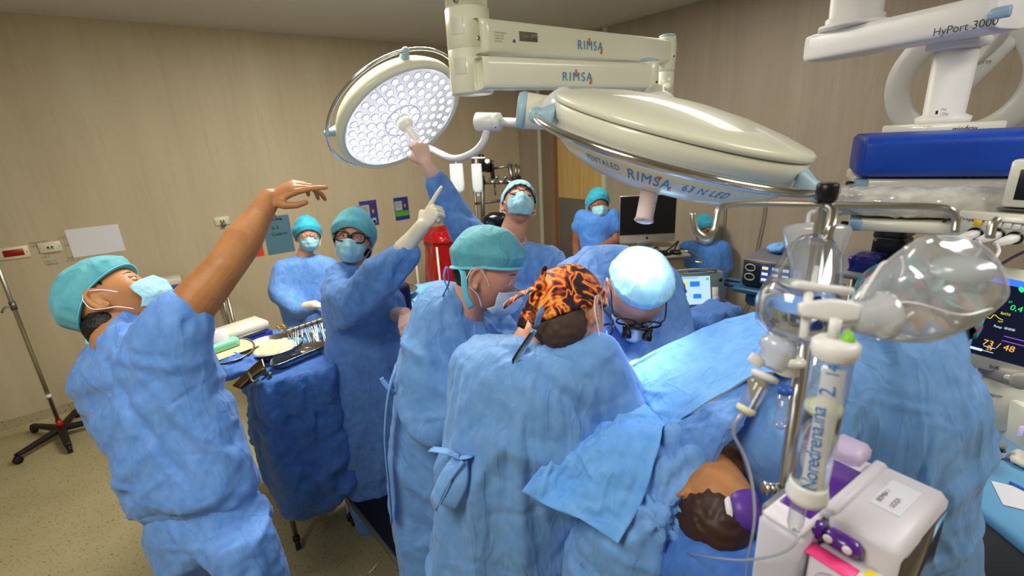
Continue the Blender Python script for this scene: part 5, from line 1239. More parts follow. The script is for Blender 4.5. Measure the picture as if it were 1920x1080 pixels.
mesh('purple_clip', *join(ends(pbx(la * .98, la + .022, Lb_ * .02, Lb_ * .62, -.036, -.012, .008)), cyl(O0 + ea * (la + .010) + eb * Lb_ * .02 - ez * .024, O0 + ea * (la + .010) - eb * Lb_ * .22 - ez * .026, .013, n=20)), mat('panel_purple', (84, 34, 140), .25, coat=.5), pu)
for k in (.15, .45): mesh('white_button', *ball(O0 + ea * (la + .023) + eb * Lb_ * k - ez * .020, (.003, .006, .006), 8, PA), WHITEP, pu)
mesh('pink_strip', *ends(pbx(la + .022, la + .048, -Lb_ * .15, Lb_ * .68, -.0405, -.0375, .001)), mat('strip_pink', (250, 70, 140), .4), pu)
ys = mesh('yellow_sticker', *ends(pbx(la + .010, la + .040, Lb_ * .74, Lb_ * .92, -.0402, -.0392, 0)), mat('sticker_yellow', (250, 225, 30), .5), pu, False)
mesh('front_knob', *lathe([(.024, 0), (.024, .010), (.018, .014), (0, .014)], O0 + ea * (la + .045) + eb * Lb_ * .45 - ez * .075, ea, 32), PUMPG, pu)
mesh('pole_clamp', *ends(pbx(la * .4, la * .8, -Lb_ * 1.4, -Lb_ * .98, -.14, -.08, .006)), GREYP, pu)
# ------------------------------------------------------------------ pendant with shelves (upper right)
pa = thing('ceiling_pendant', P(1605, 60, 1.9), 'white ceiling pendant with lettered arm and round column above the blue cushion', 'pendant arm')
A0, A1 = P(1532, 92, 1.95), P(1900, 28, 1.40); d = nrm(A1 - A0); d = nrm([d[0], d[1], 0]); A1 = A0 + d * np.linalg.norm((A1 - A0)[:2]); A1[2] = A0[2]
hh_ = .050
ua = np.array([0, 0, 1.]); s_ = np.cross(d, ua)
mesh('arm_beam', *loft([(A0 + d * .0, ua * hh_ * .80, s_ * .05), (A0 + d * .02, ua * hh_, s_ * .07), (A0 + (A1 - A0) * .5, ua * hh_, s_ * .075), (A1 - d * .03, ua * hh_, s_ * .085), (A1, ua * hh_ * .85, s_ * .07)], 32, 6, 3), WHITEP, pa)
n_ = s_ if np.dot(s_, CPOS - A0) > 0 else -s_
def onface(x, y, q, n):
    r = CM @ np.array([(x - 960) / FPX, (y - 540) / FPX, 1.]); return CPOS + r * (np.dot(q - CPOS, n) / np.dot(r, n))
qf = A0 + (A1 - A0) * .5 + n_ * .090
tp = onface(1748, 68, qf, n_)
ad = d if np.dot(d, V(1, 0, 0)) > 0 else -d
text('lettering', 'HyPort 3000', tp, (ad, ua, n_), .022, TXTBLACK, pa, spacing=1.0)
mesh('blue_tip', *loft([(onface(1852, 28, qf, n_), ua * .006, n_ * .004), (onface(1862, 26, qf, n_), ua * .015, n_ * .008), (onface(1895, 20, qf, n_), ua * .016, n_ * .008)], 16, 2.2), mat('accent_blue', (150, 178, 206), .4), pa)
mesh('blue_tip', *ball(A0 + n_ * .03, (.018, .018, .016), 12), mat('accent_blue', (150, 178, 206), .4), pa)
um = A0 + d * .14
mesh('upper_mount', *lathe([(.115, .048), (.115, .062), (.095, .066), (.095, .085), (.085, .09), (.10, CZ - A0[2] - .0)], um, ua, 40), WHITEP, pa)
cb = P(1795, 90, 1.62)
zl = PB(1795, 224, cb[:2])[2]; zu = A0[2] - hh_ * .9
mesh('column_collar', *lathe([(.058, zu - .03), (.085, zu - .02), (.085, zu), (.07, zu + .01)], (cb[0], cb[1], 0), ua, 40), WHITEP, pa)
mesh('column', *lathe([(.075, zl - .01), (.078, zl + .01), (.058, zl + .02), (.060, zu - .02)], (cb[0], cb[1], 0), ua, 40), WHITEP, pa)
pl = mesh('shelf_mount', *box((cb[0], cb[1], zl - .03), (.26, .22, .04), axes(V(1, 0, 0) * [1, 1, 0], ua)[[0, 2, 1]] * np.array([[1], [-1], [1]]), .006), CREAM, pa)
rr = nrm(V(1, 0, 0) * [1, 1, 0]); fr = nrm(np.cross(rr, ua)); fr = fr if np.dot(fr, CPOS - cb) > 0 else -fr
text('lettering', 'mindray', np.array([cb[0], cb[1], zl - .037]) + fr * .112 - rr * .055, (rr, ua, fr), .018, TXTBLACK, pa)
pc = onface(1757, 208, np.array([cb[0], cb[1], zl]) + fr * .062, fr)
for k, s0 in enumerate(('Max', '120kg')): text('column_print', s0, pc + rr * .012 - ua * (.014 * k), (rr, ua, fr), .008, TXTBLACK, pa)
mesh('column_mark', *box(pc + ua * -.005, (.008, .012, .001), (rr, ua, fr)), TXTBLACK, pa)
# upper right bracket at the frame edge
mesh('strut', *tube([P(1905, 20, 1.5), P(1880, 70, 1.6), P(1835, 115, 1.9)], .014, 12, 4), WHITEP, pa)
# shelves
def shelf(label, y0, x0, x1, hpx, z, dep, endw=.03):
    L0, L1 = P(x0, y0 + hpx / 2, z), P(x1, y0 + hpx / 2, z - .19); L1[2] = L0[2]; r_ = nrm(L1 - L0); f_ = nrm(np.cross(r_, ua)); f_ = f_ if np.dot(f_, CPOS - L0) > 0 else -f_
    h_ = hpx / FPX * z / .95; ln = np.linalg.norm(L1 - L0); c = (L0 + L1) / 2 - f_ * dep / 2
    e = thing('pendant_shelf', c, label, 'shelf')
    mesh('shelf_board', *box(c, (ln, dep, h_), (r_, np.cross(ua, r_), ua), .004), CREAM, e)
    for k in (0, 1): mesh('corner_cap', *box((L0 if k == 0 else L1) + r_ * (.016 if k == 0 else -.016) - f_ * .02, (.034, .05, h_ * 1.03), (r_, np.cross(ua, r_), ua), .004), mat('corner_blue', (140, 176, 204), .4), e)
    mesh('hook_stub', *box(L0 - r_ * .012 - f_ * .03, (.02, .012, .012), (r_, np.cross(ua, r_), ua), .002), BLACKP, e)
    return e, L0, L1, r_, f_, h_
s1 = shelf('upper white pendant shelf with pale blue corners carrying the blue cushion', 337, 1603, 1925, 17, 1.48, .40)
s2 = shelf('lower white pendant shelf with pale blue corner under the plastic-wrapped roll', 413, 1592, 1880, 18, 1.46, .40)
mesh('shelf_post', *box(s1[1] + s1[3] * .35 - s1[4] * .32 - ua * .09, (.10, .05, .16), (s1[3], np.cross(ua, s1[3]), ua), .004), GREYP, s2[0])
mesh('shelf_post', *box(s1[1] + s1[3] * .30 - s1[4] * .30 + ua * .06, (.20, .06, .14), (s1[3], np.cross(ua, s1[3]), ua), .004), CREAM, s1[0])
# cushion
BLUEV = mat('vinyl_blue', (8, 62, 168), .42, noise=((9, 9, 9), 4, (14, 74, 184), .3, .7), bump=((40, 40, 40), .12, .003))
L0, L1 = s1[1], s1[2]; r_, f_ = s1[3], s1[4]; topz = L0[2] + s1[5] / 2
c0 = L0 + r_ * .0 + f_ * .02; c1 = L1 + r_ * .25 + f_ * .02
def cs_(q, k=1): return (q + ua * (topz - q[2] + .066) - f_ * .19, f_ * .20 * k, ua * .063 * k)
cu = mesh('blue_cushion', *loft([cs_(c0, .86), cs_(c0 + r_ * .012, .96), cs_(c0 + r_ * .04), cs_((c0 + c1) / 2), cs_(c1)], 48, 6, 4), BLUEV); tag(cu, 'royal blue vinyl cushion lying on the upper pendant shelf', 'cushion')
# wrapped roll
WRAP = mat('wrap_film', (226, 224, 214), .16, coat=1, noise=((30, 30, 30), 3, (196, 194, 186), .35, .7))
L0 = s2[1]; r_, f_ = s2[3], s2[4]; tz = L0[2] + s2[5] / 2
def rs_(t, k=1): return (L0 + r_ * t - f_ * .12 + ua * (tz - L0[2] + .052), f_ * .12 * k, ua * .050 * k)
Vw, Fw = loft([rs_(-.04, .75), rs_(-.02, .95), rs_(.1), rs_(.3), rs_(.5), rs_(.56, .95)], 40, 2.8, 8)
Vw, Fw = ev((Vw, Fw), [('SUBSURF', dict(levels=1))])
Vw = crinkles(Vw, Fw, 90, 3, (.05, .2), .012, .005); Vw = folds(Vw, Fw, 4, .004, .05, .2, 4, 2)
wr_ = mesh('wrapped_roll', Vw, Fw, WRAP); tag(wr_, 'bulky white roll wrapped in shiny clear plastic on the lower pendant shelf', 'roll')
# ring lamp behind
C3 = P(1806, 155, 2.15); n3 = nrm(CPOS - C3 + V(-.55, .35, 0) * 1.0); a3, b3, _ = frame(n3)
rl = thing('ring_lamp', C3, 'large white ring-shaped lamp with a broad spoke hanging behind the pendant column', 'lamp')
Rm, wr2 = .235, .052
pts = [C3 + (a3 * math.cos(t) + b3 * math.sin(t)) * Rm for t in np.linspace(0, 2 * PI, 61)[:-1]]
RLM = mat('ring_lamp_white', (196, 196, 192), .4)
mesh('ring', *tube(pts, wr2, 16, 0, True, flat=.5, ref=n3), RLM, rl)
dirs = nrm(P(1880, 90, 2.15) - P(1740, 235, 2.15)); dirs = nrm(dirs - n3 * np.dot(dirs, n3))
sp = mesh('spoke', *loft([(C3 - dirs * Rm, np.cross(dirs, n3) * .035, n3 * .02), (C3, np.cross(dirs, n3) * .05, n3 * .03), (C3 + dirs * Rm, np.cross(dirs, n3) * .06, n3 * .02)], 24, 4, 3), RLM, rl)
mesh('ceiling_stem', *tube([C3 + dirs * Rm, C3 + dirs * (Rm + .05) + ua * .15, C3 + dirs * (Rm + .05) + ua * (CZ - C3[2] - .12)], .03, 16, 4), RLM, rl)
text('lettering', 'mindray', onface(1815, 122, C3 + n3 * .055, n3), (nrm(np.cross(ua, n3)), nrm(ua - n3 * n3[2]), n3), .016, TXTBLACK, rl)
# ------------------------------------------------------------------ patient module (device with yellow key)
m0 = P(1798, 402, 1.30); rm = nrm(P(1925, 424, 1.20) - m0); rm = nrm([rm[0], rm[1], 0]); fm = np.cross(rm, ua); fm = fm if np.dot(fm, CPOS - m0) > 0 else -fm
def mo(x, y, off=0.0): return onface(x, y, m0 + fm * off, fm)
md_ = thing('anaesthesia_module', m0, 'cream medical module with a yellow key and white plugs, far right below the shelf', 'medical device')
AX3 = (rm, np.cross(ua, rm), ua)
def slab(x0, y0, x1, y1, th, m, nm, par, off=0.0, bev=.003):
    a, b = mo(x0, y0, off), mo(x1, y1, off); c = (a + b) / 2 - fm * th / 2; w_ = abs(np.dot(b - a, rm)); h_ = abs(b[2] - a[2]); return mesh(nm, *box(c, (w_, th, h_), AX3, bev), m, par)
slab(1797, 396, 1990, 466, .2, CREAM, 'module_body', md_)
slab(1822, 411, 1990, 429, .004, GREYP, 'key_strip', md_, .003, .001)
slab(1826, 412, 1839, 424, .004, mat('key_yellow', (248, 206, 30), .4), 'yellow_key', md_, .006, .001)
for k in range(5): slab(1846 + k * 18, 414 + k * 2.2, 1858 + k * 18, 425 + k * 2.2, .004, WHITEP, 'key', md_, .006, .001)
text('lettering', 'Dräger', mo(1799, 412, .001), (rm, ua, fm), .008, TXTBLACK, md_)
for k, (x, y) in enumerate(((1828, 438), (1868, 440), (1902, 446))):
    q = mo(x, y, .002); mesh('socket', *cyl(q, q + fm * .003, .017, n=24), BLACKP, md_)
    pq = mesh('plug', *loft([(q + fm * .002, ua * .010, rm * .012), (q + fm * .03 - rm * .008 - ua * .004, ua * .010, rm * .012), (q + fm * .045 - rm * .022 - ua * .012, ua * .007, rm * .008)], 20, 3), WHITEP, md_)
    if k: mesh('plug_cable', *tube([q + fm * .045 - rm * .022 - ua * .012, P(x - 30, y + 28, 1.15), P(x - 52, y + 60, 1.15), P(x - 60, y + 100, 1.2)], .004, 8, 5), WHITEP, pq)
o = mesh('purple_cable', *tube([P(1870, 500, 1.35), P(1900, 482, 1.3), P(1935, 466, 1.25)], .004, 8, 4), mat('cable_purple', (140, 100, 160), .5)); tag(o, 'purple cable running up to the right edge behind the bag', 'cable')
o = mesh('black_cable', *tube([P(1742, 438, 1.40), P(1760, 422, 1.38), P(1778, 412, 1.34), P(1800, 410, 1.31)], .003, 8, 4), BLACKP); tag(o, 'short black cable between the lower shelf and the cream module', 'cable')
# small screen on top of module at the edge
ms = thing('small_monitor', mo(1905, 360), 'cream monitor casing cut by the right frame edge above the cream module', 'monitor')
slab(1898, 300, 2010, 396, .06, CREAM, 'monitor_case', ms, -.02, .005); slab(1914, 318, 2000, 380, .004, BLACKP, 'monitor_screen', ms, -.018, .001)
slab(1866, 391, 1990, 400, .12, GREYP, 'monitor_foot', ms, -.02, .003)
# ------------------------------------------------------------------ big vital signs monitor
BL, TL, BR = P(1776, 674, 1.36), P(1800, 484, 1.32), P(2050, 752, 1.20)
xr = nrm(BR - BL); yu = nrm((TL - BL) - xr * np.dot(TL - BL, xr)); zn = np.cross(xr, yu); zn = zn if np.dot(zn, CPOS - BL) > 0 else -zn
Wm, Hm = np.linalg.norm(BR - BL), np.dot(TL - BL, yu)
vm = thing('patient_monitor', BL, 'dark vital signs monitor with white bezel showing 73/48 and coloured traces, right edge', 'monitor')
def q2(u, v, o=0): return BL + xr * u * Wm + yu * v * Hm + zn * o
def rect(nm, u0, v0, u1, v1, m, par, o): return mesh(nm, [q2(u0, v0, o), q2(u1, v0, o), q2(u1, v1, o), q2(u0, v1, o)], [(0, 1, 2, 3)], m, par, False)
mesh('bezel', *box(q2(.5, .5, -.03), (Wm, Hm, .06), (xr, yu, np.cross(xr, yu)), .008), CREAM, vm)
SCR = mat('screen_dark', (6, 14, 34), .25, emit=(10, 22, 48), es=.6)
sc_ = rect('screen', .02, .13, .98, .90, SCR, vm, .001)
def em(nm, c, e=1.0): return mat(nm, c, .4, emit=c, es=e)
rect('title_bar', .02, .84, .98, .90, em('ui_blue', (50, 110, 250), 1.0), sc_, .002)
upx = lambda x, y: (lambda w_: (np.dot(w_ - BL, xr) / Wm, np.dot(w_ - BL, yu) / Hm))(onface(x, y, BL, zn))
def mt(s0, x, y, h, c, nm): u, v = upx(x, y); text(nm, s0, q2(u, v, .002), (xr, yu, zn), h, c, sc_)
UG, UO, UY, UW, UP = em('ui_green', (40, 220, 120)), em('ui_orange', (240, 170, 60)), em('ui_yellow', (220, 220, 60)), em('ui_white', (200, 215, 235)), em('ui_purple', (150, 90, 220))
mt('73 / 48', 1840, 645, .016, UO, 'reading'); mt('59', 1848, 655, .008, UO, 'reading'); mt('0,4', 1892, 580, .014, UG, 'reading'); mt('\u2665', 1906, 545, .010, UG, 'heart_mark')
mt('SpO2', 1875, 588, .006, UY, 'reading'); mt('ST', 1890, 567, .005, UG, 'reading'); mt('mV', 1870, 603, .005, UY, 'reading'); mt('***', 1880, 620, .012, UW, 'reading'); mt('NIBP', 1808, 628, .006, UO, 'reading'); mt('Resp', 1862, 612, .006, UW, 'reading')
def ui(nm, x0, y0, x1, y1, c):
    a = upx(x0, y0); b = upx(x1, y1); rect(nm, a[0], a[1] - .012, b[0], a[1] + .012, c, sc_, .002)
ui('bar', 1810, 648, 1842, 655, UW)
def frame_ui(x0, y0, x1, c):
    a = upx(x0, y0); b = upx(x1, y0 + 10)
    for v in (a[1] + .02, a[1] - .025): rect('bar_outline', a[0], v, b[0], v + .006, c, sc_, .002)
frame_ui(1880, 634, 1940, UP); frame_ui(1842, 652, 1862, UW)
mesh('trace', *tube([q2(*upx(x, y), .002) for x, y in ((1826, 586), (1838, 583), (1846, 590), (1856, 597), (1864, 590), (1872, 596), (1880, 600))], .0008, 6, 3), UY, sc_)
u, v = upx(1857, 682); text('lettering', 'Infinity C700', q2(u, .035, .0015), (xr, yu, zn), .011, TXTBLACK, vm)
# vaporizer under the monitor
vp = thing('vaporizer', P(1880, 740, 1.30), 'cream vaporizer with purple collar and black handwriting below the monitor', 'vaporizer')
va, vb = P(1894, 690, 1.32), P(1866, 800, 1.36); vdn = nrm(vb - va)
mesh('vaporizer_dial', *lathe([(.030, -.012), (.058, -.010), (.062, 0), (.062, .022), (.058, .026)], va, vdn, 40), mat('dial_grey', (176, 172, 166), .4), vp)
mesh('purple_collar', *lathe([(.02, -.026), (.044, -.024), (.048, -.010), (.05, -.008)], va + V(0, -.005, 0), vdn, 40), mat('collar_purple', (110, 40, 100), .4), vp)
fcx = nrm(CPOS - va); fcx = nrm(fcx - vdn * np.dot(fcx, vdn)); scx = np.cross(vdn, fcx); scx = scx if np.dot(scx, V(1, 0, 0)) > 0 else -scx
mesh('vaporizer_body', *box((va + vdn * .10), (.105, .15, .10), (scx, vdn, np.cross(scx, vdn)), .012), CREAM, vp)
mesh('release_knob', *lathe([(.022, 0), (.022, .016), (.014, .020)], P(1915, 712, 1.24), fcx, 28), mat('dial_grey', (176, 172, 166), .4), vp)
text('handwriting', 'sevofluor', va + vdn * .165 + scx * .034 + fcx * .051, (-vdn, scx, fcx), .012, TXTBLACK, vp)
text('body_print', 'Vapor', va + vdn * .075 - scx * .035 + fcx * .051, (scx, -vdn, fcx), .010, TXTBLACK, vp)
mesh('dial_mark', *lathe([(.007, 0), (.008, .001), (.004, .0015)], va + vdn * .010 + fcx * .062, fcx, 16), WHITEP, vp)
vm2 = thing('anaesthesia_rail', P(1830, 700, 1.45), 'grey bracket of the anaesthesia machine beside the vaporizer', 'bracket')
mesh('bracket', *tube([P(1822, 720, 1.42), P(1832, 704, 1.42), P(1860, 692, 1.40)], .018, 12, 4, flat=.5), mat('bracket_grey', (168, 168, 168), .4), vm2)
# work surface at the right edge
zs_ = P(1890, 880, 1.35)[2]; w0 = PZ(1850, 800, zs_)
ws = thing('anaesthesia_worktop', PZ(1920, 900, zs_), 'light blue covered worktop of the anaesthesia machine at the right edge', 'worktop')
SKYM = mat('worktop_blue', (110, 170, 214), .25, coat=.4)
cw = (PZ(1840, 800, zs_) + PZ(2060, 1000, zs_)) / 2
mesh('worktop_surface', *box(cw - ua * .02, (.50, .62, .04), axes(V(1, 0, 0) * [1, 1, 0], ua)[[0, 2, 1]] * np.array([[1], [-1], [1]]), .012), SKYM, ws)
mesh('drawer_unit', *box(cw * [1, 1, 0] + ua * (zs_ - .04) / 2, (.44, .56, zs_ - .05), axes(V(1, 0, 0) * [1, 1, 0], ua)[[0, 2, 1]] * np.array([[1], [-1], [1]]), .008), mat('drawer_grey', (72, 72, 72), .5), ws)
vl = thing('medicine_vial', PZ(1873, 858, zs_), 'small brown glass vial with a pale label standing on the blue worktop', 'vial')
mesh('vial_glass', *lathe([(.010, 0), (.011, .001), (.011, .026), (.008, .031), (.008, .034)], PZ(1873, 858, zs_) + ua * .0005, ua, 24), mat('amber_glass', (50, 26, 16), .1, coat=1), vl)
mesh('vial_cap', *lathe([(.009, .034), (.0095, .036), (.0095, .043), (.008, .044)], PZ(1873, 858, zs_), ua, 24), mat('vial_cap_grey', (150, 150, 140), .4), vl)
mesh('vial_label', *lathe([(.0112, .006), (.0113, .007), (.0113, .022), (.0112, .023)], PZ(1873, 858, zs_), ua, 24), PAPER, vl)
for k, (x, y, lb_) in enumerate(((1912, 944, 'printed sheet of paper lying on the blue worktop below the vial'),)):
    c = PZ(x, y, zs_ + .002); o = mesh('paper_sheet', *box(c + V(.05, 0, 0) * [1, 1, 0], (.16, .10, .0015), axes(nrm(V(.8, 0, -.5) * [1, 1, 0]), ua)[[0, 2, 1]] * np.array([[1], [-1], [1]])), PAPER, None, False); tag(o, lb_, 'paper')
gz = thing('gauze_packet', PZ(1915, 875, zs_), 'crumpled white packet on the blue worktop at the right edge', 'packet')
Vz, Fz = ball(PZ(1926, 872, zs_) + ua * .016, (.045, .04, .016), 20); Vz = crinkles(Vz, Fz, 40, 7, (.02, .06), .006, .004); mesh('packet_wrap', Vz, Fz, mat('packet_white', (226, 220, 206), .5), gz)
o = mesh('marker_pen', *tube([PZ(1892, 908, zs_) + ua * .006, PZ(1925, 924, zs_) + ua * .006], .004, 10, 0), mat('pen_blue', (40, 90, 190), .4)); tag(o, 'blue and pink pen lying on the worktop above the paper', 'pen')
dv = thing('suction_block', P(1912, 800, 1.30), 'cream device block with a small window at the right edge above the vial', 'device')
mesh('device_case', *box(P(1925, 795, 1.28), (.05, .08, .12), axes(V(1, 0, .1) * [1, 1, 0], ua)[[0, 2, 1]] * np.array([[1], [-1], [1]]), .006), CREAM, dv)
mesh('device_window', *box(P(1914, 808, 1.245), (.016, .004, .03), axes(V(1, 0, .1) * [1, 1, 0], ua)[[0, 2, 1]] * np.array([[1], [-1], [1]]), .002), mat('window_pale', (200, 190, 230), .2, emit=(190, 180, 230), es=.4), dv)
# stuff behind the bag: dark case, blue wrapped bundle
for nm, lb_, x, y, z, sz, c in (('black_case', 'black case standing behind the clear bag', 1672, 466, 1.75, (.12, .10, .09), (20, 20, 20)), ('dark_wrapped_pack', 'dark crinkled plastic pack behind the clear bag under the lower shelf', 1680, 428, 1.78, (.16, .10, .07), (50, 46, 52)),
                              ('navy_bundle', 'navy blue plastic-wrapped bundle behind the milky bottle', 1628, 500, 1.72, (.11, .10, .09), (26, 34, 110))):
    Vq, Fq = fuse(box(P(x, y, z), sz, bev=.01), .006, 3); Vq = crinkles(Vq, Fq, 30, 9, (.03, .09), .008, .006 if 'case' not in nm else .0); o = mesh(nm, Vq, Fq, mat(nm + '_mat', c, .3)); tag(o, lb_, 'package')
lsz = P(1672, 520, 1.75)[2]
cr = thing('equipment_trolley', P(1655, 560, 1.75), 'dark trolley top behind the bending person, holding wrapped packs', 'trolley')
mesh('trolley_top', *box(np.array([*P(1665, 520, 1.78)[:2], P(1665, 505, 1.75)[2] - .0]), (.42, .36, .02), bev=.004), GREYP, cr)
for sx_, sy_ in ((-1, -1), (-1, 1), (1, -1), (1, 1)):
    q = P(1665, 520, 1.78); mesh('trolley_leg', *cyl((q[0] + sx_ * .19, q[1] + sy_ * .16, 0), (q[0] + sx_ * .19, q[1] + sy_ * .16, P(1665, 505, 1.75)[2]), .012), DSTEEL, cr)
# ------------------------------------------------------------------ things on the left wall
XA, YA, ZA = np.array([1., 0, 0]), np.array([0, 1., 0]), np.array([0, 0, 1.])
OUT = mat('outlet_cream', (226, 220, 190), .4); RED = mat('socket_red', (150, 16, 22), .35)
def wallbox(c, w_, h_, t, m, nm, par=None, bev=.003, wall='L'):
    c = np.array(c, float)
    if wall == 'L': return mesh(nm, *box((c[0], YW - t / 2 - .0004, c[2]), (w_, t, h_), None, bev), m, par)
    return mesh(nm, *box((XW - t / 2 - .0004, c[1], c[2]), (t, w_, h_), None, bev), m, par)
def ctr(x, y, wall='L'): return PY(x, y, YW) if wall == 'L' else PX(x, y, XW)
def outlet(x, y, w_, h_, label, red=False, wall='L', group=None):
    c = ctr(x, y, wall); e = thing('wall_outlet', c, label, 'outlet', group)
    wallbox(c, w_, h_, .012, OUT, 'cover_plate', e, wall=wall)
    sgn = np.array([0, -1., 0]) if wall == 'L' else np.array([-1., 0, 0]); al = XA if wall == 'L' else -YA
    if red: 
        r = wallbox(c, w_ * .66, h_ * .55, .015, RED, 'red_insert', e, wall=wall)
    else:
        for s_ in (-1, 1): mesh('socket_hole', *cyl(c + sgn * .012 + al * s_ * .011, c + sgn * .0145 + al * s_ * .011, .007, n=12), BLACKP, e)
        mesh('socket_slot', *box(c + sgn * .013 - ZA * .012, (.04, .003, .005) if wall == 'L' else (.003, .04, .005)), GREYP, e)
    for s_ in (-1, 1): mesh('screw', *cyl(c + sgn * .012 + al * s_ * w_ * .42, c + sgn * .0135 + al * s_ * w_ * .42, .004, n=10), STEEL, e)
    return e
outlet(26, 474, .17, .09, 'wall outlet with a red insert at the far left of the left wall', True)
outlet(94, 463, .13, .08, 'cream twin-socket wall outlet between the red one and the paper')
o = outlet(416, 414, .12, .075, 'cream wall outlet with a small plug above the raised bare arm')
c = ctr(418, 418); mesh('plug', *box(c + [0, -.03, -.01], (.035, .04, .03), bev=.005), DSTEEL, o)
def wallpaper_(nm, cx, cy, w_, h_, rot, m, label, cat, wall='L'):
    c = ctr(cx, cy, wall); a = np.array([math.cos(rot), 0, math.sin(rot)]); u_ = np.array([-math.sin(rot), 0, math.cos(rot)])
    c = np.array([c[0], YW - .003, c[2]]); o = mesh(nm, *box(c, (w_, .003, h_), (a, YA, u_), 0), m, None, False); tag(o, label, cat); return o, c, a, u_
wallpaper_('paper_note', 180, 451, .325, .22, 0, PAPER, 'plain white sheet of paper stuck on the left wall above the teal cap', 'paper')
wallpaper_('orange_poster', 470, 456, .19, .27, 0, mat('poster_orange', (226, 70, 10), .5), 'orange-red sheet on the wall partly behind the raised bare arm', 'poster')
# small printed stickers on the wall beside the outlets
for k, (x, y, t_) in enumerate(((54, 459, 'TOMA REG'), (56, 465, '120V'), (108, 449, 'VOZ 12'), (129, 453, 'D3'), (122, 462, 'DATOS 14'), (138, 464, 'A2'), (80, 479, 'TABLERO'), (78, 485, 'CR-1'), (82, 494, 'CTO 11'), (86, 499, 'TIERRA'), (126, 486, 'TAB 2'), (126, 491, 'CTO 17'))):
    c = PY(x, y, YW - .001); o, _w = text('wall_print', t_, c, (XA, ZA, -YA), .016, mat('print_grey', (120, 118, 100), .5)); tag(o, 'tiny dark print reading %s on the left wall%s' % (t_, ' below the twin socket' if k in (8,) else ''), 'wall print', 'tiny prints beside the wall outlets')
# clipboard on a hook
cb_, c, a, u_ = wallpaper_('clipboard', 522, 440, .245, .36, 0, mat('clipboard_blue', (86, 128, 152), .45), 'grey-blue clipboard hanging from a white hook with two handwritten lines', 'clipboard')
w0 = c - YA * .004
mesh('clip', *tube([w0 + [-.05, 0, .135], w0 + [-.045, -.01, .155], w0 + [0, -.014, .16], w0 + [.045, -.01, .155], w0 + [.05, 0, .135]], .006, 8, 4), DSTEEL, cb_)
text('handwriting', '5-3', w0 + [-.05, 0, .055], (XA, ZA, -YA), .035, TXTBLACK, cb_); text('handwriting', 'Caderm', w0 + [-.06, 0, -.005], (XA, ZA, -YA), .030, TXTBLACK, cb_)
hk = ctr(515, 399); e = thing('wall_hook', (hk[0], YW - .01, hk[2]), 'white adhesive wall hook above the grey-blue clipboard', 'hook')
mesh('hook_plate', *ball((hk[0], YW - .004, hk[2]), (.018, .004, .024), 10), WHITEP, e); mesh('hook_pin', *tube([(hk[0], YW - .005, hk[2] - .01), (hk[0], YW - .022, hk[2] - .03), (hk[0], YW - .015, hk[2] - .05)], .004, 8, 4), DSTEEL, e)
# two posters
PB_ = mat('poster_blue', (20, 56, 140), .5); PG = mat('poster_green', (90, 160, 40), .5); PW = mat('poster_grey', (176, 180, 184), .6)
def poster(x, y, w_, h_, kind, label):
    o, c, a, u_ = wallpaper_('safety_poster', x, y, w_, h_, 0, PB_, label, 'poster')
    def pr(nm, x0, y0, x1, y1, m): mesh(nm, *box(c + XA * ((x0 + x1) / 2 - .5) * w_ + ZA * ((y0 + y1) / 2 - .5) * h_ - YA * .0022, ((x1 - x0) * w_, .001, (y1 - y0) * h_)), m, o, False)
    pr('text_panel', .04, .44 if kind else .34, .54, .84, PW)
    for k in range(5): pr('text_line', .09, .78 - k * .055 + (0 if kind else -.02), .46, .795 - k * .055 + (0 if kind else -.02), mat('line_grey', (110, 116, 130), .6))
    if kind: pr('green_band', .03, .17, .97, .40, PG)
    else: pr('violet_band', .04, .87, .9, .96, mat('band_violet', (80, 50, 130), .5)); pr('green_box', .30, .08, .52, .30, PG); pr('bag_picture', .64, .08, .86, .30, PW); pr('bag_green', .68, .09, .82, .20, PG)
    hc = c + XA * .24 * w_ + ZA * (.26 if kind else .20) * h_ - YA * .003
    mesh('picture_head', *ball(hc, (.13 * w_, .002, .085 * h_), 10), mat('picture_hair', (30, 24, 30) if kind else (110, 36, 20), .5), o); mesh('picture_body', *ball(hc - ZA * .13 * h_, (.07 * w_, .0022, .10 * h_), 10), mat('picture_skin', (150, 130, 130) if kind else (190, 130, 90), .5), o)
poster(692, 400, .19, .27, 0, 'blue poster with a red-haired figure, partly behind the teal bouffant cap')
poster(753, 391, .17, .25, 1, 'blue poster with a green band, right one of the two on the left wall')
# ------------------------------------------------------------------ drip stand at the left
c0 = PZ(116, 806, .06); e = thing('drip_stand', (c0[0], c0[1], 0), 'steel drip stand on a black five-legged castor base by the left wall', 'infusion stand')
ct = np.array([c0[0], c0[1], 0])
mesh('pole', *cyl(ct + ZA * .12, ct + ZA * 1.9, .0135, n=20), STEEL, e)
mesh('red_collar', *cyl(ct + ZA * .08, ct + ZA * .145, .019, n=20), mat('collar_red', (170, 20, 24), .4), e)
zc_ = PB(92, 742, ct[:2])[2]; mesh('white_band', *cyl(ct + ZA * (zc_ - .012), ct + ZA * (zc_ + .012), .0155, n=20), WHITEP, e)
zc_ = PB(16, 575, ct[:2])[2]; mesh('height_clamp', *cyl(ct + ZA * (zc_ - .03), ct + ZA * (zc_ + .03), .018, n=20), DSTEEL, e); mesh('clamp_handle', *tube([ct + ZA * zc_, ct + ZA * zc_ - XA * .04 - YA * .02, ct + ZA * (zc_ - .03) - XA * .06 - YA * .03], .007, 8, 4), DSTEEL, e)
tips = [PZ(58, 856, 0), PZ(133, 848, 0), PZ(193, 800, 0), PZ(150, 778, 0), PZ(75, 812, 0)]
RUB = mat('rubber_black', (16, 16, 16), .5)
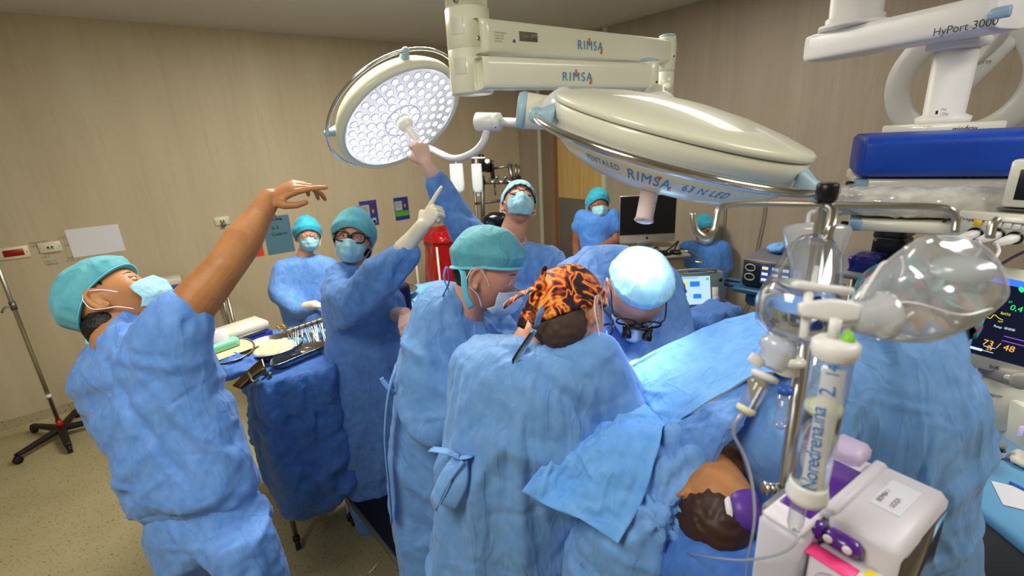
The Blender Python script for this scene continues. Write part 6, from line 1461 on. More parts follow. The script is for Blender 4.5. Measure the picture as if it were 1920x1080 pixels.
for q in tips:
    d = nrm((q - ct) * [1, 1, 0]); L = .31; q = ct + d * L; s_ = np.cross(d, ZA)
    mesh('base_leg', *loft([(ct + ZA * .075, s_ * .030, ZA * .022), (ct + d * L * .5 + ZA * .068, s_ * .024, ZA * .018), (q + ZA * .062, s_ * .020, ZA * .013)], 20, 3), RUB, e)
    cst = mesh('caster', *cyl(q + ZA * .026 - s_ * .014, q + ZA * .026 + s_ * .014, .026, n=20), RUB, e); mesh('caster_fork', *box(q + ZA * .045, (.03, .036, .022), (d, s_, ZA), .006), RUB, cst)
# ------------------------------------------------------------------ instrument table
TZ = 1.0
cs4 = [PZ(470, 726, TZ), PZ(626, 684, TZ), PZ(640, 596, TZ), PZ(392, 640, TZ)]
cc_ = sum(cs4) / 4; c4 = [cc_ * .5 + .5 * cc_ for _ in range(1)]
it = thing('instrument_table', (cc_[0], cc_[1], 0), 'instrument table under a hanging dark blue drape left of the pointing person', 'table')
exx = nrm(cs4[1] - cs4[0]); eyy = nrm(cs4[3] - cs4[0]); eyy = nrm(eyy - exx * np.dot(exx, eyy)); Wt = np.linalg.norm(cs4[1] - cs4[0]); Dt = .70; ctt = cs4[0] + exx * Wt / 2 + eyy * Dt / 2
def tse(z, k, dx=0): return (np.array([ctt[0] + dx, ctt[1], z]), exx * Wt / 2 * k, eyy * Dt / 2 * k)
Vt, Ft = simcloth(loft([tse(TZ - .002, .5), tse(TZ - .003, .97), tse(TZ - .02, 1.0), tse(.75, 1.02), tse(.48, 1.05), tse(.40, 1.06)], 48, 8, 3), .022, 18, .06, seed=201, grow=.12, amp=2.0)
Vt[:, 2] = np.minimum(Vt[:, 2], TZ - .001)
ph = np.arctan2(Vt[:, 1] - ctt[1], Vt[:, 0] - ctt[0]); low = np.clip((TZ - .08 - Vt[:, 2]) / .4, 0, 1)
rad = 1 + low * (.05 * np.abs(np.sin(ph * 7)) + .03 * np.sin(ph * 13 + 1)); Vt[:, 0] = ctt[0] + (Vt[:, 0] - ctt[0]) * rad; Vt[:, 1] = ctt[1] + (Vt[:, 1] - ctt[1]) * rad
Vt[:, 2] -= np.clip((.46 - Vt[:, 2]) / .06, 0, 1) * (.09 * np.maximum(0, np.sin(ph * 3.0 + .6)))
mesh('table_drape', Vt, Ft, DARKDRAPE, it)
mesh('table_frame', *join(*[cyl(ctt + exx * sx_ * Wt * .40 + eyy * sy_ * Dt * .38 - ZA * (TZ - .09), ctt + exx * sx_ * Wt * .40 + eyy * sy_ * Dt * .38 - ZA * .06, .013) for sx_ in (-1, 1) for sy_ in (-1, 1)], box(ctt - ZA * .05, (Wt * .86, Dt * .8, .03), (exx, eyy, ZA))), STEEL, it)
for sx_ in (-1, 1):
    for sy_ in (-1, 1):
        q = ctt + exx * sx_ * Wt * .40 + eyy * sy_ * Dt * .38; q = np.array([q[0], q[1], .032]); k_ = mesh('caster', *cyl(q - exx * .012, q + exx * .012, .032, n=20), RUB, it); mesh('caster_fork', *box(q + ZA * .032, (.035, .03, .03), (exx, eyy, ZA), .006), RUB, k_)
# a second stand leg beside it: curved white tube with a black foot
e = thing('curved_stand_foot', PZ(610, 925, 0), 'white curved metal foot with black castor beside the instrument table', 'stand foot')
mesh('curved_tube', *tube([PZ(582, 900, .12), PZ(586, 918, .08), PZ(600, 925, .07), PZ(612, 918, .07)], .014, 12, 5), WHITEP, e)
q = PZ(618, 928, .03); mesh('caster', *cyl(q - exx * .014, q + exx * .014, .028, n=20), RUB, e)
# objects on the table
def TP(x, y, dz=0): return PZ(x, y, TZ + dz)
kd = thing('kidney_dish', TP(562, 672), 'shiny steel kidney dish at the front edge of the instrument table', 'dish')
k0 = TP(562, 674); kx = nrm(TP(604, 656) - TP(522, 690)); ky = np.cross(ZA, kx)
def kid(u, v):
    t = u * 2 * PI; x = .145 * math.cos(t); y = .068 * math.sin(t) - .045 * (math.cos(t) ** 2) + .02; r = [.62, .72, .90, 1.0, 1.04][int(round(v * 4))]; z = [.004, .004, .020, .042, .043][int(round(v * 4))]
    return k0 + kx * x * r + ky * (y * r) + ZA * z
Vk, Fk = grid(kid, 56, 5, True); Vk = np.vstack([Vk, Vk[:56].mean(0)]); Fk += [(len(Vk) - 1, (i + 1) % 56, i) for i in range(56)]
mesh('dish', *thicken((Vk, Fk), -.0018), mat('polished_steel', (205, 203, 198), .12, 1), kd)
rb = thing('round_basin', TP(512, 660), 'round steel basin holding crumpled gauze beside the kidney dish', 'basin')
r0_ = TP(514, 664); mesh('basin', *thicken((lambda g: (g[0], [f for f in g[1] if len(f) == 4]))(lathe([(.0, .002), (.085, .002), (.12, .02), (.142, .052), (.148, .054)], r0_, ZA, 44)), .002), mat('polished_steel', (205, 203, 198), .12, 1), rb)
Vq, Fq = ball(r0_ + ZA * .036, (.108, .108, .022), 22); Vq = Vq + vnormals(Vq, Fq) * (.010 * vnoise(Vq / .035, 2) + .006 * vnoise(Vq / .014, 5))[:, None]
g_ = mesh('gauze', Vq, Fq, mat('gauze_cream', (216, 204, 176), .9)); tag(g_, 'crumpled cream gauze lying in the round steel basin', 'gauze')
# instrument rack: forceps hung on a bar
rk = thing('instrument_rack', TP(585, 625), 'row of steel forceps strung by their handles on a bar behind the dishes', 'instrument set')
ra0, ra1 = TP(538, 622, .07), TP(632, 590, .13)
mesh('rack_bar', *cyl(ra0, ra1, .004), STEEL, rk)
nF = 26; fdir = nrm(TP(600, 645) - TP(575, 600))
for k in range(nF):
    q = ra0 + (ra1 - ra0) * k / (nF - 1); s_ = nrm(ra1 - ra0); jt = random.uniform(-.1, .1)
    foot = q + (fdir + s_ * jt * 2) * .14; foot[2] = TZ + .012 + random.random() * .006
    g = [tube([q + s_ * sg * .003 + ZA * .012 * math.cos(t) + fdir * .012 * math.sin(t) for t in np.linspace(0, 2 * PI, 11)[:-1]], .0026, 6, 0, True) for sg in (-1, 1)]
    g += [tube([q + s_ * .003, (q + foot) / 2 + s_ * .001, foot], [.003, .0042, .0022], 6, 3)]
    mesh('forceps', *join(*g), STEEL if k % 3 else DSTEEL, rk)
for k in range(3):
    gq = TP(527 + k * 5, 612 + k * 5, .05 - k * .012); o = thing('needle_holder', gq, ['gold-ringed needle holder nearest the rack on the instrument table', 'gold-ringed needle holder in the middle of the gold-handled three', 'gold-ringed needle holder nearest the gauze basin'][k], 'surgical instrument', 'gold-handled needle holders')
    GOLD = mat('gold_plate', (226, 176, 60), .25, 1)
    end = TP(600 + k * 4, 634 + k * 4, .03 - k * .006)
    dd_ = nrm(end - gq); ss = nrm(np.cross(dd_, ZA))
    for sg in (-1, 1):
        mesh('ring_handle', *tube([gq + ss * sg * .015 + dd_ * .012 * math.cos(t) + ss * .011 * math.sin(t) for t in np.linspace(0, 2 * PI, 15)[:-1]], .0032, 8, 0, True), GOLD, o)
    mesh('shaft', *join(tube([gq + ss * .012 + dd_ * .015, gq + dd_ * .10 + ss * .002, end], [.003, .004, .002], 8, 3), tube([gq - ss * .012 + dd_ * .015, gq + dd_ * .10 - ss * .002, end], [.003, .004, .002], 8, 3)), STEEL, o)
# blue cloths, trays
def cloth_lump(nm, c, r3, m, seed, label, cat='cloth'):
    Vq, Fq = ball(c, r3, 26); Vq[:, 2] = np.maximum(Vq[:, 2], TZ + .001)
    N = vnormals(Vq, Fq); Vq = Vq + N * (.018 * (1 - 2 * np.abs(vnoise(Vq / .05, seed))) * .7)[:, None]; Vq = crinkles(Vq, Fq, 26, seed, (.04, .12), .012, .008); Vq[:, 2] = np.maximum(Vq[:, 2], TZ + .001)
    o = mesh(nm, Vq, Fq, m); tag(o, label, cat); return o
cloth_lump('folded_cloth', TP(575, 638, .01), (.13, .07, .035), DRAPE, 3, 'light blue cloth under the instrument rack')
cloth_lump('rumpled_cloth', TP(447, 690, .01), (.11, .10, .05), DARKDRAPE, 5, 'rumpled blue cloth at the left front corner of the instrument table')
cloth_lump('rumpled_cloth', TP(430, 665, .01), (.10, .08, .04), DRAPE, 6, 'light blue rumpled cloth under the steel tray edge')
ty = thing('steel_tray', TP(430, 664), 'flat steel tray lined with beige paper near the short-sleeved person', 'tray')
tx0 = TP(425, 662, .055); mesh('tray', *thicken((lambda g: (g[0], [f for f in g[1] if len(f) == 4]))(lathe([(.0, .0), (.14, .0), (.16, .014), (.17, .016)], tx0, ZA, 44, sx=1, sy=.75)), .002), STEEL, ty)
o = mesh('beige_paper', *box(tx0 + ZA * .012, (.25, .17, .004), (kx, ky, ZA), .002), mat('paper_beige', (214, 196, 160), .7)); tag(o, 'beige folded paper lying on the flat steel tray', 'paper')
mg = thing('mint_case', TP(425, 655), 'mint green long plastic case lying on the beige paper', 'case'); mgc = tx0 + ZA * .036 - kx * .05 + ky * .03
mesh('case_body', *loft([(mgc - kx * .12, ky * .030, ZA * .018), (mgc - kx * .11, ky * .036, ZA * .022), (mgc + kx * .10, ky * .036, ZA * .022), (mgc + kx * .115, ky * .028, ZA * .016)], 28, 4, 3), mat('mint', (130, 214, 176), .4), mg)
mesh('lid_seam', *tube([mgc - kx * .11 - ky * .036, mgc + kx * .10 - ky * .036], .0012, 6, 0), mat('mint_dark', (50, 150, 120), .4), mg)
wb = TP(416, 648, .09); o = mesh('white_carton', *box(wb, (.07, .03, .16), (kx, ky, ZA), .003), PAPER); tag(o, 'upright white carton on the instrument table behind the mint case', 'carton')
bxx = thing('sterilising_box', TP(470, 624), 'pale instrument box with dark blue base on the table by the wall', 'box'); bc_ = TP(468, 634, .05) + ky * .1
mesh('box_base', *box(bc_ - ZA * .028, (.27, .16, .045), (kx, ky, ZA), .006), mat('box_blue', (30, 50, 160), .4), bxx)
mesh('box_lid', *box(bc_ + ZA * .028, (.26, .15, .055), (kx, ky, ZA), .012), mat('box_lid', (206, 204, 190), .4), bxx)
mesh('box_latch', *box(bc_ + ZA * .006 - ky * .078, (.20, .008, .022), (kx, ky, ZA), .003), DSTEEL, bxx)
# retractor at the near corner
rt = thing('retractor', TP(470, 700, .05), 'broad dark bronze-toned metal retractor leaning over the near corner of the table', 'surgical instrument')
BRZ = mat('bronze_steel', (120, 104, 76), .28, 1)
mesh('retractor_blade', *thicken(patch([[TP(436, 724, .02), TP(470, 690, .06), TP(492, 672, .09)], [TP(446, 728, .02), TP(480, 700, .05), TP(498, 690, .06)], [TP(452, 730, .01), TP(486, 706, .02), TP(500, 700, .03)]], 16, 20), .003), BRZ, rt)
mesh('retractor_hinge', *join(tube([TP(466, 700, .05), TP(474, 716, .04), TP(484, 712, .03)], .006, 8, 4), ball(TP(497, 700, .016), .014, 10), ball(TP(506, 702, .014), .012, 10)), DSTEEL, rt)
# second box on the wall shelf behind the first person's mask
sb = PY(300, 532, 4.85); e = thing('wall_box', sb, 'pale box with dark blue handle behind the face mask of the short-sleeved person', 'box')
mesh('box_lid', *box(sb + ZA * .015, (.30, .20, .06), None, .01), mat('box_lid', (206, 204, 190), .4), e); mesh('box_base', *box(sb - ZA * .04, (.28, .18, .05), None, .01), mat('box_blue', (30, 50, 160), .4), e)
mesh('box_handle', *tube([sb + [.13, -.06, -.05], sb + [.19, -.07, -.06], sb + [.19, -.07, -.01], sb + [.14, -.06, 0]], .012, 8, 4), mat('box_blue', (30, 50, 160), .4), e)
wt = thing('side_table', (sb[0] + .1, 4.72, 0), 'small white side table by the left wall under the pale box', 'table'); zt2 = sb[2] - .066
mesh('table_top', *box((sb[0] + .1, 4.72, zt2 - .015), (.7, .5, .03), None, .005), STEEL, wt)
for sx_ in (-1, 1):
    for sy_ in (-1, 1): mesh('table_leg', *cyl((sb[0] + .1 + sx_ * .32, 4.72 + sy_ * .22, 0), (sb[0] + .1 + sx_ * .32, 4.72 + sy_ * .22, zt2 - .03), .012), STEEL, wt)
# ------------------------------------------------------------------ back table behind the pointing person
bz = .98; btc = PZ(790, 575, bz)
bt = thing('back_table', (btc[0], btc[1], 0), 'blue-draped instrument stand behind the profile person, holding clamps and a steel bowl', 'table')
mesh('table_cover', *simcloth(loft([((btc[0] + .05, btc[1] + .15, bz - .004), (.22, 0, 0), (0, .18, 0)), ((btc[0] + .05, btc[1] + .15, bz - .006), (.40, 0, 0), (0, .36, 0)), ((btc[0] + .05, btc[1] + .15, bz - .03), (.42, 0, 0), (0, .38, 0)), ((btc[0] + .05, btc[1] + .15, .5), (.42, 0, 0), (0, .38, 0))], 40, 6, 2), .03, 10, .08, seed=221, grow=.06, amp=.8), DRAPE, bt)
mesh('stand_column', *join(cyl((btc[0] + .05, btc[1] + .15, .03), (btc[0] + .05, btc[1] + .15, .6), .03), box((btc[0] + .05, btc[1] + .15, .03), (.5, .4, .05), None, .01)), STEEL, bt)
bw = PZ(745, 543, bz + .05); o = mesh('steel_bowl', *thicken((lambda g: (g[0], [f for f in g[1] if len(f) == 4]))(lathe([(0, 0), (.09, 0), (.13, .03), (.14, .045)], bw - ZA * .045, ZA, 40)), .002), STEEL); tag(o, 'shallow steel bowl on the blue-draped stand behind the pointing elbow', 'bowl')
for k, (x, y) in enumerate(((755, 556), (772, 554))):
    q = PZ(x, y + 12, bz + .006); q1 = PZ(x - 4, y - 14, bz + .006); d_ = nrm(q1 - q); s_ = np.cross(ZA, d_)
    o = mesh('clamp_scissors', *join(tube([q + s_ * .014, q + d_ * .07, q1], .0025, 6, 3), tube([q - s_ * .014, q + d_ * .07, q1 + s_ * .003], .0025, 6, 3), *[tube([q + s_ * sg * .020 + d_ * .014 * math.cos(t) - d_ * .012 + s_ * .011 * math.sin(t) for t in np.linspace(0, 2 * PI, 13)[:-1]], .0025, 6, 0, True) for sg in (-1, 1)]), DSTEEL)
    tag(o, ('left' if k == 0 else 'right') + ' one of two steel clamps lying on the blue-draped stand', 'surgical instrument', 'clamps on the draped stand')
# ------------------------------------------------------------------ red bag bin
rc = PY(843, 470, 4.2); REDB = mat('red_bag', (176, 12, 20), .28, coat=.4)
rbn = thing('waste_bin', (rc[0], rc[1], 0), 'bin frame lined with a shiny red plastic bag against the wall', 'waste bin')
rz = PB(838, 445, rc[:2])[2]
Vq, Fq = loft([((rc[0], rc[1], .12), (.20, 0, 0), (0, .18, 0)), ((rc[0], rc[1], .5), (.25, 0, 0), (0, .22, 0)), ((rc[0], rc[1], rz - .04), (.24, 0, 0), (0, .21, 0)), ((rc[0], rc[1], rz), (.26, 0, 0), (0, .23, 0)), ((rc[0], rc[1], rz + .10), (.20, 0, 0), (0, .17, 0)), ((rc[0], rc[1], rz + .06), (.05, 0, 0), (0, .05, 0))], 48, 3, 6)
Vq, Fq = ev((Vq, Fq), [('SUBSURF', dict(levels=1))]); Vq = folds(Vq, Fq, 9, .018, .10, .5, 4, .4); Vq = crinkles(Vq, Fq, 60, 10, (.06, .2), .02, .012); mesh('bag', Vq, Fq, REDB, rbn)
for sx_ in (-1, 1):
    for sy_ in (-1, 1): mesh('frame_leg', *cyl((rc[0] + sx_ * .275, rc[1] + sy_ * .24, 0), (rc[0] + sx_ * .275, rc[1] + sy_ * .24, rz - .02), .010), CREAM, rbn)
mesh('frame_rim', *tube([(rc[0] + .275 * a, rc[1] + .24 * b, .25) for a, b in ((-1, -1), (1, -1), (1, 1), (-1, 1))], .010, 10, 0, True), CREAM, rbn)
nv = P(742, 516, 2.85); nv[2] = bz + .105; o = mesh('navy_pouch', *fuse(box(nv, (.14, .10, .22), None, .02), .012, 3), mat('navy_cloth', (14, 20, 70), .7)); 
tag(o, 'dark navy pouch on the draped stand below the pointing elbow', 'bag')
o.location = (0, 0, 0)
# ------------------------------------------------------------------ drip stand and clamp rack in the corner
ic = PY(886, 300, 4.0); e = thing('drip_stand', (ic[0], ic[1], 0), 'tall drip stand in the room corner with two clear fluid bags hanging from it', 'infusion stand')
zt3 = PB(883, 292, ic[:2])[2]
mesh('pole', *cyl((ic[0], ic[1], .08), (ic[0], ic[1], zt3), .012), DSTEEL, e)
mesh('crossbar', *tube([P(858, 296, 3.9), P(884, 296, 3.9), P(910, 296, 3.9)], .006, 8, 3), WHITE, e)
for k in range(5):
    t = 2 * PI * k / 5; mesh('base_leg', *tube([(ic[0], ic[1], .09), (ic[0] + .25 * math.cos(t), ic[1] + .25 * math.sin(t), .03)], .014, 8, 0), RUB, e)
for (x, y, ww, lb_) in ((855, 335, .055, 'clear fluid bag nearer the lamp arm in the corner'), (893, 335, .042, 'narrow clear fluid bag right of the other one in the corner')):
    q = P(x, y - 28, 3.85); b_ = thing('fluid_bag', q, lb_, 'fluid bag'); z0_ = q[2]
    rx = nrm(V(1, 0, 0) * [1, 1, 0])
    mesh('bag_body', *loft([(q, rx * ww * .8, np.cross(rx, ZA) * .012), (q - ZA * .02, rx * ww, np.cross(rx, ZA) * .02), (q - ZA * .20, rx * ww, np.cross(rx, ZA) * .03), (q - ZA * .235, rx * ww * .4, np.cross(rx, ZA) * .015), (q - ZA * .26, rx * .012, np.cross(rx, ZA) * .010)], 24, 3.5, 4), mat('fluid_bag', (214, 222, 226), .15, alpha=.75), b_)
    mesh('hanger_tab', *tube([q, q + ZA * .02, q + ZA * .035], .004, 8, 2), WHITE, b_)
cr2 = thing('clamp_rack', PY(930, 360, 4.3), 'steel rail rack crowded with dark clamps and holders in the room corner', 'rack')
for (x0, y0, x1, y1, r_, m) in ((905, 330, 905, 430, .018, DSTEEL), (925, 316, 962, 310, .010, DSTEEL), (903, 343, 960, 343, .012, DSTEEL), (890, 382, 940, 376, .012, DSTEEL), (955, 308, 962, 345, .020, DSTEEL), (967, 308, 968, 336, .012, DSTEEL), (973, 310, 973, 334, .010, DSTEEL), (927, 344, 929, 366, .008, DSTEEL)):
    mesh('rail', *cyl(P(x0, y0, 4.15), P(x1, y1, 4.15), r_, n=12), m, cr2)
for (x, y, sx_, sz) in ((903, 306, .035, .15), (915, 312, .045, .10), (923, 318, .02, .16), (968, 336, .08, .05), (904, 342, .05, .04)):
    mesh('clamp_block', *box(P(x, y, 4.1), (sx_, .05, sz), None, .008), BLACKP, cr2)
mesh('round_clamp', *lathe([(.016, 0), (.026, .002), (.026, .012), (.016, .014)], P(914, 303, 4.02), V(0, 0, -1), 20), STEEL, cr2)
for k in range(5): mesh('holder_clamp', *tube([P(918 + k * 8, 336 + (k % 2) * 8, 4.1), P(924 + k * 8, 342 - (k % 2) * 10, 4.08), P(928 + k * 8, 338, 4.1)], .012, 8, 4), DSTEEL if k % 2 else STEEL, cr2)
mesh('rack_base', *join(cyl(P(905, 430, 4.15), P(905, 430, 4.15) * [1, 1, 0] + [0, 0, .05], .018), box(P(905, 430, 4.15) * [1, 1, 0] + [0, 0, .03], (.4, .4, .05), None, .01)), DSTEEL, cr2)
hb = P(930, 412, 3.6); o = mesh('black_dome_device', *loft([(hb - ZA * .07, V(1, 0, 0) * .10, V(0, 0, 1) * .08), (hb, V(1, 0, 0) * .11, V(0, 0, 1) * .09), (hb + ZA * .05, V(1, 0, 0) * .06, V(0, 0, 1) * .05)], 28, 2.2, 5), mat('dome_black', (14, 15, 16), .18, coat=.6))
tag(o, 'glossy black rounded device beside the looking-up head', 'device'); mesh('device_post', *join(cyl([hb[0], hb[1], .03], hb - ZA * .06, .02), box([hb[0], hb[1], .03], (.3, .3, .05), None, .01)), DSTEEL, o)
# ------------------------------------------------------------------ computer and cart against the far wall
kc_ = P(1216, 478, 3.72); kz = kc_[2]; rx = nrm(V(1, 0, .05) * [1, 1, 0]); fx = np.cross(rx, ZA); fx = fx if np.dot(fx, CPOS - kc_) > 0 else -fx; KX = (rx, np.cross(ZA, rx), ZA)
kt = thing('computer_cart', (kc_[0], kc_[1], 0), 'pale cart with side drawers carrying the black-screened computer', 'cart')
mesh('cart_top', *box(kc_ - fx * .18 - ZA * .012, (.62, .50, .024), KX, .005), mat('cart_grey', (150, 146, 132), .45), kt)
mesh('cart_body', *box(kc_ - fx * .19 - ZA * (kz / 2 + .0), (.56, .44, kz - .12), KX, .006), mat('cart_cream', (150, 142, 120), .5), kt)
for k in range(3): dwr = mesh('drawer', *box(kc_ + fx * .035 - ZA * (.11 + k * .17) , (.52, .012, .15), KX, .004), mat('cart_cream', (150, 142, 120), .5), kt); mesh('drawer_handle', *box(kc_ + fx * .048 - ZA * (.08 + k * .17), (.2, .012, .015), KX, .003), GREYP, dwr)
for sx_ in (-1, 1):
    for sy_ in (-1, 1): q = kc_ * [1, 1, 0] - fx * .19 + rx * sx_ * .24 + fx * sy_ * .18 + ZA * .03; mesh('caster', *cyl(q - rx * .012, q + rx * .012, .03, n=16), RUB, kt)
mesh('side_basket', *tube([kc_ + rx * (.34) + fx * .06 - ZA * .06, kc_ + rx * .40 + fx * .08 - ZA * .06, kc_ + rx * .42 - fx * .2 - ZA * .05, kc_ + rx * .33 - fx * .26 - ZA * .05], .007, 8, 5), STEEL, kt)
im = thing('desktop_computer', kc_ - fx * .12, 'large black-screened silver all-in-one computer standing on the cart', 'computer')
a_, b_, c_ = P(1163, 366, 3.86), P(1266, 371, 3.86), P(1264, 456, 3.86)
sxv = nrm(P(1263, 440, 3.86) - P(1165, 432, 3.86)); sxv = nrm(sxv * [1, 1, 0]); cm = P(1214, 410, 3.86); fxx = np.cross(sxv, ZA); fxx = fxx if np.dot(fxx, CPOS - cm) > 0 else -fxx; SX3 = (sxv, np.cross(ZA, sxv), ZA)
tilt = nrm(ZA - fxx * .05)
mesh('screen_frame', *box(cm, (.452, .016, .385), SX3, .005), mat('alu', (190, 190, 190), .35, .8), im)
mesh('screen', *box(cm + fxx * .009 + ZA * .030, (.446, .002, .315), SX3, .0005), mat('screen_black', (4, 4, 6), .5), im, False)
lg = cm + fxx * .0095 - ZA * .158
mesh('fruit_mark', *join(*[(np.array([lg + sxv * x + ZA * y for x, y in [(.010 * math.cos(t) * (1 - .12 * (math.sin(t) > .8)) - (.003 if abs(t) < .5 else 0), .011 * math.sin(t)) for t in np.linspace(-PI, PI, 25)[:-1]]]), [tuple(range(24))]), (np.array([lg + sxv * x + ZA * y for x, y in ((0, .012), (.005, .013), (.006, .018), (.001, .017))]), [(0, 1, 2, 3)])]), BLACKP, im, False)
mesh('stand_foot', *join(box(cm - fxx * .06 - ZA * .20, (.14, .01, .16), SX3, .003), box(np.array([cm[0], cm[1], kz + .005]) - fxx * .02, (.16, .14, .008), SX3, .003)), mat('alu', (190, 190, 190), .35, .8), im)
kb_ = thing('keyboard', kc_ + fx * .02, 'dark keyboard lying on the cart in front of the computer', 'keyboard'); kp2 = kc_ + fx * .0 + ZA * .008 - rx * .02
mesh('keyboard_body', *box(kp2, (.36, .12, .014), KX, .004), BLACKP, kb_)
for i in range(4):
    mesh('key_row', *box(kp2 + fx * (-.042 + i * .028) + ZA * .009, (.33, .020, .005), KX, .002), mat('key_dark', (36, 36, 40), .5), kb_)
o = mesh('computer_mouse', *ball(kc_ + rx * .20 + fx * .03 + ZA * .018, (.032, .05, .020), 12), BLACKP); tag(o, 'black mouse on the right side of the cart top', 'mouse')
o = mesh('black_cable', *tube([P(1216, 470, 3.66), P(1232, 464, 3.66), P(1240, 474, 3.64), P(1256, 466, 3.66), P(1272, 452, 3.68), P(1264, 470, 3.66), P(1280, 466, 3.7)], .007, 8, 6), BLACKP); tag(o, 'tangle of thick black cable beside the mouse on the cart', 'cable')
o = mesh('blue_cup', *lathe([(.02, 0), (.026, .001), (.028, .03), (.024, .031)], [*P(1180, 462, 3.7)[:2], kz + .001], ZA, 16), mat('cup_blue', (40, 60, 190), .4)); tag(o, 'small blue object on the left of the cart top', 'cup')
# wall outlets on the far wall with cords
for (x, y, red, lb_) in ((1243, 349, True, 'red-centred outlet on the far wall above the computer'), (1350, 357, False, 'plain outlet on the far wall right of the computer'), (1440, 357, True, 'red-centred outlet on the far wall behind the lamp rim')):
    outlet(x, y, .15, .09, lb_, red, 'R')
for (pts, lb_) in (([(1237, 350), (1237, 362), (1236, 380)], 'short grey cord hanging from the outlet above the computer'), ([(1352, 358), (1358, 372), (1358, 400), (1352, 470)], 'thin grey cord hanging down the wall right of the computer'), ([(1434, 360), (1432, 400), (1424, 440), (1416, 480), (1404, 560), (1392, 588)], 'long dark cord hanging down the wall behind the grey device')):
    o = mesh('power_cord', *tube([PX(x, y, XW - .03) for x, y in pts], .006, 8, 5), GREYP); tag(o, lb_, 'cord')
# ------------------------------------------------------------------ ventilator display
v0 = P(1300, 546, 2.75); vr_ = nrm(P(1344, 552, 2.75) - P(1252, 544, 2.75)); vr_ = nrm([vr_[0], vr_[1], 0]); vf = np.cross(vr_, ZA); vf = vf if np.dot(vf, CPOS - v0) > 0 else -vf
vu = nrm(ZA + vf * -.35 * -1 * -1) if False else nrm(ZA - vf * .30); vn = np.cross(vr_, vu); vn = vn if np.dot(vn, vf) > 0 else -vn; VX = (vr_, np.cross(vu, vr_), vu)
vt = thing('ventilator', (v0[0], v0[1], 0), 'grey-teal ventilator panel with a bright touchscreen and round dial behind the loupe wearer', 'ventilator')
VG = mat('ventilator_grey', (126, 150, 158), .45)
mesh('panel_case', *box(v0, (.34, .05, .215), VX, .010), VG, vt)
mesh('panel_lip', *tube([v0 + vu * .115 - vr_ * .16 + vn * .02, v0 + vu * .125 + vn * .03, v0 + vu * .115 + vr_ * .13 + vn * .02], .007, 8, 4), STEEL, vt)
vs = v0 + vn * .0265
sc2 = mesh('touchscreen', *box(vs - vr_ * .005 + vu * .005, (.185, .002, .160), VX), mat('screen_pale', (190, 220, 240), .3, emit=(190, 225, 240), es=.75), vt, False)
for (x, y, a, b, c) in ((-.065, .045, .05, .026, (240, 220, 110)), (.0, .042, .055, .030, (40, 130, 230)), (.012, -.028, .045, .026, (40, 140, 230)), (.072, .068, .016, .014, (60, 210, 120)), (-.03, .078, .10, .008, (150, 190, 200))):
    mesh('screen_field', *box(vs + vn * .002 + vr_ * x + vu * y, (a, .001, b), VX), mat('field_%d_%d' % (c[0], c[2]), c, .4, emit=c, es=.7), sc2, False)
mesh('dial_plate', *box(vs + vr_ * .115 - vu * .03, (.035, .003, .10), VX, .001), CREAM, vt)
mesh('dial', *lathe([(.022, 0), (.022, .008), (.015, .014), (0, .015)], vs + vr_ * .118 - vu * .055, vn, 24), mat('dial_violet', (170, 160, 220), .3), vt)
mesh('side_knob', *lathe([(.010, 0), (.010, .006), (0, .007)], vs + vr_ * .145 + vu * .06, vn, 16), BLACKP, vt)
mesh('stand_post', *box(np.array([*(v0 - vn * .06 - vr_ * .06)[:2], (v0[2] - .1) / 2]), (.07, .07, v0[2] - .1), KX, .006), mat('post_grey', (130, 134, 132), .45), vt)
mesh('stand_base', *box(np.array([*(v0 - vn * .06 - vr_ * .06)[:2], .06]), (.5, .5, .08), KX, .02), GREYP, vt)
# ------------------------------------------------------------------ energy device on blue cart
g0 = P(1440, 515, 2.55); gr = nrm(P(1485, 532, 2.45) - P(1402, 512, 2.60)); gr = nrm([gr[0], gr[1], 0]); gf = np.cross(gr, ZA); gf = gf if np.dot(gf, CPOS - g0) > 0 else -gf; GX = (gr, np.cross(ZA, gr), ZA)
gd2 = thing('energy_generator', g0, 'dark-fronted surgical generator with a lit display on a blue trolley by the far wall', 'medical device')
gl = g0 - gf * .16
mesh('generator_case', *box(gl + gr * .06, (.40, .34, .16), GX, .015), mat('generator_grey', (96, 100, 108), .4), gd2)
fp = g0 + gf * .012 + gr * .06
mesh('front_panel', *box(fp, (.37, .012, .135), GX, .005), mat('panel_dark', (26, 24, 26), .35), gd2)
for k, z in enumerate((.030, -.022)):
    mesh('socket_ring', *tube([fp + gf * .009 - gr * .145 + gr * .022 * math.cos(t) * 1.15 + ZA * (z + .018 * math.sin(t)) for t in np.linspace(0, 2 * PI, 21)[:-1]], .0035, 8, 0, True), mat('ring_grey', (170, 170, 170), .3), gd2)
ds = mesh('display', *box(fp + gf * .008 + gr * .01 + ZA * .005, (.20, .003, .10), GX), mat('display_blue', (30, 50, 90), .3, emit=(40, 66, 120), es=.8), gd2, False)
rg4 = random.Random(5)
for i in range(4):
    for j in range(3):
        c = (240, 220, 150) if (i, j) == (0, 2) else (210, 225, 245); mesh('display_field', *box(fp + gf * .0105 + gr * (-.07 + i * .05) + ZA * (-.025 + j * .032), (.03, .001, .010 + .006 * rg4.random()), GX), mat('disp_%d' % c[2], c, .4, emit=c, es=.7), ds, False)
mesh('green_light', *cyl(fp + gf * .007 - ZA * .057 - gr * .07, fp + gf * .010 - ZA * .057 - gr * .07, .005, n=12), mat('led_green', (20, 220, 60), .3, emit=(20, 230, 60), es=1.5), gd2)
gc = thing('blue_trolley', (g0[0], g0[1], 0), 'dark blue trolley with a looped handle under the surgical generator', 'trolley')
BT = mat('trolley_blue', (24, 76, 116), .4); zz = g0[2] - .085
mesh('trolley_tray', *box(gl + gr * .06 - ZA * .102, (.46, .40, .035), GX, .012), BT, gc)
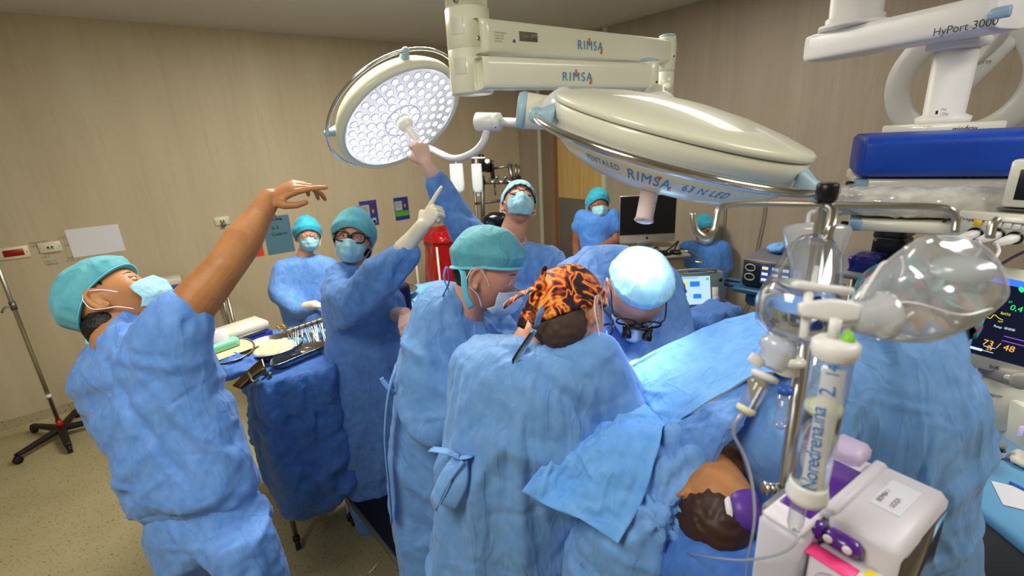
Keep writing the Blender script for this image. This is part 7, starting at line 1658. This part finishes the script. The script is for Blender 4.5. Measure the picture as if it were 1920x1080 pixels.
mesh('loop_handle', *tube([gl - gr * .14 + gf * .12 - ZA * .10, gl - gr * .22 + gf * .14 - ZA * .10, gl - gr * .26 + gf * .10 - ZA * .10, gl - gr * .24 + gf * .05 - ZA * .10, gl - gr * .14 + gf * .04 - ZA * .10], .013, 10, 5), BT, gc)
mesh('under_bin', *box(gl + gr * .06 - ZA * .16, (.34, .32, .08), GX, .02), BT, gc)
mesh('trolley_column', *box(np.array([*(gl + gr * .04)[:2], (zz - .1) / 2]), (.06, .08, zz - .15), GX, .005), mat('column_white', (190, 192, 196), .4), gc)
mesh('trolley_base', *box(np.array([*(gl + gr * .04)[:2], .05]), (.5, .45, .06), GX, .02), BT, gc)
q = gl + ZA * .08 + gr * .10; o = mesh('black_adapter', *fuse(join(box(q + ZA * .05, (.13, .14, .10), GX, .01), box(q + ZA * .03 + gr * .08, (.08, .1, .06), GX, .01)), .008, 1), mat('adapter_black', (16, 16, 18), .4)); tag(o, 'black block-shaped unit standing on top of the surgical generator', 'device')
Vq, Fq = ball(gl + ZA * .105 - gr * .02 - gf * .04, (.075, .06, .028), 20); Vq = crinkles(Vq, Fq, 26, 4, (.04, .1), .01, .008); o = mesh('blue_cloth', Vq, Fq, DRAPE); tag(o, 'folded blue cloth on top of the surgical generator', 'cloth')
# blue covered item below the ventilator
Vq, Fq = fuse(box(P(1335, 612, 2.55), (.30, .24, .22), None, .04), .015, 4); Vq = crinkles(Vq, Fq, 30, 4, (.06, .16), .02, .010); o = mesh('draped_stool', Vq, Fq, DARKDRAPE); o2 = o; tag(o, 'low blue-draped seat below the ventilator panel', 'stool')
# chair below person 9
ch = P(1320, 560, 4.0); o = thing('stool', (ch[0], ch[1], 0), 'stool under the seated person by the far wall', 'stool')
sz_ = ch[2] - .02; mesh('seat', *lathe([(.16, -.05), (.18, -.03), (.18, -.01), (.15, 0)], (ch[0], ch[1], sz_), ZA, 28), BLACKP, o); mesh('stem', *cyl((ch[0], ch[1], .06), (ch[0], ch[1], sz_ - .05), .025), STEEL, o)
mesh('stool_foot', *lathe([(.22, 0), (.22, .03), (.05, .06)], (ch[0], ch[1], 0), ZA, 28), STEEL, o)
# ------------------------------------------------------------------ standing platform
z_p = .22; a_ = PZ(632, 906, z_p); b_ = PZ(768, 1078, z_p); pd_ = nrm(b_ - a_); pn = np.cross(ZA, pd_); pn = pn if np.dot(pn, V(1, 0, 0)) > 0 else -pn; Lp = 1.5; pcn = a_ + pd_ * Lp / 2 + pn * .26
sp_ = thing('standing_platform', (pcn[0], pcn[1], 0), 'black rubber-topped metal platform that the surgeons on the left stand on', 'platform')
PX3 = (pd_, np.cross(ZA, pd_), ZA)
mesh('platform_top', *box(pcn - ZA * .012, (Lp, .52, .024), PX3, .003), RUB, sp_)
mesh('metal_edge', *join(*[box(pcn + pn * s_ * .262 - ZA * .014, (Lp + .01, .012, .034), PX3, .002) for s_ in (-1, 1)], *[box(pcn + pd_ * s_ * (Lp / 2 + .004) - ZA * .014, (.012, .52, .034), PX3, .002) for s_ in (-1, 1)]), STEEL, sp_)
for su in (-1, 1):
    for sv in (-1, 1):
        q = pcn + pd_ * su * (Lp / 2 - .06) + pn * sv * .24; lg_ = mesh('platform_leg', *cyl((q[0], q[1], .02), (q[0], q[1], z_p - .02), .016), CREAM, sp_); mesh('rubber_foot', *cyl((q[0], q[1], 0), (q[0], q[1], .04), .019), RUB, lg_)
q = PZ(703, 1063, .004); d_ = nrm(PZ(714, 1051, .004) - q); o = mesh('plastic_stick', *tube([q - d_ * .04, q + d_ * .04], .004, 8, 0), WHITEP); tag(o, 'small white plastic stick lying on the floor left of the platform', 'litter')
